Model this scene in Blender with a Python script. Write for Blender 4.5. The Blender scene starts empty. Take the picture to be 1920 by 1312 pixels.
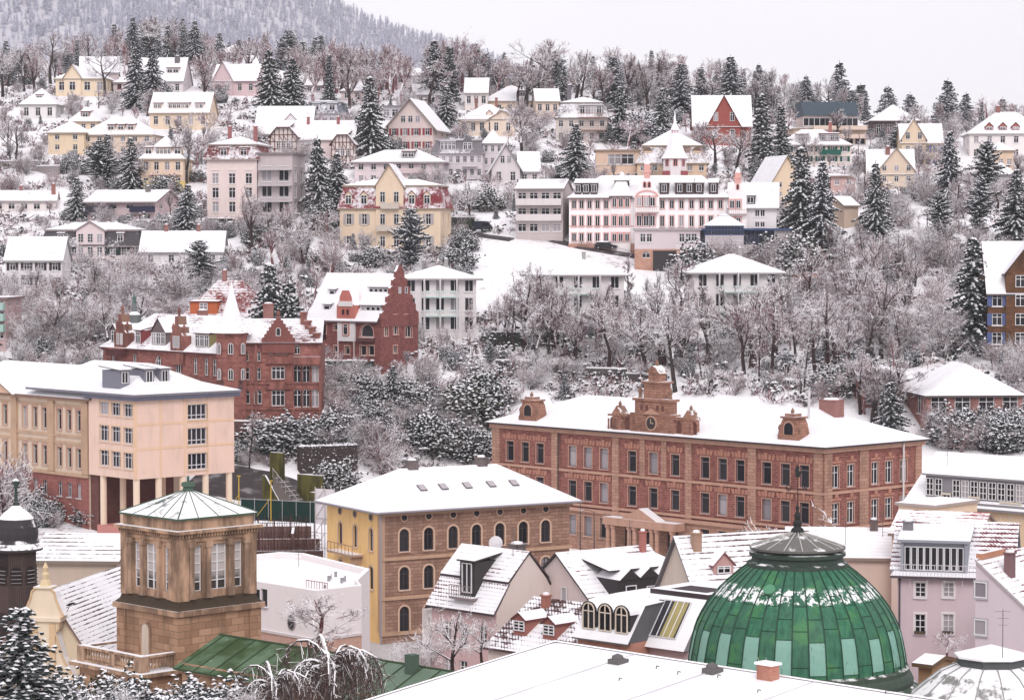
import bpy, math, random
import numpy as np
from mathutils import Vector, Matrix
R = math.radians
rnd = random.Random(7)
SC = bpy.context.scene
COL = SC.collection

# ------------------------------------------------------------------ camera, sky, sun, exposure
CAMZ, F, PITCH = 42.0, 4800.0, math.atan(201 / 4800)
cam = bpy.data.cameras.new('camera'); cam_o = bpy.data.objects.new('camera', cam); COL.objects.link(cam_o)
cam_o.location = (0, 0, CAMZ); cam_o.rotation_euler = (R(90) - PITCH, 0, 0)
cam.sensor_width = 36; cam.lens = 36 * F / 1920; cam.clip_start = 1; cam.clip_end = 9000
SC.camera = cam_o
SUN_EL, SUN_AZ = 40, 172            # behind the camera; veiled by cloud
w = bpy.data.worlds.new('World'); SC.world = w; w.use_nodes = True
nt = w.node_tree; nt.nodes.clear()
sky = nt.nodes.new('ShaderNodeTexSky'); sky.sky_type = 'NISHITA'; sky.sun_disc = False
sky.sun_elevation = R(SUN_EL); sky.sun_rotation = R(SUN_AZ)
hs = nt.nodes.new('ShaderNodeHueSaturation'); hs.inputs['Saturation'].default_value = .06
mx = nt.nodes.new('ShaderNodeMixRGB'); mx.inputs[0].default_value = .86
mx.inputs[2].default_value = (5.65, 5.48, 5.80, 1)            # even cloud deck
bgn = nt.nodes.new('ShaderNodeBackground'); bgn.inputs[1].default_value = .15
out = nt.nodes.new('ShaderNodeOutputWorld')
nt.links.new(sky.outputs[0], hs.inputs['Color']); nt.links.new(hs.outputs[0], mx.inputs[1])
tc_ = nt.nodes.new('ShaderNodeTexCoord'); nz = nt.nodes.new('ShaderNodeTexNoise'); nz.inputs['Scale'].default_value = 5; nz.inputs['Detail'].default_value = 4
mr = nt.nodes.new('ShaderNodeMapRange'); mr.inputs[1].default_value = .3; mr.inputs[2].default_value = .7; mr.inputs[3].default_value = .945; mr.inputs[4].default_value = 1.03
mc = nt.nodes.new('ShaderNodeMixRGB'); mc.blend_type = 'MULTIPLY'; mc.inputs[0].default_value = 1
nt.links.new(tc_.outputs['Generated'], nz.inputs['Vector']); nt.links.new(nz.outputs[0], mr.inputs[0]); nt.links.new(mx.outputs[0], mc.inputs[1]); nt.links.new(mr.outputs[0], mc.inputs[2])
nt.links.new(mc.outputs[0], bgn.inputs[0]); nt.links.new(bgn.outputs[0], out.inputs[0])
sl = bpy.data.lights.new('sun', 'SUN'); sl.energy = 1.1; sl.angle = R(25); sl.color = (1, .955, .93)
so = bpy.data.objects.new('sun', sl); COL.objects.link(so)
so.rotation_euler = (R(90 - SUN_EL), 0, R(8))
SC.view_settings.view_transform = 'Standard'; SC.view_settings.look = 'None'
SC.view_settings.exposure = 0.46; SC.view_settings.gamma = 1
SC.cycles.max_bounces = 5; SC.cycles.diffuse_bounces = 3; SC.cycles.glossy_bounces = 2
SC.cycles.transparent_max_bounces = 8; SC.cycles.volume_bounces = 0

# ------------------------------------------------------------------ picture <-> world
cp, sp = math.cos(PITCH), math.sin(PITCH)
def slope_v(v):
    yc = -(v - 656) / F
    return (-sp + yc * cp) / (cp + yc * sp)
def kx(u, v=656):
    yc = -(v - 656) / F
    return ((u - 960) / F) / (cp + yc * sp)
def at(u, v, d): return Vector((kx(u, v) * d, d, CAMZ + slope_v(v) * d))
PY = [0, 60, 300, 332, 352, 370, 400, 420, 450, 480, 510, 540, 570, 600, 640, 680, 720, 800, 1000]
PZ = [0, 0, 0, 3, 8, 15, 22, 27, 34, 40.5, 47, 55, 63, 70, 79, 86, 90, 86, 70]
def profile(y): return float(np.interp(y, PY, PZ))
def relief(x, y):
    z = profile(y)
    if y > 560:
        u = 960 + F * x / y; cap = float(np.interp(u, [0, 450, 700, 960, 1300, 1600, 1900], [87.5, 85, 80.5, 79.5, 78, 74, 71.5])) + 2.2 * math.sin(x * .045) + 1.6 * math.sin(x * .021 + 1.)
        z = cap - math.log(1 + math.exp(min(30., (cap - z) / 1.5))) * 1.5 + 0. if z > cap - 12 else z
    return z
def depth_of(v):
    s = slope_v(v); d = 300.
    while d < 720:
        if CAMZ + s * d <= profile(d): return d
        d += .5
    return 720.
ANCH = []      # x, y, z of places the ground has to meet
def ground(x, y):
    z = relief(x, y)
    if ANCH:
        A = ground.A
        d2 = (A[:, 0] - x) ** 2 + (A[:, 1] - y) ** 2
        wgt = np.exp(-d2 / (2 * 14 ** 2))
        z += float((wgt * A[:, 3]).sum() / (wgt.sum() + .25))
    return z
def hit(u, v, d0=60):
    s, k = slope_v(v), kx(u, v); d = d0
    while d < 760:
        if CAMZ + s * d <= ground(k * d, d): break
        d += 1.
    return Vector((k * d, d, ground(k * d, d)))

# ------------------------------------------------------------------ materials
_m = {}
class NT:
    def __init__(s, name):
        s.mat = bpy.data.materials.new(name); s.mat.use_nodes = True
        s.t = s.mat.node_tree; s.b = s.t.nodes['Principled BSDF']
        s.b.inputs['Roughness'].default_value = .9; s.b.inputs['Specular IOR Level'].default_value = .2
    def n(s, typ, ins=None, **kw):
        nd = s.t.nodes.new('ShaderNode' + typ)
        for k, v in kw.items(): setattr(nd, k, v)
        for k, v in (ins or {}).items(): s.set(nd.inputs[k], v)
        return nd
    def set(s, sock, v):
        if hasattr(v, 'is_output') or hasattr(v, 'links'): s.t.links.new(v, sock)
        elif isinstance(v, (tuple, list)) and len(v) == 3 and sock.type == 'RGBA': sock.default_value = (*v, 1)
        else: sock.default_value = v
    def math(s, op, a, b=0., clamp=False):
        nd = s.n('Math', operation=op, use_clamp=clamp); s.set(nd.inputs[0], a); s.set(nd.inputs[1], b); return nd.outputs[0]
    def mix(s, f, a, b, mode='MIX'):
        nd = s.n('MixRGB', blend_type=mode); s.set(nd.inputs[0], f); s.set(nd.inputs[1], a); s.set(nd.inputs[2], b); return nd.outputs[0]
    def step(s, x, a, b):
        nd = s.n('MapRange', interpolation_type='SMOOTHSTEP'); s.set(nd.inputs[0], x); s.set(nd.inputs[1], a); s.set(nd.inputs[2], b); return nd.outputs[0]
    def co(s): return s.n('TexCoord').outputs['Object']
    def scaled(s, vec, sc):
        nd = s.n('VectorMath', operation='MULTIPLY'); s.set(nd.inputs[0], vec); nd.inputs[1].default_value = sc; return nd.outputs[0]
    def noise(s, vec, scale, det=3, rough=.6):
        nd = s.n('TexNoise', {'Vector': vec, 'Scale': scale, 'Detail': det, 'Roughness': rough}); return nd.outputs[0]
    def bump(s, h, st, dist=.1):
        nd = s.n('Bump', {'Height': h, 'Strength': st, 'Distance': dist}); s.t.links.new(nd.outputs[0], s.b.inputs['Normal'])
    def base(s, c): s.set(s.b.inputs['Base Color'], c)
    def hv(s):     # (along the wall, up) for axis-aligned walls
        x = s.n('SeparateXYZ', {0: s.co()}); 
        return s.n('CombineXYZ', {0: s.math('ADD', x.outputs[0], x.outputs[1]), 1: x.outputs[2], 2: 0.}).outputs[0]
def memo(f):
    def g(*a):
        k = (f.__name__,) + a
        if k not in _m: _m[k] = f(*a)
        return _m[k]
    return g
SNOWC = (.87, .855, .875)
@memo
def snow():
    t = NT('snow'); c = t.co()
    n = t.noise(c, .35, 4); n2 = t.noise(c, 3., 3)
    t.base(t.mix(t.step(n, .35, .75), SNOWC, (.80, .79, .825)))
    t.bump(t.math('ADD', n, t.math('MULTIPLY', n2, .25)), .35, .25); return t.mat
@memo
def plaster(col, dirt=.18):
    t = NT('plaster'); c = t.co()
    n = t.noise(t.scaled(c, (1, 1, .25)), .9, 5, .65); n2 = t.noise(c, 9, 2)
    f = t.math('MULTIPLY', t.step(n, .42 if dirt < .7 else .36, .8 if dirt < .7 else .62), min(dirt, .95))
    a = t.mix(f, col, tuple(x * (.45 if dirt < .7 else .28) for x in col))
    t.base(t.mix(t.math('MULTIPLY', n2, .18), a, tuple(min(1, x * 1.15) for x in col)))
    t.bump(n2, .15, .02); return t.mat
@memo
def flat(col, rough=.8):
    t = NT('paint'); c = t.co(); n = t.noise(c, 2.5, 3)
    t.base(t.mix(t.math('MULTIPLY', n, .5), col, tuple(x * .75 for x in col))); t.b.inputs['Roughness'].default_value = rough; return t.mat
@memo
def stone(c1, c2, mortar, bw, bh, ms=.03, stain=.5):
    t = NT('masonry'); hv = t.hv()
    br = t.n('TexBrick', {'Vector': hv, 'Color1': c1, 'Color2': c2, 'Mortar': mortar, 'Scale': 1., 'Mortar Size': ms, 'Bias': 0., 'Brick Width': bw, 'Row Height': bh})
    c = t.co(); n = t.noise(t.scaled(c, (1, 1, .4)), .5, 5, .7); n2 = t.noise(c, 1.6, 4, .7)
    f = t.math('MULTIPLY', t.step(n, .45, .75), stain)
    a = t.mix(f, br.outputs['Color'], tuple(x * .35 for x in c1))
    a = t.mix(t.math('MULTIPLY', t.step(n2, .5, .8), .4), a, tuple(min(1, x * 1.5) for x in c2))
    t.base(a); t.bump(br.outputs['Fac'], -.5, .03); return t.mat
@memo
def tile(col, cover, period=.24, rows=.3, jit=0.):
    """roof tiles under snow; cover 0..1, rows = how far the tile courses show"""
    t = NT('snowy roof'); c = t.co(); x = t.n('SeparateXYZ', {0: c})
    n = t.noise(t.scaled(c, (.16, .16, .22)), 1., 4, .6); nf = t.noise(c, 2.2, 4, .7)
    row = t.math('FRACT', t.math('DIVIDE', x.outputs[2], period))
    rm = t.math('SUBTRACT', 1., t.math('ABSOLUTE', t.math('SUBTRACT', t.math('MULTIPLY', row, 2.), 1.)))
    val = t.math('ADD', t.math('MULTIPLY', n, 1.5), t.math('MULTIPLY', nf, .9))
    val = t.math('ADD', val, cover - 1.2)
    if jit:
        cs = t.math('FRACT', t.math('DIVIDE', t.math('ADD', x.outputs[0], x.outputs[1]), .34))
        cm = t.math('SUBTRACT', 1., t.math('ABSOLUTE', t.math('SUBTRACT', t.math('MULTIPLY', cs, 2.), 1.)))
        val = t.math('SUBTRACT', val, t.math('MULTIPLY', t.step(t.math('ADD', cm, t.math('MULTIPLY', t.math('SUBTRACT', nf, .5), .9)), .45, .95), jit))
    val = t.math('SUBTRACT', val, t.math('MULTIPLY', t.step(rm, .45, .95), rows))
    f = t.step(val, .28, .46)
    big = t.noise(c, .5, 3)
    sn = t.mix(t.step(big, .35, .75), SNOWC, (.80, .785, .82))
    if rows: sn = t.mix(t.math('MULTIPLY', t.step(rm, .6, .95), .38), sn, (.58, .56, .60))
    tl = t.mix(nf, col, tuple(k * .45 for k in col))
    t.base(t.mix(f, tl, sn)); t.bump(t.math('ADD', f, t.math('MULTIPLY', nf, .4)), .5, .06); return t.mat
@memo
def glass(kind=0):
    t = NT('window glass'); oi = t.n('ObjectInfo').outputs['Random']; c = t.co()
    dark = [(.010, .010, .014), (.03, .037, .055), (.24, .22, .24)][kind]
    n = t.noise(c, 1.3, 2)
    a = t.mix(t.math('MULTIPLY', oi, .7), dark, (.055, .05, .055) if kind < 2 else (.5, .46, .47))
    t.base(t.mix(t.math('MULTIPLY', t.step(n, .55, .66), .3), a, (.13, .12, .13)))
    t.b.inputs['Roughness'].default_value = .25; t.b.inputs['Specular IOR Level'].default_value = .10; return t.mat
@memo
def bark(col, thr, tw):
    t = NT('bark under snow'); g = t.n('NewGeometry'); z = t.n('SeparateXYZ', {0: g.outputs['Normal']}).outputs[2]
    n = t.noise(t.co(), 1.1, 3)
    f = t.step(t.math('ADD', z, t.math('MULTIPLY', t.math('SUBTRACT', n, .5), .7)), thr, thr + .25)
    a = t.mix(n, col, tuple(k * tw for k in col))
    t.base(t.mix(f, a, SNOWC)); return t.mat
@memo
def needles(col):
    t = NT('evergreen foliage'); oi = t.n('ObjectInfo').outputs['Random']; n = t.noise(t.co(), 1.2, 2)
    a = t.mix(n, col, tuple(k * .5 for k in col)); t.base(t.mix(t.math('MULTIPLY', oi, .5), a, (.075, .085, .085))); return t.mat
@memo
def crownsnow():
    t = NT('snow on branches'); n = t.noise(t.co(), 1.5, 2); t.base(t.mix(n, (.88, .865, .885), (.74, .73, .77))); return t.mat
@memo
def normsnow(col, thr=.45, sc=.6):
    """dark sheet metal or stone with snow lying where it faces up"""
    t = NT('snow dusted metal'); g = t.n('NewGeometry'); z = t.n('SeparateXYZ', {0: g.outputs['Normal']}).outputs[2]
    c = t.co(); n = t.noise(c, sc, 4, .65)
    f = t.step(t.math('ADD', z, t.math('MULTIPLY', t.math('SUBTRACT', n, .5), 1.)), thr, thr + .15)
    n2 = t.noise(t.scaled(c, (3, 3, .5)), 1.5, 3)
    t.base(t.mix(f, t.mix(n2, col, tuple(k * .5 for k in col)), SNOWC)); t.b.inputs['Roughness'].default_value = .7; return t.mat
@memo
def asphalt():
    t = NT('wet asphalt'); n = t.noise(t.co(), .4, 4); t.base(t.mix(t.step(n, .5, .75), (.055, .045, .047), (.30, .28, .29)))
    t.b.inputs['Roughness'].default_value = .6; return t.mat

# ------------------------------------------------------------------ mesh builder
class MB:
    def __init__(s): s.v = []; s.f = []; s.m = []; s.T = None
    def add(s, vs, fs, mi=0):
        o = len(s.v)
        s.v += [tuple(s.T @ Vector(p)) for p in vs] if s.T is not None else [tuple(p) for p in vs]
        for f in fs: s.f.append([o + i for i in f]); s.m.append(mi)
    def poly(s, pts, mi=0): s.add(pts, [list(range(len(pts)))], mi)
    def box(s, x0, x1, y0, y1, z0, z1, mi=0, top=None):
        v = [(x0, y0, z0), (x1, y0, z0), (x1, y1, z0), (x0, y1, z0), (x0, y0, z1), (x1, y0, z1), (x1, y1, z1), (x0, y1, z1)]
        s.add(v, [(3, 2, 1, 0), (0, 1, 5, 4), (1, 2, 6, 5), (2, 3, 7, 6), (3, 0, 4, 7)], mi)
        s.add(v[4:], [(0, 1, 2, 3)], mi if top is None else top)
    def tube(s, p0, p1, r0, r1=None, n=6, mi=0):
        p0, p1 = Vector(p0), Vector(p1); r1 = r0 if r1 is None else r1
        d = (p1 - p0).normalized(); a = d.orthogonal().normalized(); b = d.cross(a); vs = []
        for p, r in ((p0, r0), (p1, r1)):
            for i in range(n):
                t = 2 * math.pi * i / n; vs.append(p + (a * math.cos(t) + b * math.sin(t)) * r)
        s.add(vs, [(i, (i + 1) % n, n + (i + 1) % n, n + i) for i in range(n)] + [tuple(range(n))[::-1], tuple(range(n, 2 * n))], mi)
    def lathe(s, prof, cx, cy, n, mi=0, a0=0., cap=True):
        vs = []
        for r, z in prof:
            for i in range(n):
                t = a0 + 2 * math.pi * i / n; vs.append((cx + r * math.cos(t), cy + r * math.sin(t), z))
        fs = []
        for k in range(len(prof) - 1):
            for i in range(n):
                j = (i + 1) % n; fs.append((k * n + i, k * n + j, (k + 1) * n + j, (k + 1) * n + i))
        if cap: fs.append(tuple(range((len(prof) - 1) * n, len(prof) * n)))
        s.add(vs, fs, mi)
    def prism(s, pts, y0, y1, mi=0, top=None):
        """outline in x,z (counter-clockwise seen from -y), pushed from y0 to y1"""
        n = len(pts); v = [(x, y0, z) for x, z in pts] + [(x, y1, z) for x, z in pts]
        s.add(v, [tuple(range(n)), tuple(range(2 * n - 1, n - 1, -1))], mi)
        for i in range(n):
            j = (i + 1) % n; up = pts[j][0] < pts[i][0] - 1e-6
            s.add([v[i], v[n + i], v[n + j], v[j]], [(0, 1, 2, 3)], top if (top is not None and up) else mi)
    def prism_y(s, pts, x0, x1, mi=0, top=None):
        """outline in y,z, pushed along x"""
        n = len(pts); v = [(x0, y, z) for y, z in pts] + [(x1, y, z) for y, z in pts]
        s.add(v, [tuple(range(n - 1, -1, -1)), tuple(range(n, 2 * n))], mi)
        for i in range(n):
            j = (i + 1) % n; up = pts[j][0] < pts[i][0] - 1e-6
            s.add([v[i], v[j], v[n + j], v[n + i]], [(0, 1, 2, 3)], top if (top is not None and up) else mi)
    def shell(s, polys, th, mt=0, ms=1):
        """roof sheets with real thickness th"""
        for p in polys:
            s.poly(p, mt); s.poly([(x, y, z - th) for x, y, z in reversed(p)], ms)
        key = lambda q: tuple(round(c, 3) for c in q); cnt = {}
        for p in polys:
            for i in range(len(p)):
                a, b = p[i], p[(i + 1) % len(p)]; k = frozenset((key(a), key(b))); cnt.setdefault(k, []).append((a, b))
        for e in cnt.values():
            if len(e) == 1:
                a, b = e[0]; s.poly([a, (a[0], a[1], a[2] - th), (b[0], b[1], b[2] - th), b], ms)
    def mesh(s, name, mats, smooth=False):
        me = bpy.data.meshes.new(name); me.from_pydata(s.v, [], s.f)
        for m in mats: me.materials.append(m)
        if len(mats) > 1: me.polygons.foreach_set('material_index', s.m)
        if smooth: me.polygons.foreach_set('use_smooth', [True] * len(s.f))
        me.update(); return me

def link(name, me, parent=None, mat=None):
    o = bpy.data.objects.new(name, me); COL.objects.link(o)
    if parent is not None: o.parent = parent
    if mat is not None: o.matrix_basis = mat
    return o
def tag(o, label, cat, group=None):
    o['label'] = label; o['category'] = cat
    if group: o['group'] = group
    return o
def empty(name, loc, rz=0.):
    o = bpy.data.objects.new(name, None); COL.objects.link(o); o.empty_display_size = .5
    o.location = loc; o.rotation_euler = (0, 0, rz); return o

def wall(mb, org, xd, W, z0, z1, ops=(), dp=.22, mi=0):
    """wall sheet from org along xd (outside on the right hand), with real openings (x0,x1,z0,z1,arched)"""
    dx, dy = xd; nx, ny = dy, -dx
    P = lambda a, z, o=0.: (org[0] + dx * a - nx * o, org[1] + dy * a - ny * o, z)
    ops = [o for o in ops if o[0] > .02 and o[1] < W - .02 and o[2] > z0 and o[3] < z1]
    xs = sorted({0., W} | {round(o[0], 4) for o in ops} | {round(o[1], 4) for o in ops}); zs = sorted({z0, z1} | {round(o[2], 4) for o in ops} | {round(o[3], 4) for o in ops})
    for j in range(len(zs) - 1):
        run = None
        for i in range(len(xs) - 1):
            xm, zm = (xs[i] + xs[i + 1]) / 2, (zs[j] + zs[j + 1]) / 2
            hole = any(o[0] < xm < o[1] and o[2] < zm < o[3] for o in ops)
            if not hole and run is None: run = xs[i]
            if run is not None and (hole or i == len(xs) - 2):
                e = xs[i] if hole else xs[i + 1]
                mb.poly([P(run, zs[j]), P(e, zs[j]), P(e, zs[j + 1]), P(run, zs[j + 1])], mi); run = None
    for o in ops:
        a, b, c, d = o[:4]; arch = len(o) > 4 and o[4]; r = (b - a) / 2
        pts = [(a, c), (b, c)]
        if arch:
            zc = d - r; arc = [((a + b) / 2 + r * math.cos(t), zc + r * math.sin(t)) for t in np.linspace(0, math.pi, 9)]
            pts += arc
            for k in range(8):
                cx = b if k < 4 else a
                mb.poly([P(cx, d), P(*arc[k + 1]), P(*arc[k])], mi)
        else: pts += [(b, d), (a, d)]
        for k in range(len(pts)):
            p, q = pts[k], pts[(k + 1) % len(pts)]
            mb.poly([P(*p), P(p[0], p[1], dp), P(q[0], q[1], dp), P(*q)], mi)

_wc = {}
def win_meshes(w, h, style, arch, dp, fm, tm, gm, trim, sill, single):
    k = (round(w, 2), round(h, 2), style, arch, dp, fm.name, tm.name if tm else '', gm.name, trim, sill, single)
    if k in _wc: return _wc[k]
    m = MB(); g = MB(); hw = w / 2; f = .06 + .02 * w; y0, y1 = dp - .09, dp - .01; r = hw; zs = h - r if arch else h
    m.box(-hw, hw, y0, y1, 0, f); m.box(-hw, -hw + f, y0, y1, f, zs - (0 if arch else f)); m.box(hw - f, hw, y0, y1, f, zs - (0 if arch else f))
    if arch:
        n = 8
        for i in range(n):
            a, b = math.pi * i / n, math.pi * (i + 1) / n
            q = lambda t, rr: (rr * math.cos(t), zs + rr * math.sin(t))
            m.prism([q(a, r - f), q(a, r), q(b, r), q(b, r - f)], y0, y1)
        g.poly([(-hw, dp, 0), (hw, dp, 0)] + [(r * math.cos(t), dp, zs + r * math.sin(t)) for t in np.linspace(0, math.pi, 9)])
    else:
        m.box(-hw, hw, y0, y1, h - f, h); g.poly([(-hw, dp, 0), (hw, dp, 0), (hw, dp, h), (-hw, dp, h)])
    bv = {'cross': 1, 'v': 1, 'grid': 1, 'tri': 2, 'wide': 3, 'n': 0, 'h': 0}[style]
    bh = {'cross': [.68], 'v': [], 'grid': [.34, .67], 'tri': [.7], 'wide': [.28], 'n': [], 'h': [.76]}[style]
    for i in range(bv):
        x = -hw + w * (i + 1) / (bv + 1); m.box(x - f * .5, x + f * .5, y0 + .01, y1, f, h - f if not arch else h - .05)
    for z in bh: m.box(-hw + f, hw - f, y0 + .02, y1, h * z - f * .45, h * z + f * .45)
    if trim:
        t, pr = trim, -.05
        m.box(-hw - t, -hw, pr, 0, -.02, zs, 1); m.box(hw, hw + t, pr, 0, -.02, zs, 1)
        if arch:
            n = 8
            for i in range(n):
                a, b = math.pi * i / n, math.pi * (i + 1) / n
                q = lambda tt, rr: (rr * math.cos(tt), zs + rr * math.sin(tt))
                m.prism([q(a, r), q(a, r + t), q(b, r + t), q(b, r)], pr, 0, 1)
        else: m.box(-hw - t, hw + t, pr - .02, 0, h, h + t * 1.3, 1)
    if sill: m.box(-hw - .12, hw + .12, -.16, 0, -.14, -.02, 1, 2)
    mats = [fm, tm or fm, snow()]
    if single:
        n0 = len(m.f); m.add(g.v, g.f, 3); r_ = (m.mesh('window', mats + [gm]), None)
    else: r_ = (m.mesh('window', mats), g.mesh('pane', [gm]))
    _wc[k] = r_; return r_

WHITE = lambda: flat((.78, .76, .77)); DARK = lambda: flat((.035, .03, .035))
class B:
    """a building: frame at its front left bottom corner, x along the front, y into the depth"""
    def __init__(s, name, label, cat, u0, v0, d0, yaw, zb=None, other=None, anchor='L', side=None, sideat='R', dep=None, group=None, root=None, width=None):
        s.a = R(yaw); s.dir = Vector((math.cos(s.a), math.sin(s.a), 0)); s.inn = Vector((-math.sin(s.a), math.cos(s.a), 0))
        p = at(u0, v0, d0); zb = profile(d0) if zb is None else zb
        s.o = Vector((p.x, p.y, zb)); s.H = p.z - zb
        if width is None: s.w = abs(s.X(other))
        else: s.w = width
        if anchor == 'R': s.o = s.o - s.dir * s.w
        s.dep = dep if dep is not None else s.Y(side, s.w if sideat == 'R' else 0.)
        s.M = Matrix.Translation(s.o) @ Matrix.Rotation(s.a, 4, 'Z')
        if root is None:
            s.root = empty(name, s.o, s.a); tag(s.root, label, cat, group); s.L = Matrix.Identity(4); s.RM = s.M
            ANCH.append((*(s.o + s.dir * s.w / 2)[:2], zb)); ANCH.append((*s.o[:2], zb)); ANCH.append((*(s.o + s.dir * s.w)[:2], zb))
        else: s.root = root.root; s.RM = root.RM; s.L = root.RM.inverted() @ s.M
    def X(s, u, y=0., v=600):
        k = kx(u, v); o = s.o + s.inn * y
        return (k * o.y - o.x) / (s.dir.x - k * s.dir.y)
    def Y(s, u, x=0., v=600):
        k = kx(u, v); o = s.o + s.dir * x
        return (k * o.y - o.x) / (s.inn.x - k * s.inn.y)
    def Z(s, v, x=0., y=0.):
        d = (s.o + s.dir * x + s.inn * y).y
        return CAMZ + slope_v(v) * d - s.o.z
    def put(s, name, mb, mats, loc=(0, 0, 0), rz=0., parent=None, label=None, smooth=False):
        me = mb.mesh(name, mats, smooth) if isinstance(mb, MB) else mb
        M = s.L @ Matrix.Translation(loc) @ Matrix.Rotation(rz, 4, 'Z')
        if parent is not None and parent is not s.root:
            o = link(name, me, parent, parent.matrix_basis.inverted() @ M)
        else: o = link(name, me, s.root, M)
        if label: o['label'] = label
        return o
    def window(s, x, y, z, ang, w, h, style='cross', arch=False, dp=.22, fm=None, tm=None, trim=0., sill=True, gk=None, parent=None, single=False, name='window'):
        gm = glass(gk if gk else (2 if rnd.random() < .13 else 0))
        a, b = win_meshes(w, h, style, arch, dp, fm or WHITE(), tm, gm, trim, sill, single)
        o = s.put(name, a, None, (x, y, z), ang, parent)
        if b is not None: link('pane', b, o)
        return o
    def facade(s, mb, which, wins, z0=-5., z1=None, dp=.22, mi=0, **kw):
        """wins: list of (centre along wall, z bottom, w, h, arch[, style]) ; fills the wall and hangs the windows"""
        w, d, H = s.w, s.dep, s.H if z1 is None else z1
        org, xd, W = {'F': ((0, 0), (1, 0), w), 'R': ((w, 0), (0, 1), d), 'L': ((0, d), (0, -1), d), 'K': ((w, d), (-1, 0), w)}[which]
        ops = [(c - ww / 2, c + ww / 2, z, z + hh, ar) for c, z, ww, hh, ar, *_ in wins]
        wall(mb, org, xd, W, z0, H, ops, dp, mi)
        ang = math.atan2(xd[1], xd[0])
        for c, z, ww, hh, ar, *st in wins:
            k = dict(kw)
            if st: k['style'] = st[0]
            s.window(org[0] + xd[0] * c, org[1] + xd[1] * c, z, ang, ww, hh, arch=ar, dp=dp, **k)
    def box_shell(s, mb, z0=-5., z1=None, skip=(), mi=0):
        for k in 'FRLK':
            if k not in skip: s.facade(mb, k, [], z0, z1, mi=mi)

def hip_polys(x0, x1, y0, y1, z, zr, inset=None, axis='x'):
    w, d = x1 - x0, y1 - y0
    if axis == 'x':
        i = inset if inset is not None else min(w, d) / 2 * .95
        i = min(i, w / 2 - .05); a, b = (x0 + i, (y0 + y1) / 2, zr), (x1 - i, (y0 + y1) / 2, zr)
        return [[(x0, y0, z), (x1, y0, z), b, a], [(x1, y0, z), (x1, y1, z), b], [(x1, y1, z), (x0, y1, z), a, b], [(x0, y1, z), (x0, y0, z), a]]
    i = inset if inset is not None else min(w, d) / 2 * .95
    i = min(i, d / 2 - .05); a, b = ((x0 + x1) / 2, y0 + i, zr), ((x0 + x1) / 2, y1 - i, zr)
    return [[(x0, y0, z), (x1, y0, z), a], [(x1, y0, z), (x1, y1, z), b, a], [(x1, y1, z), (x0, y1, z), b], [(x0, y1, z), (x0, y0, z), a, b]]
def gable_polys(x0, x1, y0, y1, z, zr, axis='x'):
    if axis == 'x':
        m = (y0 + y1) / 2; return [[(x0, y0, z), (x1, y0, z), (x1, m, zr), (x0, m, zr)], [(x1, y1, z), (x0, y1, z), (x0, m, zr), (x1, m, zr)]]
    m = (x0 + x1) / 2; return [[(x0, y0, z), (m, y0, zr), (m, y1, zr), (x0, y1, z)][::-1], [(x1, y0, z), (x1, y1, z), (m, y1, zr), (m, y0, zr)]]

CREAM = (.66, .55, .40); YEL = (.74, .55, .26); WHT = (.72, .68, .69); PNK = (.70, .57, .56); PEACH = (.72, .50, .34); GREYW = (.55, .52, .54)
REDT = (.24, .055, .05); GREYT = (.11, .10, .11); BRNT = (.15, .075, .06)
def chimney(b, x, y, z0, h=1.6, w=.7, col=(.30, .10, .08), label=None):
    m = MB(); m.box(x - w / 2, x + w / 2, y - w * .35, y + w * .35, z0 - 1.5, z0 + h); m.box(x - w / 2 - .08, x + w / 2 + .08, y - w * .35 - .08, y + w * .35 + .08, z0 + h, z0 + h + .14)
    m.lathe([(w * .42, z0 + h + .14), (w * .38, z0 + h + .3), (w * .1, z0 + h + .36)], x, y, 6, 1)
    return b.put('chimney', m, [stone(col, tuple(c * .8 for c in col), (.3, .25, .24), .25, .09, .012), snow()], label=label)
def dormer(b, x, y, z, w, h, back, kind='shed', wallc=WHT, n=1, rc=GREYT, fm=None, style='cross', rise=None, ww=None):
    """a dormer standing on the front slope: front face at y, sill at z"""
    m = MB(); wm = plaster(wallc) if isinstance(wallc, tuple) else wallc
    m.box(x - w / 2, x + w / 2, y, y + back, z - .5, z + h)
    if kind == 'gable':
        rr = rise or w * .5; m.prism([(x - w / 2, z + h), (x + w / 2, z + h), (x, z + h + rr)], y, y + back)
    d = b.put('dormer', m, [wm]); r = MB()
    if kind == 'gable':
        ov = .18; e = ov * rr / (w / 2)
        r.shell(gable_polys(x - w / 2 - ov, x + w / 2 + ov, y - .2, y + back + rr * .8, z + h - e + .12, z + h + rr + .12, 'y'), .14)
    elif kind == 'arch':
        pts = [(x + (w / 2 + .1) * math.cos(t), z + h + w * .5 * math.sin(t)) for t in np.linspace(0, math.pi, 9)]
        r.prism(pts, y - .15, y + back + .3, 1, 0)
    else:
        rise = rise if rise is not None else .35
        r.shell([[(x - w / 2 - .18, y - .25, z + h + .14), (x + w / 2 + .18, y - .25, z + h + .14), (x + w / 2 + .18, y + back + .4, z + h + .14 + rise), (x - w / 2 - .18, y + back + .4, z + h + .14 + rise)]], .16)
    b.put('dormer_roof', r, [snow(), flat(rc)], parent=d)
    for i in range(n):
        cx = x - w / 2 + w * (i + .5) / n; cw = ww or min(w / n - .15, 1.3)
        b.window(cx, y, z + .12, 0, cw, h - .25, style, dp=-.03, sill=False, parent=d, single=True, fm=fm)
    return d
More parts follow.
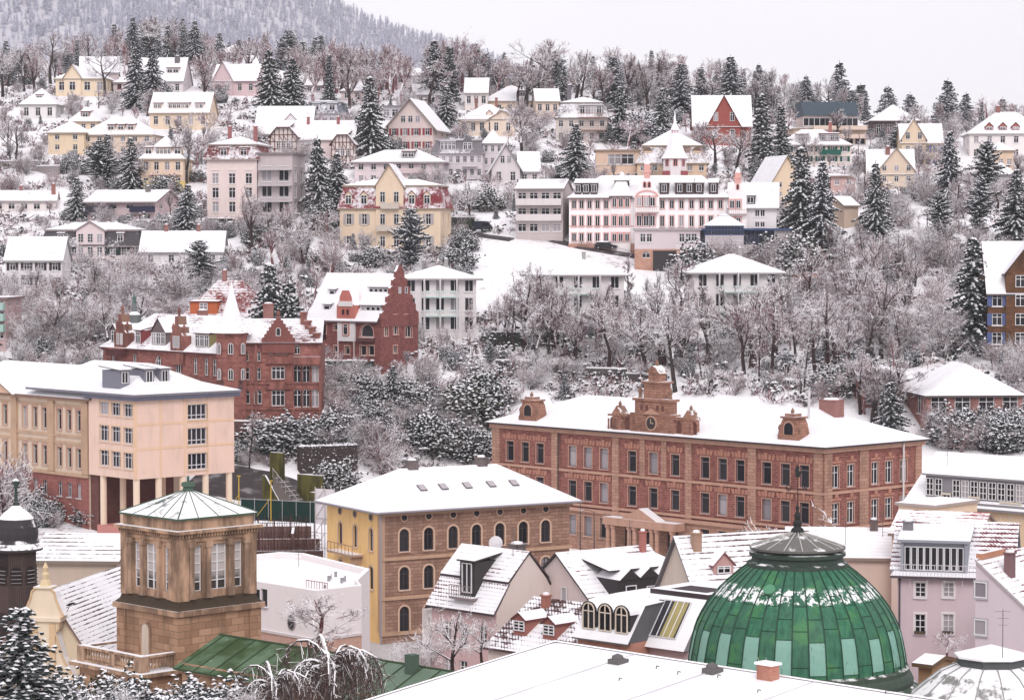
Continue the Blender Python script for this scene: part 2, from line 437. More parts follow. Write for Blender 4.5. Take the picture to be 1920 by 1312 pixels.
def balcony(b, x0, x1, y0, z, out=1.2, h=1., col=(.6, .56, .56), bars=True, side='F', solid=False):
    m = MB(); m.box(x0, x1, y0 - out, y0 - .003, z - .16, z, 0, 1); c = 0
    if solid: m.box(x0, x1, y0 - out, y0 - out + .1, z + .002, z + h, 0, 1); m.box(x0, x0 + .1, y0 - out + .1, y0 - .003, z + .002, z + h, 0, 1); m.box(x1 - .1, x1, y0 - out + .1, y0 - .003, z + .002, z + h, 0, 1)
    else:
        m.box(x0, x1, y0 - out, y0 - out + .05, z + h - .07, z + h, 0, 1); n = max(3, int((x1 - x0) / .35))
        for i in range(n + 1):
            x = x0 + .03 + (x1 - x0 - .06) * i / n; m.box(x - .025, x + .025, y0 - out + .01, y0 - out + .04, z, z + h - .07)
    return b.put('balcony', m, [plaster(col), snow()])

def house(name, label, uL, uR, vE, vB, vR, yaw=0, dep=10., d=None, fl=2, nf=3, ns=2, roof='hip', wall_c=CREAM, rc=REDT, cover=.75, rows=.14, ov=.45, ww=1.05, wh=None,
          shut=None, dorm=(), chim=(), balc=(), mans=None, fgable=None, style='cross', trim=0., tcol=None, cat='house', skip=(), sidef=None, group=None, inset=None, tri=None, th=.3, winf=None, z0=None, base=None, fcol=None):
    d = d or depth_of(vB); zb = at(uL, vB, d).z if z0 is None else z0
    if isinstance(wall_c, tuple) and wall_c[0] - wall_c[2] > .17 and wall_c[0] > .6: wall_c = tuple(a * .38 + b_ * .62 for a, b_ in zip(wall_c, (.70, .555, .445)))
    b = B(name, label, cat, uL, vE, d, yaw, zb, uR, dep=dep, group=group)
    w, H = b.w, b.H; fh = H / max(fl, .01); wh = wh or fh * .52; tm = plaster(tcol) if tcol else None; fm = flat(fcol) if fcol else None
    wm = plaster(wall_c) if isinstance(wall_c, tuple) else wall_c
    zr = b.Z(vR, w / 2, dep / 2); rh = max(.4, zr - H)
    mb = MB(); Fw, Sw = [], []
    for i in range(int(fl)):
        z = i * fh + fh * .27
        cs = winf or [(j + .5) / nf for j in range(nf)]
        for j, c in enumerate(cs):
            if (i, j) in skip: continue
            Fw.append((c * w, z, ww, wh, False, style))
        for j in range(ns): Sw.append(((j + .5) / ns * dep, z, ww, wh, False, style))
    kw = dict(tm=tm, trim=trim, fm=fm)
    b.facade(mb, 'F', Fw, **kw); b.facade(mb, 'R', Sw if yaw <= 5 else [], **kw); b.facade(mb, 'L', Sw if yaw >= -5 else [], **kw); b.facade(mb, 'K', [])
    mats = [wm, snow()]
    if roof in ('gx', 'gy'):
        if roof == 'gx':
            for x in (0, w - .25): mb.prism_y([(0, H), (dep, H), (dep / 2, zr)], x, x + .25)
        else:
            for y in (0, dep - .25): mb.prism([(0, H), (w, H), (w / 2, zr)], y, y + .25)
    b.put('wall', mb, mats)
    if base:
        m = MB(); m.box(-.06, w + .06, -.06, dep + .06, -5, base[1]); b.put('plinth', m, [plaster(base[0])])
    if shut:
        m = MB(); sh = MB(); sh.box(0, ww * .48, -.07, -.01, 0, wh); me = sh.mesh('shutter', [flat(shut)])
        for c, z, *_ in Fw:
            b.put('shutter', me, None, (c - ww / 2 - ww * .48 - .03, 0, z)); b.put('shutter', me, None, (c + ww / 2 + .03, 0, z))
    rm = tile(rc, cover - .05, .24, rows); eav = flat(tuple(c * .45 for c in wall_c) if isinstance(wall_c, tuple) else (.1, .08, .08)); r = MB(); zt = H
    if mans:
        mh, mi = mans; r2 = MB(); o = ov; x0, x1, y0, y1 = -o, w + o, -o, dep + o
        q0 = [(x0, y0), (x1, y0), (x1, y1), (x0, y1)]; q1 = [(x0 + mi, y0 + mi), (x1 - mi, y0 + mi), (x1 - mi, y1 - mi), (x0 + mi, y1 - mi)]
        r2.shell([[(*q0[i], H), (*q0[(i + 1) % 4], H), (*q1[(i + 1) % 4], H + mh), (*q1[i], H + mh)] for i in range(4)], .2)
        b.put('mansard', r2, [tile(rc, cover - .42, .24, .2), eav]); zt = H + mh
        r.shell(hip_polys(x0 + mi - .3, x1 - mi + .3, y0 + mi - .3, y1 - mi + .3, zt + .12, max(zr, zt + .5), inset), th)
    elif roof == 'hip':
        e = ov * rh / (min(w, dep) / 2)
        r.shell(hip_polys(-ov, w + ov, -ov, dep + ov, H - .1, zr, inset, 'x' if w >= dep else 'y'), th)
    elif roof == 'gx':
        e = ov * rh / (dep / 2); r.shell(gable_polys(-ov * .7, w + ov * .7, -ov, dep + ov, H - e + .25, zr + .25), th)
    elif roof == 'gy':
        e = ov * rh / (w / 2); r.shell(gable_polys(-ov, w + ov, -ov * .8, dep + ov, H - e + .25, zr + .25, 'y'), th)
    elif roof == 'flat':
        r.box(-ov, w + ov, -ov, dep + ov, H - .1, H + .25, 1, 0)
    elif roof == 'shed':
        r.shell([[(-ov, -ov, H), (w + ov, -ov, H), (w + ov, dep + ov, zr), (-ov, dep + ov, zr)]], th)
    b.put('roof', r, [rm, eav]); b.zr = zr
    run = dep / 2 + ov; sl = rh / run
    if mans: sl = mans[0] / mans[1]
    for dm in dorm:
        fx, dw, dh = dm[:3]; k = dict(dm[3]) if len(dm) > 3 else {}
        up = k.pop('up', .35); y = up / sl - ov + .05
        dormer(b, fx * w, y, H + up, dw, dh, min(dh / sl + .4, dep / 2 - y), **{**dict(wallc=wall_c if isinstance(wall_c, tuple) else WHT, rc=tuple(c * .6 for c in rc)), **k})
    for cx, cy, *k in chim:
        yy = cy * dep; zz = zr - abs(yy - dep / 2) / (dep / 2) * (rh if not mans else .5) if roof != 'flat' else H
        chimney(b, cx * w, yy, zz, *(k or [1.2]))
    for f0, f1, i, *k in balc:
        balcony(b, f0 * w, f1 * w, 0, i * fh + .05, *(k or []))
    if fgable:
        fx, gw, gh, gr, nwin = fgable; x = fx * w; m = MB(); m.prism([(x - gw / 2, -4), (x + gw / 2, -4), (x + gw / 2, H + gh), (x, H + gh + gr), (x - gw / 2, H + gh)], -.35, dep * .5)
        g = b.put('front_gable', m, [wm]); r = MB(); e = .35 * gr / (gw / 2)
        r.shell(gable_polys(x - gw / 2 - .35, x + gw / 2 + .35, -.75, dep * .5, H + gh - e + .22, H + gh + gr + .22, 'y'), .22)
        b.put('gable_roof', r, [rm, eav], parent=g)
        for i in range(int(fl) + 1):
            for j in range(nwin):
                if i * fh + fh * .27 + wh < H + gh + gr * .5:
                    b.window(x - gw / 2 + gw * (j + .5) / nwin, -.35, i * fh + fh * .27, 0, min(ww, gw / nwin * .7), wh, style, dp=-.03, sill=False, parent=g, single=True)
    if tri:      # a window or two in the gable triangle of a front gable
        n, tw, thh, zf = tri
        for j in range(n): b.window(w / 2 + (j - (n - 1) / 2) * tw * 1.5, 0, H + zf * rh, 0, tw, thh, style, dp=-.03, sill=False, fm=fm)
    return b

# ------------------------------------------------------------------ big sandstone school
RB1, RB2, RBM = (.165, .050, .045), (.28, .10, .086), (.34, .185, .145)
SAND = (.46, .275, .205); SAND2 = (.34, .19, .14)
brick = stone(RB1, RB2, RBM, .62, .30, .03, .5)
sandm = stone(SAND, SAND2, (.22, .12, .08), 1.1, .42, .03, .6)
sandp = plaster(SAND, .5)
S = B('school_building', 'long red sandstone school with a stepped clock gable and columned portal', 'school', 1545, 838, 310, -47, 0, 925, 'R', side=1728)
W, H, D = S.w, S.H, S.dep
xr = S.X(1439); z1b, z1t, z2b, z2t = S.Z(907, xr), S.Z(866, xr), S.Z(974, xr), S.Z(935, xr); xl = S.X(1072); z3b, z3t = S.Z(1001, xl), S.Z(964, xl)
zb2 = S.Z(951, S.X(1058)); zb1 = (z1b + z2t) / 2 + .6
ww = S.X(1447.5) - S.X(1430.5)
US = [956.7, 985, 1012.8, 1073.8, 1103, 1133, 1186, 1226, 1267, 1323, 1356, 1389, 1439, 1474, 1510]
mb = MB(); up = []; lo = []
for u in US:
    x = S.X(u); up += [(x, z1b, ww, z1t - z1b, False), (x, z2b, ww, z2t - z2b, False)]
    if not 1150 < u < 1290: lo.append((x, z3b, ww, z3t - z3b, False))
kw = dict(style='h', fm=flat((.22, .20, .22)), tm=sandp, trim=.11, gk=0)
doors = [(S.X(u), .35, S.X(u + 9) - S.X(u - 9), 4.4, False) for u in (1183, 1224, 1263)]
S.facade(mb, 'F', up, zb2, H, .3, **kw); S.facade(mb, 'F', lo, -4, zb2, .3, 1, **kw)
SU = [1568, 1596.6, 1642, 1668, 1695.6]; sd = []; sl_ = []
for u in SU:
    y = S.Y(u, W); sd += [(y, z1b, 1.35, z1t - z1b, False, 'cross'), (y, z2b, 1.35, z2t - z2b, False, 'cross')]; sl_.append((y, z3b, 1.35, z3t - z3b, False, 'cross'))
kw2 = dict(kw); kw2['fm'] = WHITE()
S.facade(mb, 'R', sd, zb2, H, .25, **kw2); S.facade(mb, 'R', sl_, -4, zb2, .25, 1, **kw2); S.box_shell(mb, -4, H, skip='FR')
S.put('wall', mb, [brick, sandm])
m = MB()     # quoins
for a, b_ in ((925.4, 938), (1037, 1049), (1151, 1162), (1288, 1299), (1406, 1420), (1530, 1544.6)):
    m = MB(); m.box(max(.0, S.X(a)) - .1, min(W + .1, S.X(b_)), -.22, -.003, zb2 + .01, H - .75); S.put('quoin', m, [sandm])
for ya, yb in ((0., S.Y(1560, W)), (S.Y(1612, W), S.Y(1628, W)), (D - 1.2, D)): m = MB(); m.box(W + .003, W + .2, ya, yb, zb2 + .01, H - .75); S.put('quoin', m, [sandm])
for u in (1206, 1246.5): m = MB(); m.box(S.X(u) - .45, S.X(u) + .45, -.18, -.003, z1b - .5, H - .75); S.put('quoin', m, [sandm])
m = MB()
for z, hh, o in ((H - .74, .7, .42), (z1b - .75, .32, .26), (z2b - .75, .3, .24), (zb2 - .25, .45, .3)):
    m.box(-o, W + o, -o, -.004, z, z + hh, 0); m.box(W + .004, W + o, -.003, D + o, z, z + hh, 0)
S.put('cornice', m, [sandp])
m = MB()     # keystones over the windows
for u in US:
    x = S.X(u)
    for zt in (z1t, z2t):
        for k in (-2, -1, 0, 1, 2):
            m.prism([(x + k * .52 - .2, zt + .3), (x + k * .52 + .2, zt + .3), (x + k * .60 + .24, zt + .95 + (.25 if k == 0 else 0)), (x + k * .60 - .24, zt + .95 + (.25 if k == 0 else 0))], -.13 - .1 * (k == 0), -.003)
for u in SU:
    y = S.Y(u, W)
    for zt in (z1t, z2t): m.box(W + .003, W + .16, y - .95, y + .95, zt + .3, zt + .6); m.box(W + .003, W + .26, y - .28, y + .28, zt + .62, zt + 1.1)
S.put('window_keystones', m, [plaster((.40, .19, .14), .5)])
m = MB(); zr = S.Z(774, S.X(1560), D / 2)
m.shell(hip_polys(-.9, W + .9, -.9, D + .9, H + .05, zr, 9.6), .22)
S.put('roof', m, [tile((.12, .10, .11), .86, .22, .06), flat((.13, .085, .075))])
m = MB(); m.tube((-.6, -.98, H - .05), (W + .98, -.98, H - .05), .1, .1, 6); m.tube((W + .98, -.98, H - .05), (W + .98, D + .6, H - .05), .1, .1, 6)
m.tube((S.X(1049.5), -.3, H - .2), (S.X(1049.5), -.3, 0), .09, .09, 6); S.put('gutter', m, [flat((.06, .05, .055))])
# clock gable
pm = stone((.26, .125, .09), (.38, .20, .14), (.18, .09, .065), .7, .35, .03, .8); mossy = normsnow((.30, .17, .12), .62, 1.2)
xa, xb, xm = S.X(1152), S.X(1302), S.X(1226); q = (xb - xa) / 153
m = MB(); ph = 2.45; cw = 3.9
m.box(xa + 1.2, xb - 1.2, -.15, .75, H + .02, H + ph, 0, 1)
for x in (xa + .8, xb - .8):
    m.box(x - .85, x + .85, -.3, .95, H + .02, H + ph - .3); m.prism([(x - 1.05, H + ph - .3), (x + 1.05, H + ph - .3), (x, H + ph + 1.0)], -.4, 1.05, 0, 1); m.lathe([(.18, H + ph + .9), (.24, H + ph + 1.25), (.05, H + ph + 1.6)], x, .3, 6, 1)
m.box(xm - cw, xm + cw, -.35, .95, H + .03, H + ph + .25, 0, 1); m.box(xm - cw + .8, xm + cw - .8, -.3, 1.1, H + ph + .25, H + 4.3); m.box(xm - cw + .5, xm + cw - .5, -.5, 1.3, H + 4.3, H + 4.62, 0, 1)
m.box(xm - 1.6, xm + 1.6, -.2, 1.5, H + 4.62, H + 6.6); m.box(xm - 1.95, xm + 1.95, -.4, 1.7, H + 6.6, H + 6.85, 0, 1)
m.box(xm - .95, xm + .95, 0, 1.3, H + 6.85, H + 7.9); m.prism([(xm - 1.25, H + 7.9), (xm + 1.25, H + 7.9), (xm, H + 8.9)], -.2, 1.5, 0, 1); m.lathe([(.14, H + 8.8), (.26, H + 9.1), (.22, H + 9.35), (.03, H + 9.7)], xm, .6, 6, 1)
for x in (xm - 2.7, xm + 2.7): m.lathe([(.28, H + 4.62), (.2, H + 5.1), (.34, H + 5.5), (.1, H + 6.1)], x, .3, 6, 1)
for i in range(6):
    x = xm + (cw + .75 + (i % 3) * 1.35) * (1 if i > 2 else -1)
    m.box(x - .75, x - .55, -.3, -.16, H + .3, H + 1.7); m.box(x - .72, x + .72, -.34, -.16, H + 2.05, H + 2.3)
S.put('clock_gable', m, [pm, mossy])
m = MB()
for i in range(6):
    x = xm + (cw + .75 + (i % 3) * 1.35) * (1 if i > 2 else -1); r = .42
    m.poly([(x - r, -.17, H + .35), (x + r, -.17, H + .35)] + [(x + r * math.cos(t), -.17, H + 1.5 + r * math.sin(t)) for t in np.linspace(0, math.pi, 8)])
for k in (-1.9, -.95, .95, 1.9): m.poly([(xm + k - .22, -.31, H + 3.1), (xm + k + .22, -.31, H + 3.1), (xm + k + .22, -.31, H + 3.75), (xm + k - .22, -.31, H + 3.75)])
S.put('gable_niches', m, [flat((.13, .05, .04))])
m = MB(); m.prism([(xm + 1.0 * math.cos(t), H + 1.45 + 1.0 * math.sin(t)) for t in np.linspace(0, 2 * math.pi, 20, False)], -.5, -.36, 0)
m.prism([(xm + .78 * math.cos(t), H + 1.45 + .78 * math.sin(t)) for t in np.linspace(0, 2 * math.pi, 20, False)], -.54, -.5, 1); m.prism([(xm - 1.5, H + 2.6), (xm + 1.5, H + 2.6), (xm, H + 3.3)], -.55, -.36, 0)
ck = S.put('clock', m, [sandp, flat((.05, .04, .04))])
m = MB(); m.box(xm - .04, xm + .04, -.57, -.545, H + 1.4, H + 2.0); m.box(xm, xm + .45, -.57, -.545, H + 1.41, H + 1.49); S.put('clock_hand', m, [flat((.6, .5, .3))], parent=ck)
for u in (985, 1475):
    x = S.X(u); m = MB(); hw = 1.75; zz = H + .25
    m.box(x - hw, x + hw, .4, 2.6, zz - .4, zz + .9); m.prism([(x - hw + .1, zz + .9), (x + hw - .1, zz + .9), (x + hw - .45, zz + 2.3), (x + hw - .8, zz + 2.9), (x - hw + .8, zz + 2.9), (x - hw + .45, zz + 2.3)], .5, 2.5)
    m.box(x - 1.25, x + 1.25, .3, 2.6, zz + 2.9, zz + 3.15, 0, 1); m.box(x - .75, x + .75, .6, 2.0, zz + 3.15, zz + 3.5, 0, 1); m.lathe([(.16, zz + 3.5), (.28, zz + 3.75), (.04, zz + 4.2)], x, 1.2, 6, 1)
    for s_ in (-1, 1): m.lathe([(.2, zz + .9), (.15, zz + 1.4), (.26, zz + 1.7), (.05, zz + 2.1)], x + s_ * (hw - .1), .7, 6, 1)
    g = S.put('roof_gablet', m, [pm, mossy]); S.window(x, .5, zz + .9, 0, 1.35, 1.5, 'n', True, -.03, DARK(), sandp, .2, False, 0, g, True)
# portal
m = MB(); pa, pb = S.X(1152), S.X(1288); zt = zb2 - .3
m.box(pa, pb, -2.2, -.31, zt - 1.0, zt, 0, 1); m.box(pa, pb, -2.2, -.31, -3, .35)
px = S.X(1218); m.prism([(px - 3.2, zt), (px + 3.2, zt), (px, zt + 1.5)], -2.0, -.32, 0, 1)
for u in (1158, 1168, 1198, 1208, 1240, 1250, 1279): m.lathe([(.46, .35), (.46, .7), (.36, .75), (.30, zt - 1.5), (.44, zt - 1.35), (.44, zt - 1.0)], S.X(u), -1.7, 10, 0)
S.put('portal', m, [sandp, mossy])
for c, z, w_, h_, _ in doors:
    m = MB(); m.box(c - w_ / 2, c + w_ / 2, -.12, -.003, z, z + h_, 0); m.box(c - .05, c + .05, -.16, -.12, z, z + h_, 1); m.box(c - w_ / 2, c + w_ / 2, -.16, -.12, z + h_ * .7, z + h_ * .7 + .1, 1); S.put('door', m, [flat((.035, .02, .025)), flat((.12, .07, .06))])
chimney(S, S.X(1560, D * .55), D * .55, zr, 1.1, 2.6)
m = MB(); m.tube((S.X(1452), D * .35, zr - 2), (S.X(1452), D * .35, zr + 2.6), .16, .16, 8); S.put('vent_pipe', m, [flat((.6, .58, .6))])
m = MB(); m.tube((W + .5, S.Y(1690, W), H - .3), (W + .5, S.Y(1690, W), 1), .12, .12, 8); S.put('downpipe', m, [flat((.7, .67, .69))])

# ------------------------------------------------------------------ yellow sided corner building with round arched windows
Yb = B('arcaded_building', 'hip roofed sandstone corner building with yellow side wall and round arched windows', 'building', 713, 959, 270, 30, -.5, 1068, 'L', side=612, sideat='L')
W, H, D = Yb.w, Yb.H, Yb.dep
ymason = stone((.36, .22, .165), (.25, .14, .10), (.16, .09, .065), 1.0, .36, .03, .8); yel = plaster((.77, .50, .22), .4)
x0 = Yb.X(757); rows = [(Yb.Z(1033, x0), Yb.Z(991, x0)), (Yb.Z(1105, x0), Yb.Z(1062, x0)), (Yb.Z(1186, x0), Yb.Z(1136, x0))]
oz = Yb.Z(970, x0); fw = []
for u in (757, 803, 849, 893, 937, 981, 1023): fw += [(Yb.X(u), a, 1.15, b_ - a, True) for a, b_ in rows]
mb = MB(); kw = dict(style='cross', fm=flat((.06, .05, .055)), tm=plaster((.55, .38, .28), .4), trim=.2, gk=0)
Yb.facade(mb, 'F', fw, dp=.28, **kw)
lw = [(D - Yb.Y(u), a, .95, b_ - a, True) for u in (637, 665, 695) for a, b_ in rows[:2]]
Yb.facade(mb, 'L', lw, mi=1, dp=.28, **kw); Yb.box_shell(mb, skip='FL'); Yb.put('wall', mb, [ymason, yel])
m = MB()
for z, hh, o in ((H - .5, .45, .3), (rows[0][0] - .9, .35, .22), (rows[1][0] - 1.0, .35, .22), (.8, .4, .2)):
    m.box(-.2, W + o, -o, -.004, z, z + hh); 
m.box(-.12, .5, -.1, -.002, 1.2, H - .52); m.box(-.1, -.002, -.1, .45, 1.2, H - .52)
Yb.put('cornice', m, [plaster((.45, .29, .20), .5)])
me = MB(); me.prism([(.46 * math.cos(t), .46 * math.sin(t)) for t in np.linspace(0, 2 * math.pi, 14, False)], -.08, -.003, 0); me.prism([(.33 * math.cos(t), .33 * math.sin(t)) for t in np.linspace(0, 2 * math.pi, 14, False)], -.1, -.08, 1)
me = me.mesh('oculus', [plaster((.45, .30, .22)), glass(0)])
for u in (757, 803, 849, 893, 937, 981, 1023): Yb.put('round_window', me, None, (Yb.X(u), 0, oz))
for u in (637, 665, 695): Yb.put('round_window', me, None, (0, Yb.Y(u), oz), R(-90))
zr = Yb.Z(873, Yb.X(850, D / 2), D / 2); m = MB(); m.shell(hip_polys(-1., W + 1., -1., D + 1., H + .05, zr, 6.6), .25)
Yb.put('roof', m, [tile((.12, .10, .11), .93, .26, .03), flat((.22, .20, .22))])
m = MB(); m.tube((-1.05, -1.05, H - .05), (W + 1.05, -1.05, H - .05), .12, .12, 6); m.tube((-1.05, -1.05, H - .05), (-1.05, D + 1, H - .05), .12, .12, 6); m.tube((-.1, -.3, H - .3), (-.1, -.3, 0), .1, .1, 6); Yb.put('gutter', m, [flat((.32, .30, .33))])
rs = (zr - H) / (D / 2 + 1)
sk = MB(); sk.box(-.42, .42, 0, 1.15, .0, .1, 0); sk.box(-.36, .36, .06, 1.09, .1, .115, 1); sk = sk.mesh('skylight', [flat((.12, .11, .12)), plaster((.42, .38, .40), .1)])
for u, v in ((795, 927), (835, 925), (880, 922), (925, 920), (968, 921)):
    x = Yb.X(u, 2.2); o = Yb.put('skylight', sk, None, (x, 2.2, H + .05 + 3.2 * rs + .02)); o.matrix_basis = o.matrix_basis @ Matrix.Rotation(math.atan(rs), 4, 'X')
for u in (655, 684, 712):
    y = min(D - 3.5, max(2.5, Yb.Y(u, 2.2))); o = Yb.put('skylight', sk, None, (2.2, y, H + .05 + 3.2 * rs + .05), R(-90)); o.matrix_basis = o.matrix_basis @ Matrix.Rotation(math.atan(rs), 4, 'X')
for u in (772, 902): chimney(Yb, Yb.X(u, D / 2), D / 2, zr, .7, 1.2, (.10, .08, .08))
m = MB(); z = rows[0][0] - .6; y0, y1 = Yb.Y(680), Yb.Y(633); m.box(-1.4, -.003, y0, y1, z - .25, z, 0, 1)
for k in range(8): y = y0 + (y1 - y0) * k / 7; m.box(-1.35, -1.3, y - .03, y + .03, z, z + .9, 2)
m.box(-1.36, -1.29, y0, y1, z + .9, z + .97, 2); m.prism_y([(y0 + .4, z - .25), (y0 + .4, z - 1.1), (y0 + .9, z - .25)][::-1], -1.2, -.01); Yb.put('balcony', m, [plaster((.4, .27, .2), .5), snow(), flat((.35, .20, .14))])

# ------------------------------------------------------------------ white flat roofed hall
Fb = B('flat_roofed_hall', 'white flat roofed modern hall on a brick base beside the yellow sided building', 'hall', 592, 1107, 236, -47, -1, 440, 'R', side=692)
W, H, D = Fb.w, Fb.H, Fb.dep; zbr = H - 4.6; mb = MB()
wins = [(Fb.X(u), Fb.Z(1137, Fb.X(u)), 1.0, 1.7, False, 'n') for u in (479, 493)]
Fb.facade(mb, 'F', wins, zbr, H, gk=0, fm=flat((.4, .38, .4))); Fb.facade(mb, 'F', [], -4, zbr, mi=1); wall(mb, (W + .01, 0), (0, 1), 5.5, -4, zbr, (), .2, 1)
wbr = stone((.50, .29, .22), (.56, .36, .29), (.45, .32, .27), .5, .2, .02, .3)
Fb.put('wall', mb, [plaster((.76, .70, .70), .08), wbr])
PL = [(W - 26, 0), (W, 0), (W, 5.5), (W - 3, 7.5), (W - 9, 14), (W - 23.5, 17.2), (W - 26, 16)]; t = .45; m = MB()
m.poly([(x, y, H - .6) for x, y in PL], 0); Fb.put('roof', m, [tile((.35, .33, .35), .74, .5, 0.)])
m = MB(); n = len(PL); cx_, cy_ = W - 13, 8.; IN = [(x + (cx_ - x) * .05, y + (cy_ - y) * .08) for x, y in PL]
for i in range(n):
    (xa, ya), (xb, yb) = PL[i], PL[(i + 1) % n]; (xc, yc), (xd, yd) = IN[(i + 1) % n], IN[i]
    m.poly([(xa, ya, H), (xb, yb, H), (xc, yc, H), (xd, yd, H)], 1); m.poly([(xd, yd, H), (xc, yc, H), (xc, yc, H - .6), (xd, yd, H - .6)], 0)
    if i == 0: m.poly([(xa, ya, -4), (0, ya, -4), (0, yb, H), (xa, ya, H)], 0)
    elif i > 0: m.poly([(xa, ya, -4), (xb, yb, -4), (xb, yb, H), (xa, ya, H)], 0)
Fb.put('parapet', m, [plaster((.76, .70, .70), .08), snow()])
m = MB(); m.box(-.12, W + .12, -.12, -.003, zbr - .1, zbr + .14, 0, 1); m.box(W + .013, W + .12, -.003, 5.5, zbr - .1, zbr + .14, 0, 1); Fb.put('ledge', m, [plaster((.6, .55, .55)), snow()])
m = MB(); m.T = Matrix.Translation((Fb.X(545), 0, zbr + 1.25)); m.prism([(.6 * math.cos(a), .75 * math.sin(a)) for a in np.linspace(0, 2 * math.pi, 16, False)], -.08, -.003, 0); m.prism([(.45 * math.cos(a), .6 * math.sin(a)) for a in np.linspace(0, 2 * math.pi, 16, False)], -.1, -.08, 1); Fb.put('oval_window', m, [flat((.3, .25, .25)), glass(0)])
me = MB(); me.tube((0, 0, -.7), (0, 0, .25), .14, .14, 8); me.lathe([(.24, .25), (.24, .38), (.02, .45)], 0, 0, 8, 1); me = me.mesh('roof_vent', [flat((.3, .29, .3)), snow()])
for fx, fy in ((-9, 9), (-10, 10.5), (-8, 8), (-6, 8), (-6.8, 9), (-3, 3.5)): Fb.put('roof_vent', me, None, (W + fx, fy, H - .3))
m = MB()
for k in range(9): m.tube((W * .72 + k * .4, 1.6, H - .6), (W * .72 + k * .4, 1.6, H + .55), .03, .03, 4)
m.box(W * .72, W * .72 + 3.2, 1.6 - .03, 1.6 + .03, H + .5, H + .56); Fb.put('roof_railing', m, [flat((.3, .12, .11))])

# ------------------------------------------------------------------ beige school annex on stilts, and the old building it joins
A = B('annex_building', 'peach coloured block on round stilts with a grey metal roof edge', 'building', 253, 748, 325, -47, 4.6, 165, 'R', side=438)
W, H, D = A.w, A.H, A.dep; zf = A.Z(899, W); pe = plaster((.72, .52, .43), .32); mb = MB(); wins = []
for v0, v1 in ((757, 782), (802, 832), (849, 879)):
    for u in (194, 216, 239): x = A.X(u); wins.append((x, A.Z(v1 + (253 - u) * -.02, A.X(239)), A.X(u + 8.6) - A.X(u - 8.6), (v1 - v0) * .068, False, 'tri'))
rw = []
for v0, v1 in ((757.5, 786), (802, 833.5), (849, 880)): y = A.Y(369, W); rw.append((y, A.Z(v1, W, y), A.Y(387, W) - A.Y(351, W), (v1 - v0) * .07, False, 'wide'))
kw = dict(fm=flat((.62, .60, .63)), gk=0, tm=plaster((.66, .48, .33)), trim=.12)
A.facade(mb, 'F', wins, zf, H, .3, **kw); A.facade(mb, 'R', rw, zf, H, .3, **kw); A.box_shell(mb, zf, H, skip='FR'); mb.poly([(0, 0, zf), (0, D, zf), (W, D, zf), (W, 0, zf)])
A.put('wall', mb, [pe])
m = MB()
for u in (300, 345, 388): y = A.Y(u, W); m.box(W + .003, W + .05, y - .14, y + .14, zf, H - .3)
m.box(W - .3, W + .052, -.052, .25, zf, H - .3)
for v in (797, 843): m.box(W + .003, W + .045, 0, D, A.Z(v, W) - .15, A.Z(v, W) + .15)
A.put('facade_band', m, [plaster((.70, .48, .33), .2)])
m = MB(); m.box(-.5, W + .6, -.6, D + .6, H - .25, H + .55); A.put('metal_fascia', m, [normsnow((.14, .14, .19), .9)])
rm = tile((.30, .10, .09), .84, .26, .12); zr = A.Z(682, W * .5, D * .5); m = MB(); b2 = (zr - H - .6) * .3
x0, x1, y0, y1 = -14, W + .7, -.7, D + .7; i = 3.0
P = [(x0, y0), (x1, y0), (x1, y1), (x0, y1)]; Q = [(x0, y0 + i), (x1 - i * 1.6, y0 + i), (x1 - i * 1.6, y1 - i), (x0, y1 - i)]
m.shell([[(*P[k], H + .58), (*P[(k + 1) % 4], H + .58), (*Q[(k + 1) % 4], H + .58 + b2), (*Q[k], H + .58 + b2)] for k in (0, 1, 2)] + [hip_polys(x0, Q[1][0], Q[0][1], Q[2][1], H + .58 + b2, zr, 3.5)[k] for k in (0, 1, 2)], .3)
A.put('roof', m, [rm, flat((.2, .19, .22))])
xf = W + .7 - i * 1.6 - .3; zz = H + .62 + b2
for u in (233, 279, 308):
    y = max(1.2, A.Y(u, xf)); dm = MB(); dm.box(xf - 4, xf, y - .75, y + .75, zz - .5, zz + 1.75); d_ = A.put('dormer', dm, [flat((.20, .20, .24))]); r = MB()
    r.shell([[(xf + .35, y - 1.0, zz + 1.9), (xf + .35, y + 1.0, zz + 1.9), (xf - 4.5, y + 1.0, zz + 2.3), (xf - 4.5, y - 1.0, zz + 2.3)]], .15); A.put('dormer_roof', r, [snow(), flat((.2, .19, .2))], parent=d_); A.window(xf, y, zz + .1, R(90), 1.0, 1.5, 'v', dp=-.03, sill=False, parent=d_, single=True)
me = MB(); me.lathe([(.42, -.5), (.42, zf)], 0, 0, 12); me = me.mesh('stilt', [plaster((.72, .58, .45), .15)])
for u in (253, 300, 345, 388, 434): A.put('stilt', me, None, (W - .5, min(D - .5, max(.5, A.Y(u, W))), 0))
A.put('stilt', me, None, (A.X(186), .5, 0)); 
for fy in (.2, .6): A.put('stilt', me, None, (W * .3, D * fy, 0))
m = MB(); m.box(W * .2, W + .2, -.2, D + .2, -4, .9, 0, 0); m.box(-3, W * .12, .6, D * .8, -4, zf - .1, 1)
A.put('deck', m, [plaster((.50, .22, .19), .3), stone((.12, .05, .045), (.15, .065, .055), (.1, .045, .04), .9, .4, .02, .5)])
m = MB()
for k in range(40): y = -.1 + (D + .2) * k / 39; m.box(W + .12, W + .15, y - .02, y + .02, .9, 1.9)
for z in (1.4, 1.88): m.box(W + .11, W + .16, -.1, D + .1, z, z + .06)
A.put('railing', m, [flat((.3, .28, .3))])
O = B('old_school_wing', 'beige three storey wing with banded facade and red ground floor, at the photo\'s left edge', 'building', 166, 747, 325 + W * .731 + .6, -47, 5, -60, 'R', dep=15)
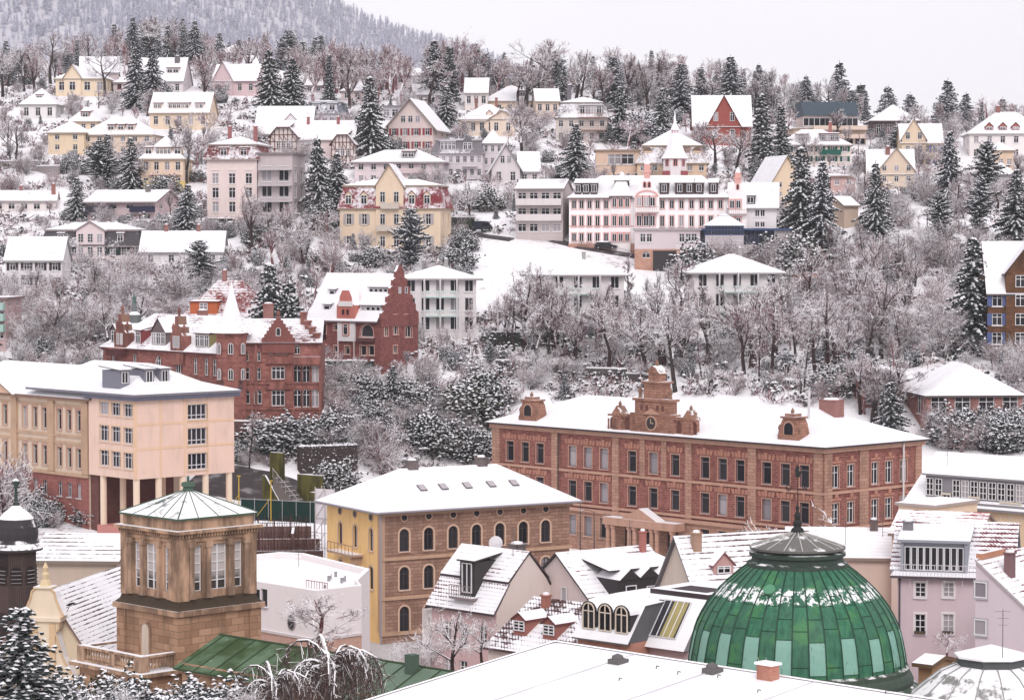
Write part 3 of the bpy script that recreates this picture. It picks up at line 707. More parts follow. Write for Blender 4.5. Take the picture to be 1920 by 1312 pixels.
W, H, D = O.w, O.H, 15; mb = MB(); zt, zm = O.Z(822, W * .8), O.Z(857, W * .8); w1 = []; w2 = []; w3 = []
for u in (-38, -10, 8, 45, 64, 82, 110, 128, 146):
    x = O.X(u); q = .075; ww = 1.05
    w1.append((x, H - 4.4, ww, 2.75, False)); w2.append((x, H - 9.3, ww, 2.6, False)); w3.append((x, H - 13.2, ww, 1.9, False))
kw = dict(fm=flat((.5, .48, .5)), tm=sandp, trim=.24, gk=0, style='h'); z2 = H - 10.3
O.facade(mb, 'F', w1 + w2, z2, H, .35, **kw); O.facade(mb, 'F', w3, -4, z2, .3, 1, fm=kw['fm'], gk=0); O.box_shell(mb, -4, H, skip='F'); O.put('wall', mb, [plaster((.60, .475, .37), .35), stone((.24, .085, .075), (.30, .12, .10), (.2, .08, .07), .9, .4, .02, .4)])
m = MB()
for z, hh, o in ((H - .55, .5, .4), (H - 1.3, .22, .15), (H - 5.3, .3, .2), (H - 6.2, .3, .16), (z2 - .1, .4, .25)): m.box(-.1, W, -o, -.003, z, z + hh)
for u in (27, 96, 160): x = O.X(u); m.box(x - .7, x + .7, -.3, -.003, z2 + .35, H - .6)
O.put('cornice', m, [plaster((.46, .31, .21), .6)])
m = MB(); zr = O.Z(683, W * .5, D / 2); m.shell(gable_polys(-3, W + 1.2, -.8, D + .8, H - .02, zr), .28); O.put('roof', m, [rm, flat((.2, .12, .1))])
xm = O.X(-12); m = MB(); m.prism([(xm - 6, H - .05), (xm + 6, H - .05), (xm, H + 2.6)], -.9, 3); g = O.put('pediment', m, [plaster((.62, .42, .30), .3)])
m = MB(); m.shell(gable_polys(xm - 6.6, xm + 6.6, -1.3, 7, H - .1, H + 2.9, 'y'), .2); O.put('pediment_roof', m, [rm, flat((.3, .2, .15))], parent=g)

# ------------------------------------------------------------------ red sandstone mansion
RS1, RS2, RSM = (.34, .10, .085), (.43, .165, .13), (.25, .08, .07)
redm = stone((.19, .070, .060), (.32, .135, .112), (.26, .10, .085), .8, .36, .025, .7); redp = plaster((.29, .12, .10), .75); redtile = tile((.17, .04, .04), .60, .24, .22)
Mn = B('red_mansion', 'turreted dark red sandstone mansion with ornate gables and a snowy spire', 'mansion', 415, 663, 372, -50, 13, 193, 'R', dep=13)
W, H, D = Mn.w, Mn.H, Mn.dep; mb = MB(); ws = []; fh = (H - 1) / 3.2
for u, st, ar in ((212, 'v', False), (252, 'v', False), (296, 'tri', True), (334, 'tri', False), (366, 'cross', False), (386, 'cross', False), (402, 'cross', False)):
    x = Mn.X(u); wd = 1.9 if st == 'tri' else 1.15
    for k in range(3): ws.append((x, H - 3.3 - k * 4.2, wd, 2.4, ar and k == 0, st))
kw = dict(fm=WHITE(), tm=redp, trim=.22, gk=0)
Mn.facade(mb, 'F', ws, -6, H, .25, **kw); Mn.facade(mb, 'L', [], -6, H); Mn.facade(mb, 'K', [], -6, H); Mn.facade(mb, 'R', [], -6, H); Mn.put('wall', mb, [redm])
m = MB()
for z in (H - .4, H - 4.2, H - 8.4): m.box(-.2, W + .1, -.25, -.003, z, z + .35)
Mn.put('cornice', m, [redp])
zr = Mn.Z(590, W * .4, D / 2); m = MB(); m.shell(hip_polys(-.5, W + 3, -.5, D + .5, H, zr, 5), .25); Mn.put('roof', m, [redtile, flat((.1, .04, .04))]); rs = (zr - H) / (D / 2 + .5)
def orn_gable(b, x, w, h, nm='ornate_gable', win=2, y=-.1, wt=None):
    m = MB(); m.prism([(x - w / 2, H - 2), (x + w / 2, H - 2), (x + w / 2, H + h * .45), (x + w * .36, H + h * .52), (x + w * .30, H + h * .70), (x + w * .15, H + h * .76), (x + w * .11, H + h), (x - w * .11, H + h), (x - w * .15, H + h * .76), (x - w * .30, H + h * .70), (x - w * .36, H + h * .52), (x - w / 2, H + h * .45)], y - .3, y + 1.2, 0, 1)
    m.lathe([(.25, H + h), (.14, H + h + .4), (.3, H + h + .8), (.06, H + h + 1.4)], x, y + .2, 6)
    for s_ in (-1, 1): m.lathe([(.22, H + h * .45), (.16, H + h * .6), (.28, H + h * .66), (.05, H + h * .8)], x + s_ * w * .44, y + .1, 6)
    g = b.put(nm, m, [redp, mossy])
    for i in range(win): b.window(x + (i - (win - 1) / 2) * w * .3, y - .3, H + .5, 0, w * .2, h * .34, 'v', dp=-.03, parent=g, single=True, fm=WHITE(), sill=False)
    return g
orn_gable(Mn, Mn.X(229), 3.4, 5.2); orn_gable(Mn, Mn.X(335), 3.4, 5.2)
for u, dw, k, n, wc in ((208, 1.6, 'gable', 1, (.12, .10, .10)), (254, 1.7, 'shed', 1, (.2, .05, .05)), (292, 4., 'gable', 3, (.14, .11, .11)), (374, 3.8, 'shed', 3, (.25, .22, .10))):
    dormer(Mn, Mn.X(u), .5, H + .7, dw, 2.0, 4, k, wc, n, rc=(.12, .05, .05), fm=WHITE(), rise=1.1 if k == 'shed' else None)
mb = MB(); x = Mn.X(228); mb.box(x - 2., x + 2., -1.6, -.3, H - 1.2, H - .2, 0, 1); mb.box(x - 2.1, x + 2.1, -1.7, -.3, H - .2, H, 1); Mn.put('balcony', mb, [flat((.10, .035, .035)), redp])
# right wing: same building, second block
M2 = B('wing', '', '', 602, 642, 370, 2, 13, 415, 'R', dep=14, root=Mn); H2 = M2.H; W2 = M2.w; H = H2; mb = MB(); ws = []
def zc(v, u): return M2.Z(v, M2.X(u))
for u, rows_ in ((460, ((658, 677, .9), (690, 712, 1.1), (730, 757, 1.2))), (483, ((658, 677, .8), (690, 712, .8), (730, 757, 1.1))), (508, ((648, 664, .75),)), (520, ((648, 664, .75),)), (533, ((648, 664, .75),)), (521, ((687, 711, 1.9), (731, 761, 1.9))), (557, ((646, 664, .8), (683, 717, 1.15), (729, 763, 1.15))), (574, ((683, 717, 1.15), (729, 763, 1.15))), (590, ((683, 717, 1.15), (729, 763, 1.15)))):
    for v0, v1, wd in rows_: ws.append((M2.X(u), zc(v1, u), wd, (v1 - v0) * .076, v0 > 640 and u != 521 and not (v0 == 690), 'tri' if wd > 1.5 else 'cross'))
M2.facade(mb, 'F', ws, -6, H2, .3, **kw); M2.facade(mb, 'R', [], -6, H2); M2.facade(mb, 'L', [], -6, H2); M2.facade(mb, 'K', [], -6, H2); M2.put('wall', mb, [redm])
m = MB()
for v in (720, 768): z = zc(v, 520); m.box(-.1, W2 + .2, -.22, -.003, z, z + .3)
for a, b_ in ((478, 482), (548, 551), (598, 601)): m.box(M2.X(a), M2.X(b_), -.2, -.003, -4, H2 - .2)
M2.put('cornice', m, [redp])
m = MB(); zr2 = M2.Z(597, W2 / 2, 7); m.shell(gable_polys(-.4, W2 + .2, -.4, 14.4, H2, zr2), .25); M2.put('roof', m, [redtile, flat((.1, .04, .04))])
x = M2.X(522); gw = M2.X(553) - M2.X(491); zt = M2.Z(597, x); m = MB(); st = [(x - gw / 2, H2 - 1.5), (x + gw / 2, H2 - 1.5)]; n = 7
for k in range(n): st += [(x + gw / 2 * (1 - k / n), H2 + .3 + (zt - H2) * k / n), (x + gw / 2 * (1 - k / n), H2 + .3 + (zt - H2) * (k + .8) / n)]
st += [(2 * x - p[0], p[1]) for p in st[:1:-1]]
m.prism(st, -.35, .5, 0, 1); m.lathe([(.2, zt + .3), (.3, zt + .7), (.05, zt + 1.2)], x, 0, 6); g = M2.put('stepped_gable', m, [plaster((.20, .075, .065), .5), mossy])
M2.window(x, -.35, H2 + (zt - H2) * .28, 0, .7, 1.2, 'n', True, -.03, WHITE(), parent=g, single=True, sill=False); r = MB(); r.shell(gable_polys(x - gw / 2 - .1, x + gw / 2 + .1, .45, 8, H2 - .1, zt - .3, 'y'), .2); M2.put('gable_roof', r, [redtile, flat((.1, .04, .04))], parent=g)
m = MB()
for k, v in enumerate((590, 606, 617, 628)): xx = M2.X(566 + k * 9); z = M2.Z(v, xx); m.box(xx - .45, xx + .45, 5 - k * 1.4, 6 - k * 1.4, H2 - .3, z); m.box(xx - .6, xx + .6, 4.9 - k * 1.4, 6.1 - k * 1.4, z, z + .3, 0, 1)
M2.put('stepped_parapet', m, [redp, snow()])
m = MB(); m.box(M2.X(550), M2.X(601), -1.1, -.01, zc(668, 570) - 1.1, zc(668, 570), 0, 1); m.box(M2.X(552), M2.X(599), -.9, -.02, zc(668, 570) - 1.35, zc(668, 570) - 1.1, 0); M2.put('terrace_parapet', m, [redp, snow()])
for u, v in ((521, 679), (521, 727)):
    m = MB(); xx = M2.X(u); z = zc(v, u); pts = [(xx + 1.5 * math.cos(t), z + .8 * math.sin(t)) for t in np.linspace(0, math.pi, 9)]; m.prism(pts, -.3, -.004, 0); m.box(xx - 1.8, xx + 1.8, -.4, -.004, z - .2, z); M2.put('window_hood', m, [redp])
m = MB(); xx = M2.X(433); z = zc(724, 433); m.box(M2.X(408), M2.X(455), -1.6, -.01, z - .3, z, 0, 1); 
for k in range(14): q = M2.X(408) + (M2.X(455) - M2.X(408)) * k / 13; m.box(q - .05, q + .05, -1.55, -1.45, z, z + .8)
m.box(M2.X(408), M2.X(455), -1.58, -1.42, z + .8, z + .9); M2.put('balcony', m, [flat((.07, .05, .05)), snow()])
# turret with spire
xt = M2.X(434); tr = (M2.X(466) - M2.X(404)) / 2 * .97; zt0, ze = -3, M2.Z(624, xt); m = MB(); m.lathe([(tr, zt0), (tr, ze - .3), (tr + .25, ze - .3), (tr + .3, ze)], xt, .4, 8, 0, R(22.5)); tu = M2.put('turret', m, [redm])
for k, fx in ((-1, -.72), (0, 0), (1, .72)):
    for z in (zc(663, 434), zc(711, 434)): M2.window(xt + tr * fx, .4 - tr * (.93 if k == 0 else .64), z, R(45) * k, .75, 1.6, 'v', True, -.05, WHITE(), redp, .12, False, 0, tu, True)
zs_ = M2.Z(530, xt); m = MB(); h = zs_ - ze; m.lathe([(tr + .75, ze), (tr * .72, ze + h * .22), (tr * .42, ze + h * .52), (tr * .2, ze + h * .78), (.06, zs_)], xt, .4, 8, 0, R(22.5)); M2.put('spire', m, [tile((.15, .13, .14), .68, .3, .2)], parent=tu)
for u, v, w_ in ((400, 595, 4.), (322, 600, 1.3)): pass
chimney(M2, M2.X(497), 8, M2.Z(600, M2.X(497), 8), 2.3, 1.5); chimney(Mn, Mn.X(380, D * .6), D * .6, Mn.Z(603, Mn.X(380, D * .6), D * .6), 1.6, 1.5)
m = MB(); xx = Mn.X(252, D * .7); z = Mn.Z(590, xx, D * .7); m.lathe([(1.0, z - 2), (1.05, z), (.5, z + .5), (.32, z + 1.8)], xx, D * .7, 8, 1); m.lathe([(.3, z + 1.8), (.3, z + 2.7), (.42, z + 2.7), (.05, z + 3.2)], xx, D * .7, 8, 0); Mn.put('roof_lantern', m, [flat((.10, .16, .14)), normsnow((.2, .22, .22), .3)])
# red attic block with terracotta doors behind the ridge, and the tiled house behind
house('tiled_house', 'house with steep tiled roof half under snow behind the turreted red mansion', 345, 478, 592, 640, 525, -12, 11, d=398, fl=2, nf=4, wall_c=(.34, .11, .09), cover=.52, rows=.3, roof='hip', inset=4.2, chim=((.42, .5, 1.4),), dorm=((.28, 4.4, 1.8, dict(wallc=(.45, .12, .05), rise=.2)),))

# ------------------------------------------------------------------ brick house with the stepped gable
G = B('stepped_gable_house', 'dark red brick house with stepped gable and one white bay', 'house', 714, 601, 395, -36, None, 582, 'R', side=784)
W, H, D = G.w, G.H, G.dep; bm = stone((.17, .052, .048), (.27, .10, .086), (.20, .08, .075), .5, .22, .03, .3); mb = MB()
ws = [(G.X(u), G.Z(v1, G.X(u)), wd, (v1 - v0) * .083, ar, st) for u, v0, v1, wd, ar, st in ((606, 607, 625, 1.3, False, 'n'), (630, 609, 619, .9, False, 'n'), (606, 646, 663, 1.3, False, 'n'), (630, 648, 660, .9, False, 'n'), (681, 648, 666, 1.2, False, 'n'), (696, 648, 666, 1.2, False, 'n'), (655, 607, 626, 1.0, False, 'h'), (651, 649, 664, 1.0, False, 'h'), (688, 608, 632, 2.6, True, 'n'))]
kw = dict(fm=flat((.7, .62, .58)), gk=0, tm=plaster((.55, .32, .27)), trim=.12)
G.facade(mb, 'F', ws, -5, H, .3, **kw)
rw = [(G.Y(u, W), G.Z(v1, W, G.Y(u, W)), wd, (v1 - v0) * .083, ar, 'v') for u, v0, v1, wd, ar in ((740, 573, 588, 1., False), (760, 573, 588, .9, False), (742, 608, 627, 1.2, False), (766, 608, 632, 1.7, True), (724, 610, 630, .9, True), (741, 648, 662, 1.0, False))]
G.facade(mb, 'R', rw, -5, H, .3, **kw); G.box_shell(mb, skip='FR'); G.put('wall', mb, [bm])
zr = G.Z(512, W * .6, D / 2); m = MB(); m.shell(gable_polys(-.5, W - .3, -.6, D + .6, H - .15, zr), .25); G.put('roof', m, [tile(GREYT, .80, .26, .1), flat((.2, .15, .15))]); rs = (zr - H) / (D / 2 + .6)
zt = G.Z(507, W, D / 2); st = [(0, H - 1), (D, H - 1)]; n = 6
for k in range(n): st += [(D - D * .46 * k / n, H + (zt - H) * (k + .15) / n), (D - D * .46 * k / n, H + (zt - H) * (k + .85) / n), (D - D * .46 * (k + .35) / n, H + (zt - H) * (k + 1.0) / n)]
st += [(D / 2 + .35, zt + .8), (D / 2 - .35, zt + .8)] + [(D - p[0], p[1]) for p in st[:1:-1]]
m = MB(); m.prism_y(st, W - .3, W + .12, 0, 1); g = G.put('stepped_gable', m, [bm, snow()])
for u in (748, 760): y = G.Y(u, W); G.window(W + .12, y, G.Z(550, W, y), R(90), .6, 1.0, 'n', dp=-.03, parent=g, single=True, sill=False)
x0, x1 = G.X(635), G.X(667); m = MB(); m.box(x0, x1, -.35, -.003, G.Z(639, x0), H + .2); pts = [(x0 - .1, H + .2), (x1 + .1, H + .2), (x1 + .1, H + 2.3), (x1 - .4, H + 2.5), (x1 - .5, H + 3.6), ((x0 + x1) / 2 + .7, H + 4.6), ((x0 + x1) / 2 - .7, H + 4.6), (x0 + .5, H + 3.6), (x0 + .4, H + 2.5), (x0 - .1, H + 2.3)]
m.prism(pts, -.35, 1.5, 1, 2); m.box(x0 + .3, x1 - .3, -.5, -.36, H + 2.1, H + 2.9, 0, 2); bay = G.put('white_bay', m, [plaster((.72, .68, .68), .1), plaster((.50, .17, .14), .3), snow()])
for k in (-.45, .45): G.window((x0 + x1) / 2 + k, -.35, H + .75, 0, .65, .95, 'n', dp=-.03, parent=bay, single=True, sill=False, fm=flat((.5, .15, .12)))
G.window((x0 + x1) / 2, -.35, G.Z(627, x0), 0, 1.0, 1.7, 'h', dp=-.03, tm=plaster((.5, .17, .14)), trim=.25, parent=bay, single=True)
for u, v, dw, n in ((622, 553, 1.2, 1), (612, 581, 1.4, 1), (709, 549, 3.8, 4), (694, 583, 4., 4)):
    x = G.X(u); zz = G.Z(v, x, 1.5); y = max(.2, (zz - H) / rs - .6); x = G.X(u, y); zz = G.Z(v, x, y) - .3; y = (zz - H + .15) / rs - .3; dormer(G, x, y, zz, dw, 1.1, 3.4, 'shed', (.25, .24, .26), n, rc=(.3, .28, .3), fm=WHITE(), style='n', rise=.9)
m = MB(); x = G.X(688); m.box(x - 1.6, x + 1.6, -.7, -.01, G.Z(640, x), G.Z(633, x), 0, 1); G.put('balcony', m, [flat((.12, .05, .05)), snow()])
m = MB()
for u in (637, 667): m.tube((G.X(u), -.45, G.Z(640, x)), (G.X(u), -.45, -1), .08, .08, 6)
G.put('downpipe', m, [flat((.72, .62, .6))])

# ------------------------------------------------------------------ white hotel with stepped gables
Hh = B('hotel_building', 'long white hotel with pink window surrounds and two stepped gables', 'hotel', 1067, 371, 482, -6, None, 1367, 'L', dep=15)
Hh.o.z; W, H, D = Hh.w, Hh.H, 15; hw_ = plaster((.82, .77, .77), .2); pk = plaster((.62, .33, .30), .1); mb = MB(); ws = []
for u in (1076, 1090, 1105, 1120, 1136, 1152, 1164, 1176, 1200, 1211, 1222, 1241, 1259, 1277, 1296, 1315, 1332, 1350):
    for v0, v1 in ((375, 391.5), (404.5, 425), (437, 453)):
        if u > 1195 and v0 > 430: continue
        ws.append((Hh.X(u), Hh.Z(v1, Hh.X(u)), .85, (v1 - v0) * .098, False, 'v'))
ws = [w_ for w_ in ws if w_[1] + w_[3] < H - .1]
Hh.facade(mb, 'F', ws, -5, H, .2, tm=pk, trim=.13, fm=WHITE()); Hh.box_shell(mb, skip='F'); Hh.put('wall', mb, [hw_])
m = MB(); m.box(-.1, Hh.X(1190), -.3, -.003, -5, .9); Hh.put('plinth', m, [stone((.36, .17, .13), (.45, .25, .19), (.5, .36, .3), .6, .3, .03, .3)])
m = MB(); m.box(0, Hh.X(1190), -.1, -.003, Hh.Z(424.5, 5), Hh.Z(424.5, 5) + .12); Hh.put('cornice', m, [pk])
zr = Hh.Z(329, W / 2, D / 2); m = MB(); m.shell(hip_polys(-.5, W + .6, -.7, D + .7, H, zr, 6), .25); Hh.put('roof', m, [tile((.10, .06, .06), .83, .3, .1), flat((.16, .12, .12))]); rs = (zr - H) / (D / 2 + .7)
for u, dw in ((1084, 1.2), (1099, 1.2), (1114, 1.2), (1245, 1.7), (1274, 1.7), (1292, 1.7), (1310, 1.7), (1337, 1.7)):
    dormer(Hh, Hh.X(u, 1.), .5, H + .9, dw, 1.75, 3, 'shed', (.06, .04, .04), 1, rc=(.08, .05, .05), fm=WHITE(), rise=.9, style='v', ww=.95)
x0, x1 = Hh.X(1146), Hh.X(1182); m = MB(); m.box(x0, x1, -.6, 4, -5, H + .35); g = Hh.put('projecting_bay', m, [hw_]); m = MB(); m.shell(hip_polys(x0 - .4, x1 + .4, -1., 10, H + .35, zr + .6, 2.5, 'y'), .25); Hh.put('bay_roof', m, [tile((.10, .06, .06), .85, .3, .1), flat((.16, .12, .12))], parent=g)
for u in (1152, 1164, 1176):
    for v0, v1 in ((370, 389), (403, 424), (437, 453)): Hh.window(Hh.X(u), -.6, Hh.Z(v1, Hh.X(u)), 0, .85, (v1 - v0) * .095, 'v', u == 1164 and v0 == 403, -.03, WHITE(), pk, .2, True, 0, g, True)
for u in (1158, 1171): dormer(Hh, Hh.X(u), .6, H + 1.2, 1.3, 1.9, 3, 'shed', (.06, .04, .04), 1, rc=(.08, .05, .05), fm=WHITE(), rise=.7, style='v', ww=.95)
def stepgable(b, u0, u1, vt, vtip, vE):
    x0, x1 = b.X(u0), b.X(u1); x = (x0 + x1) / 2; zt = b.Z(vt, x); ze = b.Z(vE, x); hw2 = (x1 - x0) / 2; st = [(x0, -5), (x1, -5)]; n = 5
    for k in range(n): st += [(x + hw2 * (1 - .62 * k / n), ze + (zt - ze) * k / n), (x + hw2 * (1 - .62 * k / n), ze + (zt - ze) * (k + 1) / n)]
    st += [(2 * x - p[0], p[1]) for p in st[:1:-1]]; m = MB(); m.prism(st, -1., .6, 0, 2); z2 = b.Z(vtip, x)
    m.box(x - .55, x + .55, -1.1, -.1, zt - .1, z2 - .6, 1, 2); m.box(x - .8, x + .8, -1.25, .05, zt + (z2 - zt) * .3, zt + (z2 - zt) * .3 + .25, 1, 2); m.lathe([(.55, z2 - .6), (.1, z2 + .4)], x, -.6, 6, 2)
    return b.put('stepped_gable', m, [hw_, plaster((.68, .36, .32)), snow()]), x
g, x = stepgable(Hh, 1190, 1236, 333, 302, 370)
for u in (1198.5, 1211.5, 1223.5):
    for v0, v1 in ((370, 387), (404, 424)): Hh.window(Hh.X(u), -1., Hh.Z(v1, x), 0, 1.0, (v1 - v0) * .1, 'v', False, -.03, WHITE(), pk, .22, True, 0, g, True)
for k in (-.42, .42): Hh.window(x + k, -1., Hh.Z(352, x), 0, .5, 1.05, 'n', True, -.03, flat((.5, .2, .18)), pk, .12, False, 0, g, True)
m = MB(); pts = [(x + 2.15 * math.cos(t), Hh.Z(369, x) + 1.25 * math.sin(t)) for t in np.linspace(0, math.pi, 11)] + [(x + 1.8 * math.cos(t), Hh.Z(369, x) + .95 * math.sin(t)) for t in np.linspace(math.pi, 0, 11)]; m.prism(pts, -1.15, -1.003); Hh.put('pediment_arch', m, [pk], parent=g)
balcony(Hh, Hh.X(1192), Hh.X(1235), -1., Hh.Z(398, x), 1.1, 1.0, (.35, .24, .22))
E2 = B('wing', '', '', 1365, 371, 482 - 3.5, -6, Hh.o.z, 1455, 'L', dep=12, root=Hh); W2, H2 = E2.w, E2.Z(390, 8); mb = MB()
ws = [(E2.X(u), E2.Z(v1, 5), .85, (v1 - v0) * .1, False, 'v') for u in (1419, 1429) for v0, v1 in ((393, 406), (416, 426))]; E2.facade(mb, 'F', ws, -5, H2, .2, fm=WHITE()); E2.facade(mb, 'R', [], -5, H2); E2.facade(mb, 'L', [], -5, H2); E2.put('wall', mb, [plaster((.66, .62, .63), .1)])
m = MB(); m.shell(gable_polys(-.2, W2 + .5, -.7, 12.7, H2, E2.Z(342, W2 / 2, 6)), .25); E2.put('roof', m, [tile((.13, .12, .12), .8, .26, .14), flat((.3, .28, .28))]); dormer(E2, E2.X(1406), .3, H2 + .8, 1.8, 1.4, 3, 'shed', (.05, .04, .04), 1, style='v')
g, x = stepgable(E2, 1366, 1399, 343, 318, 372)
for u in (1372, 1384):
    for v0, v1 in ((376, 391), (408, 420)): E2.window(E2.X(u), -1., E2.Z(v1, x), 0, .9, (v1 - v0) * .1, 'v', False, -.03, WHITE(), pk, .2, True, 0, g, True)
E2.window(x, -1., E2.Z(356, x), 0, .45, 1., 'n', True, -.03, flat((.5, .2, .18)), pk, .12, False, 0, g, True); balcony(E2, E2.X(1364), E2.X(1400), -1., E2.Z(401, x), 1., .8, (.35, .27, .25))
An = B('hotel_annex', 'low grey flat roofed annex on brick arches at the white hotel\'s foot', 'annex', 1190, 432, 470, -6, 36.2, 1312, 'L', dep=10); W, H = An.w, An.H; zb_ = An.Z(467, 5); mb = MB()
ws = [(An.X(u), An.Z(454, An.X(u)), 1.0, 1.55, False, 'cross') for u in (1205, 1217, 1278, 1290, 1301)]; An.facade(mb, 'F', ws, zb_, H, .2, gk=0); An.facade(mb, 'F', [(An.X(1211), zb_ - 1.6, 1.5, 1.2, True)], -5, zb_, .3, 1, sill=False); An.box_shell(mb, -5, H, skip='F')
An.put('wall', mb, [plaster((.60, .52, .53), .1), stone((.38, .17, .12), (.48, .27, .19), (.5, .36, .3), .6, .3, .03, .3)])
m = MB(); m.box(-.3, W + .3, -.4, 10, H, H + .4, 1, 0); An.put('roof', m, [snow(), flat((.4, .35, .36))])
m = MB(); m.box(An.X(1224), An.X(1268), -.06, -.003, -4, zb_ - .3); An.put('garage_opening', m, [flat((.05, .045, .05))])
m = MB(); m.box(An.X(1268), An.X(1340), -1.6, -.01, -6, zb_ + .0, 0, 1); m.box(An.X(1268), An.X(1314), -1.5, -1.4, zb_ + .7, zb_ + .8, 2)
for k in range(12): q = An.X(1268) + (An.X(1314) - An.X(1268)) * k / 11; m.box(q - .05, q + .05, -1.5, -1.4, zb_, zb_ + .7, 2)
An.put('terrace', m, [stone((.38, .17, .12), (.48, .27, .19), (.5, .36, .3), .6, .3, .03, .3), snow(), WHITE()])
bl = flat((.05, .085, .19), .3); Pv = B('glass_pavilion', 'blue framed glass pavilion with snowy tent roof before the white hotel', 'pavilion', 1322, 423, 468, -4, 35.5, 1394, 'L', dep=7); W, H = Pv.w, Pv.H; z0 = Pv.Z(441, 3); m = MB(); m.box(0, W, 0, 7, -5, z0); Pv.put('wall', m, [plaster((.5, .45, .47))])
m = MB(); m.box(.1, W - .1, .1, 6.9, z0, H, 0); Pv.put('pane', m, [glass(1)]); m = MB()
for k in range(13): q = W * k / 12; m.box(q - .06, q + .06, -.02, .1, z0, H)
for z in (z0, (z0 + H) / 2, H - .15): m.box(0, W, -.04, .1, z, z + .15)
Pv.put('frame', m, [bl]); m = MB(); m.lathe([(W / 2 + .5, H), (1.2, Pv.Z(406, W / 2, 3.5)), (1.2, Pv.Z(405, W / 2, 3.5)), (.1, Pv.Z(400, W / 2, 3.5))], W / 2, 3.5, 10, 0); Pv.put('roof', m, [normsnow((.10, .16, .34), .35, 1.)])
Lo = B('glazed_lounge', 'low blue glazed lounge with flat snow covered roof right of the hotel annex', 'pavilion', 1313, 432, 469, -4, 35.5, 1482, 'L', dep=8); W, H = Lo.w, Lo.H; m = MB(); m.box(.05, W - 3, .4, 8, H - 2.6, H); m.box(.05, W - 3, .38, 8, -5, H - 2.61, 1); m.box(W - 3, W, 0.2, 8, -5, H, 1); Lo.put('wall', m, [glass(1), plaster((.5, .45, .46))]); m = MB(); m.box(-.2, W + .3, -.5, 8, H, H + .35, 1, 0); Lo.put('roof', m, [snow(), bl]); m = MB()
for k in range(20): q = (W - 3) * k / 19; m.box(q - .05, q + .05, .3, .38, H - 2.6, H)
Lo.put('frame', m, [bl])

# ------------------------------------------------------------------ old stone tower with lantern storey
TD = 190.; tc = at(336, 1000, TD); hs0 = 3.82
tw = empty('stone_tower', (tc.x, tc.y + hs0 * 1.414, 0), R(-46)); tag(tw, 'weathered sandstone tower with tall windows under a pyramid roof', 'tower')
ANCH.append((tc.x, tc.y + 5, 0))
def Zt(v, d=TD): return CAMZ + slope_v(v) * d
def sub(parent, name, mb, mats, smooth=False, label=None):
    o = link(name, mb.mesh(name, mats, smooth), parent)
    if label: o['label'] = label
    return o
tst = stone((.43, .265, .17), (.26, .145, .09), (.13, .08, .055), 1.25, .52, .018, .9); tpl = plaster((.48, .305, .205), 1.0); tmoss = normsnow((.12, .085, .05), .8, .9); snowtop = normsnow((.30, .19, .12), .55, .8)
def sq(m, h, z0, z1, mi=0, top=None): m.box(-h, h, -h, h, z0, z1, mi, top)
z = [Zt(v) for v in (1240, 1151, 1132, 1120, 1028, 1007, 992, 975)]; za = 23.2
m = MB(); sq(m, 3.82, -2, z[1] - .0)
for sx in (-1, 1):
    for sy in (-1, 1): m.box(sx * 3.38 - .55, sx * 3.38 + .55, sy * 3.38 - .55, sy * 3.38 + .55, z[0] - 1.5, z[1] - .25)
sub(tw, 'base_block', m, [tst])
m = MB(); sq(m, 4.15, z[1] - .2, z[1] + .22, 0, 2); m.lathe([(5.75, z[1] + .22), (5.3, z[1] + .5), (5.1, z[2] + .2)], 0, 0, 4, 1, R(45))
for sx in (-1, 1):
    for sy in (-1, 1): m.lathe([(1.0, z[1] + .5), (.75, z[2] + .1)], sx * 3.05, sy * 3.05, 4, 1, R(45))
sub(tw, 'moulding', m, [tpl, normsnow((.07, .048, .03), 1.35, .9), tmoss])
hu = 3.55; zb_, zt_ = z[2] + .1, z[5]; zo0, zo1 = Zt(1113), Zt(1027); m = MB(); L2 = 2 * hu; ops = []
for c, w_ in ((.25, .72), (.52, 1.6), (.79, .72)): ops.append((c * L2 - w_ / 2, c * L2 + w_ / 2, zo0, zo1, False))
for org, xd in (((-hu, -hu), (1, 0)), ((hu, -hu), (0, 1)), ((hu, hu), (-1, 0)), ((-hu, hu), (0, -1))): wall(m, org, xd, L2, zb_, zt_ + .3, ops, .28)
for sx in (-1, 1):
    for sy in (-1, 1): m.box(sx * 3.2 - .5, sx * 3.2 + .5, sy * 3.2 - .5, sy * 3.2 + .5, zb_, zt_ - .05)
sub(tw, 'lantern_storey', m, [tpl])
m = MB()
for k in range(4):
    m.T = Matrix.Rotation(R(90) * k, 4, 'Z')
    for c in (.155, .375, .665, .88):
        x = (c - .5) * L2; m.box(x - .2, x + .2, -hu - .22, -hu - .003, zb_ + .25, zo1 + .25); m.box(x - .3, x + .3, -hu - .3, -hu - .003, zo1 - .15, zo1 + .3); m.box(x - .3, x + .3, -hu - .3, -hu - .003, zb_ + .1, zb_ + .5)
m.T = None; sub(tw, 'pilasters', m, [plaster((.50, .33, .23), .95)])
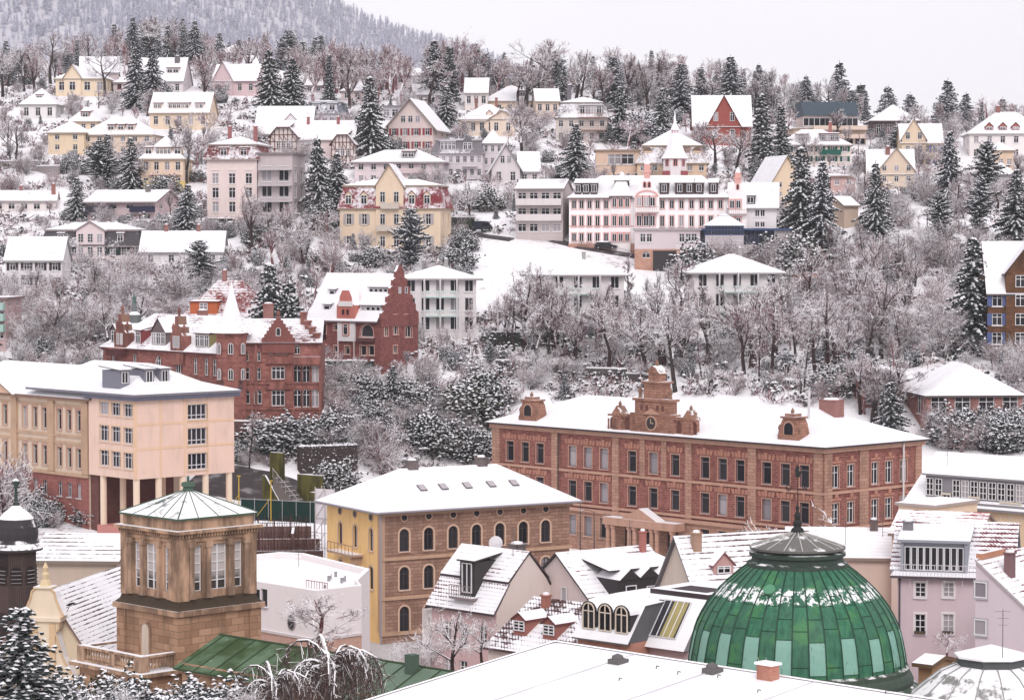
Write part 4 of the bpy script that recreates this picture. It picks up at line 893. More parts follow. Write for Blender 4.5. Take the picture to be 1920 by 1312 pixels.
for k in range(4):
    for c, w_ in ((.25, .72), (.52, 1.6), (.79, .72)):
        M = Matrix.Rotation(R(90) * k, 4, 'Z') @ Matrix.Translation(((c - .5) * L2, -hu, zo0))
        hgt = zo1 - zo0; fm = MB(); n = 2 if w_ > 1 else 1; t = .055; dpt = .26
        for i in range(n + 1): x = -w_ / 2 + w_ * i / n; fm.box(x - t, x + t, dpt - .1, dpt - .01, 0, hgt)
        for j in range(6): zz = hgt * j / 5; fm.box(-w_ / 2, w_ / 2, dpt - .08, dpt - .02, max(0, zz - .035), min(hgt, zz + .035))
        wo = link('window', fm.mesh('window', [WHITE()]), tw, M); g = MB(); g.poly([(-w_ / 2, dpt, 0), (w_ / 2, dpt, 0), (w_ / 2, dpt, hgt), (-w_ / 2, dpt, hgt)])
        gm = NT('curtained glass'); cz = gm.n('SeparateXYZ', {0: gm.co()}).outputs[2]; ff = gm.step(gm.math('ADD', cz, gm.math('MULTIPLY', gm.noise(gm.co(), .9), 1.2)), 1.1, 2.2)
        gm.base(gm.mix(ff, (.05, .045, .04), (.50, .45, .44))); gm.b.inputs['Roughness'].default_value = .25; link('pane', g.mesh('pane', [gm.mat]), wo)
m = MB(); sq(m, hu + .12, zo1 + .3, zo1 + .55); sq(m, hu + .05, zo1 + .55, z[5]); sq(m, hu + .25, z[5], z[5] + .18); sq(m, hu + .52, z[5] + .18, z[5] + .42, 0, 1)
for k in range(4):
    m.T = Matrix.Rotation(R(90) * k, 4, 'Z')
    for i in range(28): x = -hu - .1 + (2 * hu + .2) * i / 27; m.box(x - .06, x + .06, -hu - .34, -hu - .1, z[5] - .12, z[5] + .16)
m.T = None; sub(tw, 'cornice', m, [tpl, snowtop])
m = MB(); sq(m, hu + .0, z[5] + .42, z[7] - .1); sq(m, hu + .15, z[7] - .1, z[7] + .06, 1); sub(tw, 'attic', m, [plaster((.42, .27, .18), 1.1), tmoss])
m = MB(); h_ = hu + .22; ap = (0, 0, za); q = [(-h_, -h_, z[7] + .06), (h_, -h_, z[7] + .06), (h_, h_, z[7] + .06), (-h_, h_, z[7] + .06)]; m.shell([[q[i], q[(i + 1) % 4], ap] for i in range(4)], .14, 0, 1); cr = normsnow((.13, .16, .13), .70, .75)
for k in range(4):
    for f in (0, .25, .5, .75):
        a, b_ = Vector(q[k]), Vector(q[(k + 1) % 4]); p = a.lerp(b_, f); e = p.lerp(Vector(ap), .97); m.tube(p + Vector((0, 0, .02)), e + Vector((0, 0, .02)), .04 if f else .07, .035, 4, 1)
m.lathe([(.45, za - .15), (.38, za + .15), (.55, za + .2), (.5, za + .5), (.1, za + .55), (.1, za + .95), (.02, za + 1.0)], 0, 0, 8, 1); sub(tw, 'roof', m, [cr, flat((.075, .12, .085))])
m = MB(); m.T = Matrix.Translation((-.2, -3.82, z[0])) ; r = .62; pts = [(-r, -1.5), (r, -1.5)] + [(r * math.cos(t), 2.0 + r * math.sin(t)) for t in np.linspace(0, math.pi, 9)]; m.prism(pts, -.12, -.003, 0); r = .42; pts = [(-r, -1.5), (r, -1.5)] + [(r * math.cos(t), 2.0 + r * math.sin(t)) for t in np.linspace(0, math.pi, 9)]; m.prism(pts, -.15, -.12, 1)
m.T = None; sub(tw, 'door', m, [tpl, plaster((.55, .45, .37), .3)])
# terrace with balustrade in front of the tower's left face
m = MB(); zc_ = z[0] - .3; m.box(-4.3, 3.9, -7.1, -3.63, -2, zc_ - .5, 0); m.box(-4.9, 4.3, -7.7, -3.63, zc_ - .5, zc_ - .2, 1, 2); m.box(3.63, 5.6, -3.6, 4, -2, zc_ - .5, 0); m.box(3.63, 6.0, -4., 4.2, zc_ - .5, zc_ - .2, 1, 2)
sub(tw, 'terrace', m, [tst, tpl, snow()])
m = MB(); zr0, zr1 = zc_ - .19, zc_ + .95
for x0, x1, y0, y1 in ((-4.5, -3.7, -7.2, -6.4), (2.9, 3.7, -7.2, -6.4), (-.4, .2, -7.1, -6.5)): m.box(x0, x1, y0, y1, zr0, zr1 + .05, 0, 1)
m.box(-4.4, 3.6, -7.1, -6.6, zr1 - .12, zr1 + .06, 0, 1); m.box(-4.4, 3.6, -7.1, -6.6, zr0, zr0 + .14); m.box(3.1, 3.6, -6.5, -3.64, zr1 - .12, zr1 + .06, 0, 1); m.box(-4.4, -3.9, -6.5, -3.7, zr1 - .12, zr1 + .06, 0, 1)
bal = [(.11, zr0 + .14), (.16, zr0 + .3), (.07, zr0 + .6), (.1, zr0 + .8), (.12, zr1 - .12)]
for k in range(19):
    x = -3.5 + 6.3 * k / 18; m.lathe(bal, x, -6.85, 6, 0)
for k in range(8): m.lathe(bal, 3.35, -6.2 + 2.4 * k / 7, 6, 0)
sub(tw, 'balustrade', m, [plaster((.48, .32, .22), 1.0), snow()])
# green copper roofed wing
cop = NT('mossy copper'); c = cop.co(); n = cop.noise(c, .35, 4); n2 = cop.noise(c, 1.8, 4); a = cop.mix(cop.step(n, .4, .6), (.035, .065, .02), (.10, .16, .095)); xx = cop.n('SeparateXYZ', {0: c}).outputs[0]
a = cop.mix(cop.step(xx, 9., 12.), a, cop.mix(n2, (.15, .21, .15), (.09, .14, .10))); a = cop.mix(cop.math('MULTIPLY', cop.step(n2, .66, .70), cop.step(n, .50, .6)), a, SNOWC); cop.base(a); cop.b.inputs['Roughness'].default_value = .6
p0 = at(418, 1190, 187.); gw = empty('copper_roofed_wing', (p0.x, p0.y, 0), R(-43)); tag(gw, 'low wing with mossy green standing seam copper roof beside the stone tower', 'building')
m = MB(); zr, ze = p0.z, Zt(1252, 183.7); LL = 30.; run = 4.4; m.shell([[(-.4, -run, ze), (LL, -run, ze), (LL, 0, zr), (-.4, 0, zr)], [(LL, run, ze), (-.4, run, ze), (-.4, 0, zr), (LL, 0, zr)]], .15)
for k in range(18): x = .2 + k * 1.72; m.tube((x, -run, ze + .03), (x, 0, zr + .03), .05, .05, 4, 1)
m.tube((-.4, 0, zr + .02), (LL, 0, zr + .02), .09, .09, 5, 1); sub(gw, 'roof', m, [cop.mat, flat((.045, .07, .035))])
m = MB(); m.box(0, LL - .4, -run + .5, run - .5, -3, ze + .3); sub(gw, 'wall', m, [tst])
m = MB(); m.box(20, 20.7, -1, -.3, zr - 1, zr + .9); sub(gw, 'vent_pipe', m, [flat((.08, .12, .09))])

# ------------------------------------------------------------------ the green copper dome
DD = 178.; dc = at(1494, 1240, DD); dm = empty('domed_hall', (dc.x, dc.y, 0)); tag(dm, 'round hall under a big green patinated copper dome with lantern', 'dome')
k_ = .01145 * DD / 175; zb_ = dc.z
prof = [(7.44, 0), (7.39, .57), (7.25, 1.3), (7.1, 2.06), (6.84, 2.8), (6.53, 3.43), (6.16, 4.05), (5.72, 4.62), (5.2, 5.2), (4.58, 5.78), (3.95, 6.32), (3.3, 6.8)]
prof = [(r * DD / 175, h * DD / 175) for r, h in prof]
def pr(h): return float(np.interp(h, [p[1] for p in prof], [p[0] for p in prof]))
NG = 40; tone = []; vv = []; ff = []; sm = MB(); HT = prof[-1][1]
for g in range(NG):
    a0, a1 = 2 * math.pi * g / NG, 2 * math.pi * (g + 1) / NG
    br = [0, .25, 2.35 + .4 * rnd.random(), 3.9, 5.3, HT] if g % 2 == 0 else [0, .8, 3.0 + .3 * rnd.random(), 4.7, HT]
    for b0, b1 in zip(br, br[1:]):
        lo_pale = b0 < 1.2 and b1 > 1.9 and g % 2 == 0; tn = .85 + .15 * rnd.random() if lo_pale else rnd.random() * .6
        hsx = np.linspace(b0, b1, max(2, int((b1 - b0) / .4) + 1))
        for h0, h1 in zip(hsx, hsx[1:]):
            for s0, s1 in ((0, .5), (.5, 1)):
                i = len(vv); A_, B_ = a0 + (a1 - a0) * s0, a0 + (a1 - a0) * s1
                vv += [(pr(h) * math.cos(t), pr(h) * math.sin(t), zb_ + h) for h, t in ((h0, A_), (h0, B_), (h1, B_), (h1, A_))]; ff.append((i, i + 1, i + 2, i + 3)); tone.append(tn)
        for j in range(3):
            A_, B_ = a0 + (a1 - a0) * j / 3, a0 + (a1 - a0) * (j + 1) / 3; r = pr(b1) + .015; sm.tube((r * math.cos(A_), r * math.sin(A_), zb_ + b1), (r * math.cos(B_), r * math.sin(B_), zb_ + b1), .028, .028, 4)
    hh = np.linspace(0, HT, 13)
    for h0, h1 in zip(hh, hh[1:]): sm.tube(((pr(h0) + .02) * math.cos(a0), (pr(h0) + .02) * math.sin(a0), zb_ + h0), ((pr(h1) + .02) * math.cos(a0), (pr(h1) + .02) * math.sin(a0), zb_ + h1), .055, .055, 4)
me = bpy.data.meshes.new('copper_cladding'); me.from_pydata(vv, [], ff); at_ = me.attributes.new('tone', 'FLOAT', 'FACE'); at_.data.foreach_set('value', tone)
t = NT('green copper'); c = t.co(); tn = t.n('Attribute', attribute_name='tone').outputs['Fac']; n = t.noise(t.scaled(c, (1, 1, .12)), 3.0, 6, .75); n2 = t.noise(c, .55, 4); zz = t.n('SeparateXYZ', {0: c}).outputs[2]
a = t.mix(t.step(n, .3, .7), (.010, .075, .040), (.042, .185, .10)); a = t.mix(t.math('MULTIPLY', t.step(tn, .05, .6), .45), a, t.mix(n, (.018, .062, .045), (.055, .135, .095))); a = t.mix(t.math('MULTIPLY', t.step(n2, .5, .68), .7), a, (.06, .21, .065))
pale = t.step(t.math('ADD', tn, t.math('MULTIPLY', t.math('SUBTRACT', n, .5), .95)), .74, .84); a = t.mix(pale, a, t.mix(n2, (.15, .33, .27), (.25, .43, .355)))
a = t.mix(t.math('MULTIPLY', t.step(n, .58, .70), .6), a, (.014, .032, .02))
hm = t.math('MULTIPLY', t.step(zz, zb_ + 4.5, zb_ + 4.9), t.math('SUBTRACT', 1., t.step(zz, zb_ + 5.5, zb_ + 6.0))); sn = t.step(t.math('ADD', t.math('MULTIPLY', t.math('ADD', t.noise(c, 1.1, 5, .75), n), .5), t.math('MULTIPLY', hm, .10)), .588, .62); sn = t.math('MULTIPLY', sn, hm)
t.base(t.mix(sn, a, SNOWC)); t.b.inputs['Roughness'].default_value = .55; t.b.inputs['Specular IOR Level'].default_value = .3; t.bump(n, .15, .04); me.materials.append(t.mat)
link('copper_cladding', me, dm); sub(dm, 'seams', sm, [flat((.012, .05, .03), .5)])
gdk = normsnow((.05, .075, .06), .93, .7); gdk2 = normsnow((.07, .10, .075), .80, .6)
m = MB(); m.lathe([(7.5, zb_ - 12), (7.5, zb_ - 1.9)], 0, 0, 48, 1); m.lathe([(8.4, zb_ - 1.9), (8.5, zb_ - 1.5), (8.1, zb_ - 1.25), (8.1, zb_ - .95), (7.95, zb_ - .6), (7.8, zb_ - .4), (7.8, zb_ - .12), (7.5, zb_ + .06)], 0, 0, 56, 0, 0, True); sub(dm, 'drum', m, [gdk2, stone((.35, .10, .08), (.42, .16, .12), (.3, .15, .12), .6, .3, .03)])
m = MB(); q = DD / 175; zl = zb_ + HT; m.lathe([(3.5 * q, zl - .15), (3.45 * q, zl + .1), (3.15 * q, zl + .2), (3.1 * q, zl + .55), (3.3 * q, zl + .6), (3.3 * q, zl + .85), (2.95 * q, zl + .9), (2.95 * q, zl + 1.05)], 0, 0, 40, 0); m.lathe([(3.28 * q, zl + 1.05), (3.3 * q, zl + 1.2), (.35, zl + 2.2)], 0, 0, 40, 1)
for k in range(16): a = 2 * math.pi * k / 16; m.tube((3.25 * q * math.cos(a), 3.25 * q * math.sin(a), zl + 1.24), (.35 * math.cos(a), .35 * math.sin(a), zl + 2.22), .035, .035, 4, 2)
sub(dm, 'lantern', m, [gdk, normsnow((.19, .18, .17), .98, .7), flat((.55, .53, .5))])
m = MB(); z1 = zl + 2.15; m.lathe([(.5, z1), (.42, z1 + .25), (.25, z1 + .4), (.33, z1 + .7), (.18, z1 + .9), (.24, z1 + 1.2), (.1, z1 + 1.5), (.14, z1 + 1.75), (.03, z1 + 2.0)], 0, 0, 10); m.tube((0, 0, z1 + 1.9), (0, 0, z1 + 4.6), .03, .02, 5); m.tube((-.75, 0, z1 + 3.0), (.75, 0, z1 + 3.0), .02, .02, 4); m.tube((0, -.6, z1 + 3.0), (0, .6, z1 + 3.0), .02, .02, 4)
m.prism([(-.15, z1 + 3.9), (.12, z1 + 3.85), (.2, z1 + 4.1), (.4, z1 + 4.25), (.1, z1 + 4.3), (.12, z1 + 4.6), (-.05, z1 + 4.75), (-.2, z1 + 4.4)], -.03, .03); sub(dm, 'weathervane', m, [flat((.03, .03, .03))])
m = MB()
for k in range(12): t0_, t1_ = 2 * math.pi * k / 12, 2 * math.pi * (k + 1) / 12; m.tube((-.62 + .17 * math.cos(t0_), 0, z1 + 3.12 + .2 * math.sin(t0_)), (-.62 + .17 * math.cos(t1_), 0, z1 + 3.12 + .2 * math.sin(t1_)), .04, .04, 4)
sub(dm, 'compass_letter', m, [flat((.03, .03, .03))]); m = MB()
for xa, za_, xb, zb2_ in ((.3, 3.32, .4, 2.94), (.4, 2.94, .5, 3.22), (.5, 3.22, .6, 2.94), (.6, 2.94, .7, 3.32)): m.tube((xa, 0, z1 + za_), (xb, 0, z1 + zb2_), .04, .04, 4)
sub(dm, 'compass_letter', m, [flat((.03, .03, .03))])
m = MB(); a = R(-118); hh = 5.6; r = pr(hh) + .05; m.lathe([(.42, 0), (.42, .18), (.02, .2)], 0, 0, 14); o = sub(dm, 'hatch', m, [flat((.10, .27, .16))]); o.matrix_basis = Matrix.Translation((r * math.cos(a), r * math.sin(a), zb_ + hh)) @ Matrix.Rotation(a, 4, 'Z') @ Matrix.Rotation(R(45), 4, 'Y')
m = MB()
for dx in (-.25, .35): a = R(-112) + dx * .12; m.tube((7.55 * math.cos(a), 7.55 * math.sin(a), zb_ + .2), (8.0 * math.cos(a - .03), 8.0 * math.sin(a - .03), zb_ + 1.5), .035, .035, 4)
sub(dm, 'ladder_rails', m, [flat((.5, .5, .5))])
# second dome, right
d2 = at(1858, 1250, 172.); d2o = empty('snowy_cupola', (d2.x, d2.y, 0)); tag(d2o, 'snow covered shallow dome with an octagonal zinc lantern', 'dome'); zl = Zt(1245, 172); s_ = .0112
t8 = R(22.5); m = MB(); pts = [(8.2, zl - 6.4), (7.0, zl - 4.2), (5.4, zl - 2.1), (3.4, zl - .5), (2.3, zl)]; m.lathe(pts, 0, 0, 16, 0, t8); 
for k in range(16):
    a = t8 + 2 * math.pi * k / 16
    for p, q in zip(pts, pts[1:]): m.tube((p[0] * math.cos(a), p[0] * math.sin(a), p[1] + .03), (q[0] * math.cos(a), q[0] * math.sin(a), q[1] + .03), .05, .05, 4, 1)
sub(d2o, 'roof', m, [normsnow((.30, .30, .29), .66, .9), flat((.3, .3, .29))]); m = MB(); m.lathe([(8.0, zl - 14), (8.0, zl - 6.3)], 0, 0, 16, 0, t8); sub(d2o, 'drum', m, [tst])
m = MB(); m.lathe([(2.35, zl - .1), (2.35, zl + .55)], 0, 0, 8, 0, t8); m.lathe([(2.55, zl + .55), (2.55, zl + .68), (.1, zl + 1.35)], 0, 0, 8, 1, t8); sub(d2o, 'lantern', m, [flat((.09, .10, .10)), snow()])

# ------------------------------------------------------------------ near white roof across the bottom
p0 = at(1040, 1203, 150); nr = empty('flat_pitched_building', (p0.x, p0.y, 0), R(-45)); tag(nr, 'near building showing only its broad snow covered low roof', 'building'); m = MB(); zr = p0.z; LL = 42; run = 24; dr = run * .108
from mathutils import noise as mn
gx, gy = 84, 48; gv = []
for j in range(gy + 1):
    for i in range(gx + 1):
        x, y = LL * i / gx, -run + run * j / gy; e = min(i, gx - i, j, gy - j); w_ = mn.noise((x * .35, y * .35, 3.)) * .05 + mn.noise((x * 1.3, y * 1.3, 9.)) * .018
        if i in (0, gx): x += mn.noise((y * 1.1, 5., 0.)) * .12
        if j in (0, gy): y += mn.noise((x * 1.1, 8., 0.)) * .10
        gv.append((x, y, zr + (y * .108) + .05 + (w_ if e > 0 else -.05)))
m.add(gv, [(j * (gx + 1) + i, j * (gx + 1) + i + 1, (j + 1) * (gx + 1) + i + 1, (j + 1) * (gx + 1) + i) for j in range(gy) for i in range(gx)], 0)
m.shell([[(0, -run, zr - dr), (LL, -run, zr - dr), (LL, 0, zr), (0, 0, zr)], [(LL, 6, zr - 1.5), (0, 6, zr - 1.5), (0, 0, zr), (LL, 0, zr)]], .3); sub(nr, 'roof', m, [snow(), flat((.35, .28, .28))])
m = MB(); m.box(.4, LL - .4, -run + .5, 5.5, -2, zr - dr - .35); m.prism_y([(-run + .5, zr - dr - .35), (5.5, zr - dr - .35), (5.5, zr - 1.75), (0, zr - .35)], .4, .7); sub(nr, 'wall', m, [plaster(CREAM)])
m = MB(); m.tube((0, 0, zr + .06), (LL, 0, zr + .06), .07, .07, 5); m.tube((.02, 0, zr + .05), (.02, -run, zr - dr + .05), .07, .07, 5); sub(nr, 'roof_edge', m, [normsnow((.3, .28, .28), .2)])
m = MB()
for x in (6.5, 13, 19.5, 26): m.prism_y([(-run, zr - dr + .0), (-.1, zr - .0), (-.1, zr + .075), (-run, zr - dr + .075)], x - .035, x + .035)
sub(nr, 'roof_seam', m, [flat((.55, .53, .56))])
def onroof(x, y): return zr + y * .108
for u, v, k in ((1158, 1245, 'hatch'), (1335, 1262, 'hatch'), (1160, 1278, 'hook'), (1270, 1265, 'hook'), (1345, 1272, 'hook'), (1230, 1255, 'hook'), (1660, 1301, 'hook'), (1420, 1300, 'hook')):
    s, kk = slope_v(v), kx(u, v); best = None
    for d in np.arange(95, 152, .1):
        lx, ly = (kk * d - p0.x), (d - p0.y); X_, Y_ = lx * math.cos(R(-45)) + ly * math.sin(R(-45)), -lx * math.sin(R(-45)) + ly * math.cos(R(-45))
        if CAMZ + s * d <= onroof(X_, Y_): best = (X_, Y_, onroof(X_, Y_)); break
    if not best: continue
    X_, Y_, Z_ = best; m = MB(); 
    if k == 'hatch': m.box(X_ - .4, X_ + .4, Y_ - .4, Y_ + .5, Z_ - .2, Z_ + .3, 0); m.T = None
    if k == 'hatch': m.lathe([(.35, Z_ + .3), (.3, Z_ + .5), (.05, Z_ + .6)], X_, Y_, 8, 0); m.poly([(X_ - .8, Y_ - .7, Z_ - .07 + .012), (X_ + .9, Y_ - .5, Z_ - .05 + .012), (X_ + .6, Y_ + .8, Z_ + .09 + .012), (X_ - .6, Y_ + .5, Z_ + .05 + .012)], 0)
    else: m.tube((X_, Y_, Z_), (X_ + .05, Y_, Z_ + .22), .03, .03, 4); m.tube((X_ + .05, Y_, Z_ + .22), (X_ + .25, Y_, Z_ + .2), .03, .03, 4)
    sub(nr, 'roof_vent' if k == 'hatch' else 'snow_hook', m, [flat((.13, .12, .12))])
m = MB(); x, y = 17.6, -1.2; s = at(1452, 1250, 150 - 12.2); lx, ly = s.x - p0.x, s.y - p0.y; x, y = lx * math.cos(R(-45)) + ly * math.sin(R(-45)), -.9; zz = onroof(x, y); m.box(x - .5, x + .5, y - .35, y + .35, zz - .3, zz + .85, 0); m.box(x - .6, x + .6, y - .45, y + .45, zz + .85, zz + .98, 1); sub(nr, 'chimney', m, [stone((.42, .12, .07), (.5, .2, .12), (.35, .25, .22), .25, .09, .015), snow()])

# ------------------------------------------------------------------ onion cupola, baroque gable with its tiled roof
oc = at(31, 1040, 208.); on = empty('onion_turret', (oc.x, oc.y, 0), R(10)); tag(on, 'dark onion domed belfry with louvres and a tall spike', 'turret'); mm = .0128; Zo = lambda y5: CAMZ + slope_v(900 + y5 * .314) * 208
on.scale = (1.06, 1.06, 1)
lead = normsnow((.055, .05, .055), .42, 1.1); m = MB(); m.lathe([(1.72, -1), (1.72, Zo(625)), (1.6, Zo(615)), (1.6, Zo(425)), (1.75, Zo(415))], 0, 0, 8, 0, t8); sub(on, 'belfry', m, [stone((.075, .05, .045), (.06, .04, .035), (.03, .02, .02), .16, 3., .02)])
m = MB(); m.lathe([(2.0, Zo(415)), (2.02, Zo(402)), (1.75, Zo(372)), (1.62, Zo(350)), (1.68, Zo(315)), (1.6, Zo(275)), (1.35, Zo(228)), (.95, Zo(192)), (.55, Zo(170)), (.3, Zo(150)), (.22, Zo(130))], 0, 0, 16, 0, t8); o = sub(on, 'onion_dome', m, [lead])
m = MB(); m.lathe([(.2, Zo(150)), (.13, Zo(105)), (.1, Zo(50)), (.24, Zo(40)), (.12, Zo(34)), (.3, Zo(18)), (.3, Zo(6)), (.1, Zo(-8)), (.04, Zo(-12))], 0, 0, 10); sub(on, 'spike', m, [normsnow((.05, .08, .07), .45)], True)
for k in range(8):
    a = R(45) * k - R(10) + R(10); M = Matrix.Rotation(a, 4, 'Z') @ Matrix.Translation((0, -1.6 * math.cos(t8), Zo(610))); lv = MB(); h = Zo(505) - Zo(610)
    lv.prism([(-.42, 0), (.42, 0), (.42, h - .3), (.2, h), (-.2, h), (-.42, h - .3)], -.04, -.003, 0)
    for j in range(4): lv.box(-.38, .38, -.14, -.04, .1 + j * h * .22, .17 + j * h * .22, 1, 2)
    link('louvre', lv.mesh('louvre', [flat((.02, .015, .015)), flat((.09, .06, .055)), snow()]), on, M)
bp = at(86, 1150, 201.); bg = empty('baroque_house', (bp.x, bp.y, 0), R(-12)); tag(bg, 'cream house with curved baroque gable and broad snowy tiled roof', 'house'); Zg = lambda y5: CAMZ + slope_v(900 + y5 * .314) * 201
out_ = [(1200, 2.55), (1150, 2.4), (1050, 1.6), (900, 1.0), (880, 1.25), (820, 1.3), (800, 1.7), (775, 1.5), (700, 1.05), (660, .95), (635, .55)]
m = MB(); pts = [(h, Zg(y)) for y, h in out_]; m.prism([(2.55, 0)] + pts + [(-h, z_) for h, z_ in reversed(pts)] + [(-2.55, 0)], -.5, .6, 0, 1)
m.box(-1.5, 1.5, -.75, .7, Zg(835), Zg(812), 0, 1); m.box(-.75, .75, -.7, .65, Zg(640), Zg(630), 0, 1); g = sub(bg, 'gable', m, [plaster((.70, .58, .44), .25), snow()])
m = MB(); m.lathe([(.5, Zg(632)), (.4, Zg(600)), (.22, Zg(590)), (.3, Zg(560)), (.14, Zg(545)), (.24, Zg(520)), (.05, Zg(490))], 0, 0, 8); link('finial', m.mesh('finial', [plaster((.66, .52, .33), .3)]), g)
m = MB()
for s_ in (-1, 1):
    for (ya, ha), (yb, hb) in zip(out_[1:], out_[2:]): m.tube((s_ * ha, -.55, Zg(ya)), (s_ * hb, -.55, Zg(yb)), .09, .09, 5)
    m.box(s_ * .75 - .25, s_ * .75 + .25, -.62, -.503, Zg(1200), Zg(850))
link('gable_trim', m.mesh('gable_trim', [plaster((.62, .44, .27), .3)]), g)
m = MB(); zr = Zg(660); m.shell([[(0, .3, zr), (0, 17, zr), (-6, 17, zr - 6.5), (-6, .3, zr - 6.5)], [(0, .3, zr), (5.0, .3, zr - 7.2), (5.0, 17, zr - 7.2), (0, 17, zr)]], .25)
for f in (0, 1): pass
sub(bg, 'roof', m, [tile((.17, .12, .11), .76, .30, .38), flat((.2, .12, .1))]); m = MB(); m.box(-5.4, 4.6, .905, 16.15, -2, zr - 6.7); m.prism([(-5.4, zr - 6.7), (4.6, zr - 6.7), (0, zr - .4)], 16.2, 16.5); m.prism([(-5.4, -2), (4.6, -2), (4.6, zr - 6.7), (0, zr - .4), (-5.4, zr - 6.7)], .625, .9); sub(bg, 'wall', m, [plaster(CREAM)])

# ------------------------------------------------------------------ townhouses between the dome and the school
T1 = B('mansard_townhouse', 'pink townhouse with snowy mansard roof and blank cream side gable', 'townhouse', 931, 1150, 222, -45, -1, 809, 'R', side=1050); W, H, D = T1.w, T1.H, T1.dep; mb = MB(); ws = []
for u in (838, 868, 905):
    for k in range(4): ws.append((T1.X(u), H - 3.0 - 3.3 * k, 1.0, 1.7, False, 'grid'))
T1.facade(mb, 'F', ws, gk=0); T1.facade(mb, 'R', [], mi=1); T1.box_shell(mb, skip='FR'); zm, zr = T1.Z(1093, W, 1.6), T1.Z(1037, W, D / 2); pr_ = [(0, H), (D, H), (D - 1.7, zm), (D / 2, zr), (1.7, zm)]; mb.prism_y(pr_, W - .3, W, 1); T1.put('wall', mb, [plaster((.58, .40, .40), .2), plaster((.68, .58, .54), .12)])
m = MB(); x0, x1 = -.3, W + .15; m.shell([[(x0, -.5, H), (x1, -.5, H), (x1, 1.5, zm + .1), (x0, 1.5, zm + .1)]], .2, 0, 2); m.shell([[(x0, 1.3, zm + .15), (x1, 1.3, zm + .15), (x1, D / 2, zr + .2), (x0, D / 2, zr + .2)], [(x1, D - 1.5, zm + .15), (x0, D - 1.5, zm + .15), (x0, D / 2, zr + .2), (x1, D / 2, zr + .2)], [(x1, D + .3, H), (x0, D + .3, H), (x0, D - 1.6, zm + .1), (x1, D - 1.6, zm + .1)]], .2, 1, 2)
T1.put('roof', m, [tile((.17, .035, .035), .60, .3, .22, .16), tile((.22, .05, .05), .70, .3, .26), flat((.07, .05, .055))])
x = T1.X(880, .6); dormer(T1, x, .35, H + 1.3, 1.9, 2.9, 2.9, 'shed', (.05, .045, .045), 1, rc=(.06, .05, .05), rise=.5, style='v', ww=1.25); m = MB(); m.box(x - 1.4, x + 1.4, -.6, .5, H + .9, H + 1.1, 0, 1)
for k in range(10): m.box(x - 1.4 + k * .3, x - 1.36 + k * .3, -.6, -.56, H + 1.1, H + 2.1)
m.box(x - 1.4, x + 1.4, -.62, -.55, H + 2.1, H + 2.16); T1.put('balcony', m, [flat((.25, .2, .2)), snow()])
m = MB(); m.box(-1.6, -.01, .3, 3, -3, H - .6); T1.put('bay', m, [plaster((.62, .56, .55))]); m = MB(); m.lathe([(.65, 0), (.55, .12), (.1, .25)], 0, 0, 14); dsh = T1.put('satellite_dish', m, [flat((.65, .62, .64))], (W * .45, D * .55, zr + .5)); dsh.matrix_basis = dsh.matrix_basis @ Matrix.Rotation(R(80), 4, 'X') @ Matrix.Rotation(R(30), 4, 'Y')
chimney(T1, W * .75, D * .58, zr, .5, 1.3, (.10, .08, .08))
T2 = B('dark_dormer_house', 'house with snowy roof, black zigzag dormers and small red chimney', 'townhouse', 1124, 1122, 221, 36, -1, 1293, 'L', side=1046, sideat='L'); W, H = T2.w, T2.H - 1.2; D = T2.dep * 2; T2.dep = D; mb = MB(); T2.box_shell(mb, -4, H); zr = T2.Z(1037, 0, D / 2); mb.prism_y([(0, H), (D, H), (D / 2, zr)], 0, .25, 0); T2.put('wall', mb, [plaster((.66, .55, .53), .3)])
T2.window(0, T2.Y(1059) if T2.Y(1059) < D / 2 else D * .35, H + .3, R(-90), .8, 1.4, 'n', dp=-.03, gk=0)
m = MB(); m.shell(gable_polys(-.3, W + .3, -.5, D + .5, H - .2, zr + .1), .2); T2.put('roof', m, [tile((.20, .05, .05), .76, .34, .30), flat((.07, .06, .06))]); rs = (zr - H) / (D / 2)
m = MB(); xa = 2.2; zz = H + 2.6; m.box(xa, W - 2.4, .15, 4., H - 1.2, zz, 0)
for i in range(3): x = xa + 1.3 + i * (W - 4.6) / 2.5; m.prism([(x - 1.2, zz), (x + 1.2, zz), (x, zz + .9)], .05, 3.5, 0, 1)
m.shell([[(xa - .2, 1.2, zz + .75), (W + .2, 1.2, zz + .75), (W + .2, 5.5, zz + 1.5), (xa - .2, 5.5, zz + 1.5)]], .15, 1, 0); m.box(W - 2.4, W + .05, .1, 4., H - 3.5, zz + .5, 2); dd = T2.put('dormer', m, [flat((.045, .038, .04)), snow(), plaster((.40, .27, .14), .8)])
for i, (w_, h_) in enumerate(((1.2, 2.0), (.9, 1.8), (1.5, 1.6))): T2.window(xa + 1.3 + i * (W - 4.6) / 2.5, .05, H + .1, 0, w_, h_, 'n', dp=-.03, sill=False, parent=dd, single=True)
chimney(T2, T2.X(1198, D / 2), D / 2 - .6, zr - .2, 1.5, .55, (.40, .09, .06)); 
T3 = B('big_tiled_house', 'house with broad ribbed snowy tile roof just left of the green dome', 'townhouse', 1312, 1130, 214, 25, -1, None, 'L', width=14, dep=14); yr = T3.Y(1271); W, D = T3.w, 2 * yr; T3.dep = D; H = T3.H; zr = T3.Z(1007, 0, yr); mb = MB(); T3.box_shell(mb, -4, H); mb.prism_y([(0, H), (D, H), (yr, zr)], 0, .25, 0); T3.put('wall', mb, [plaster((.68, .58, .50), .2)])
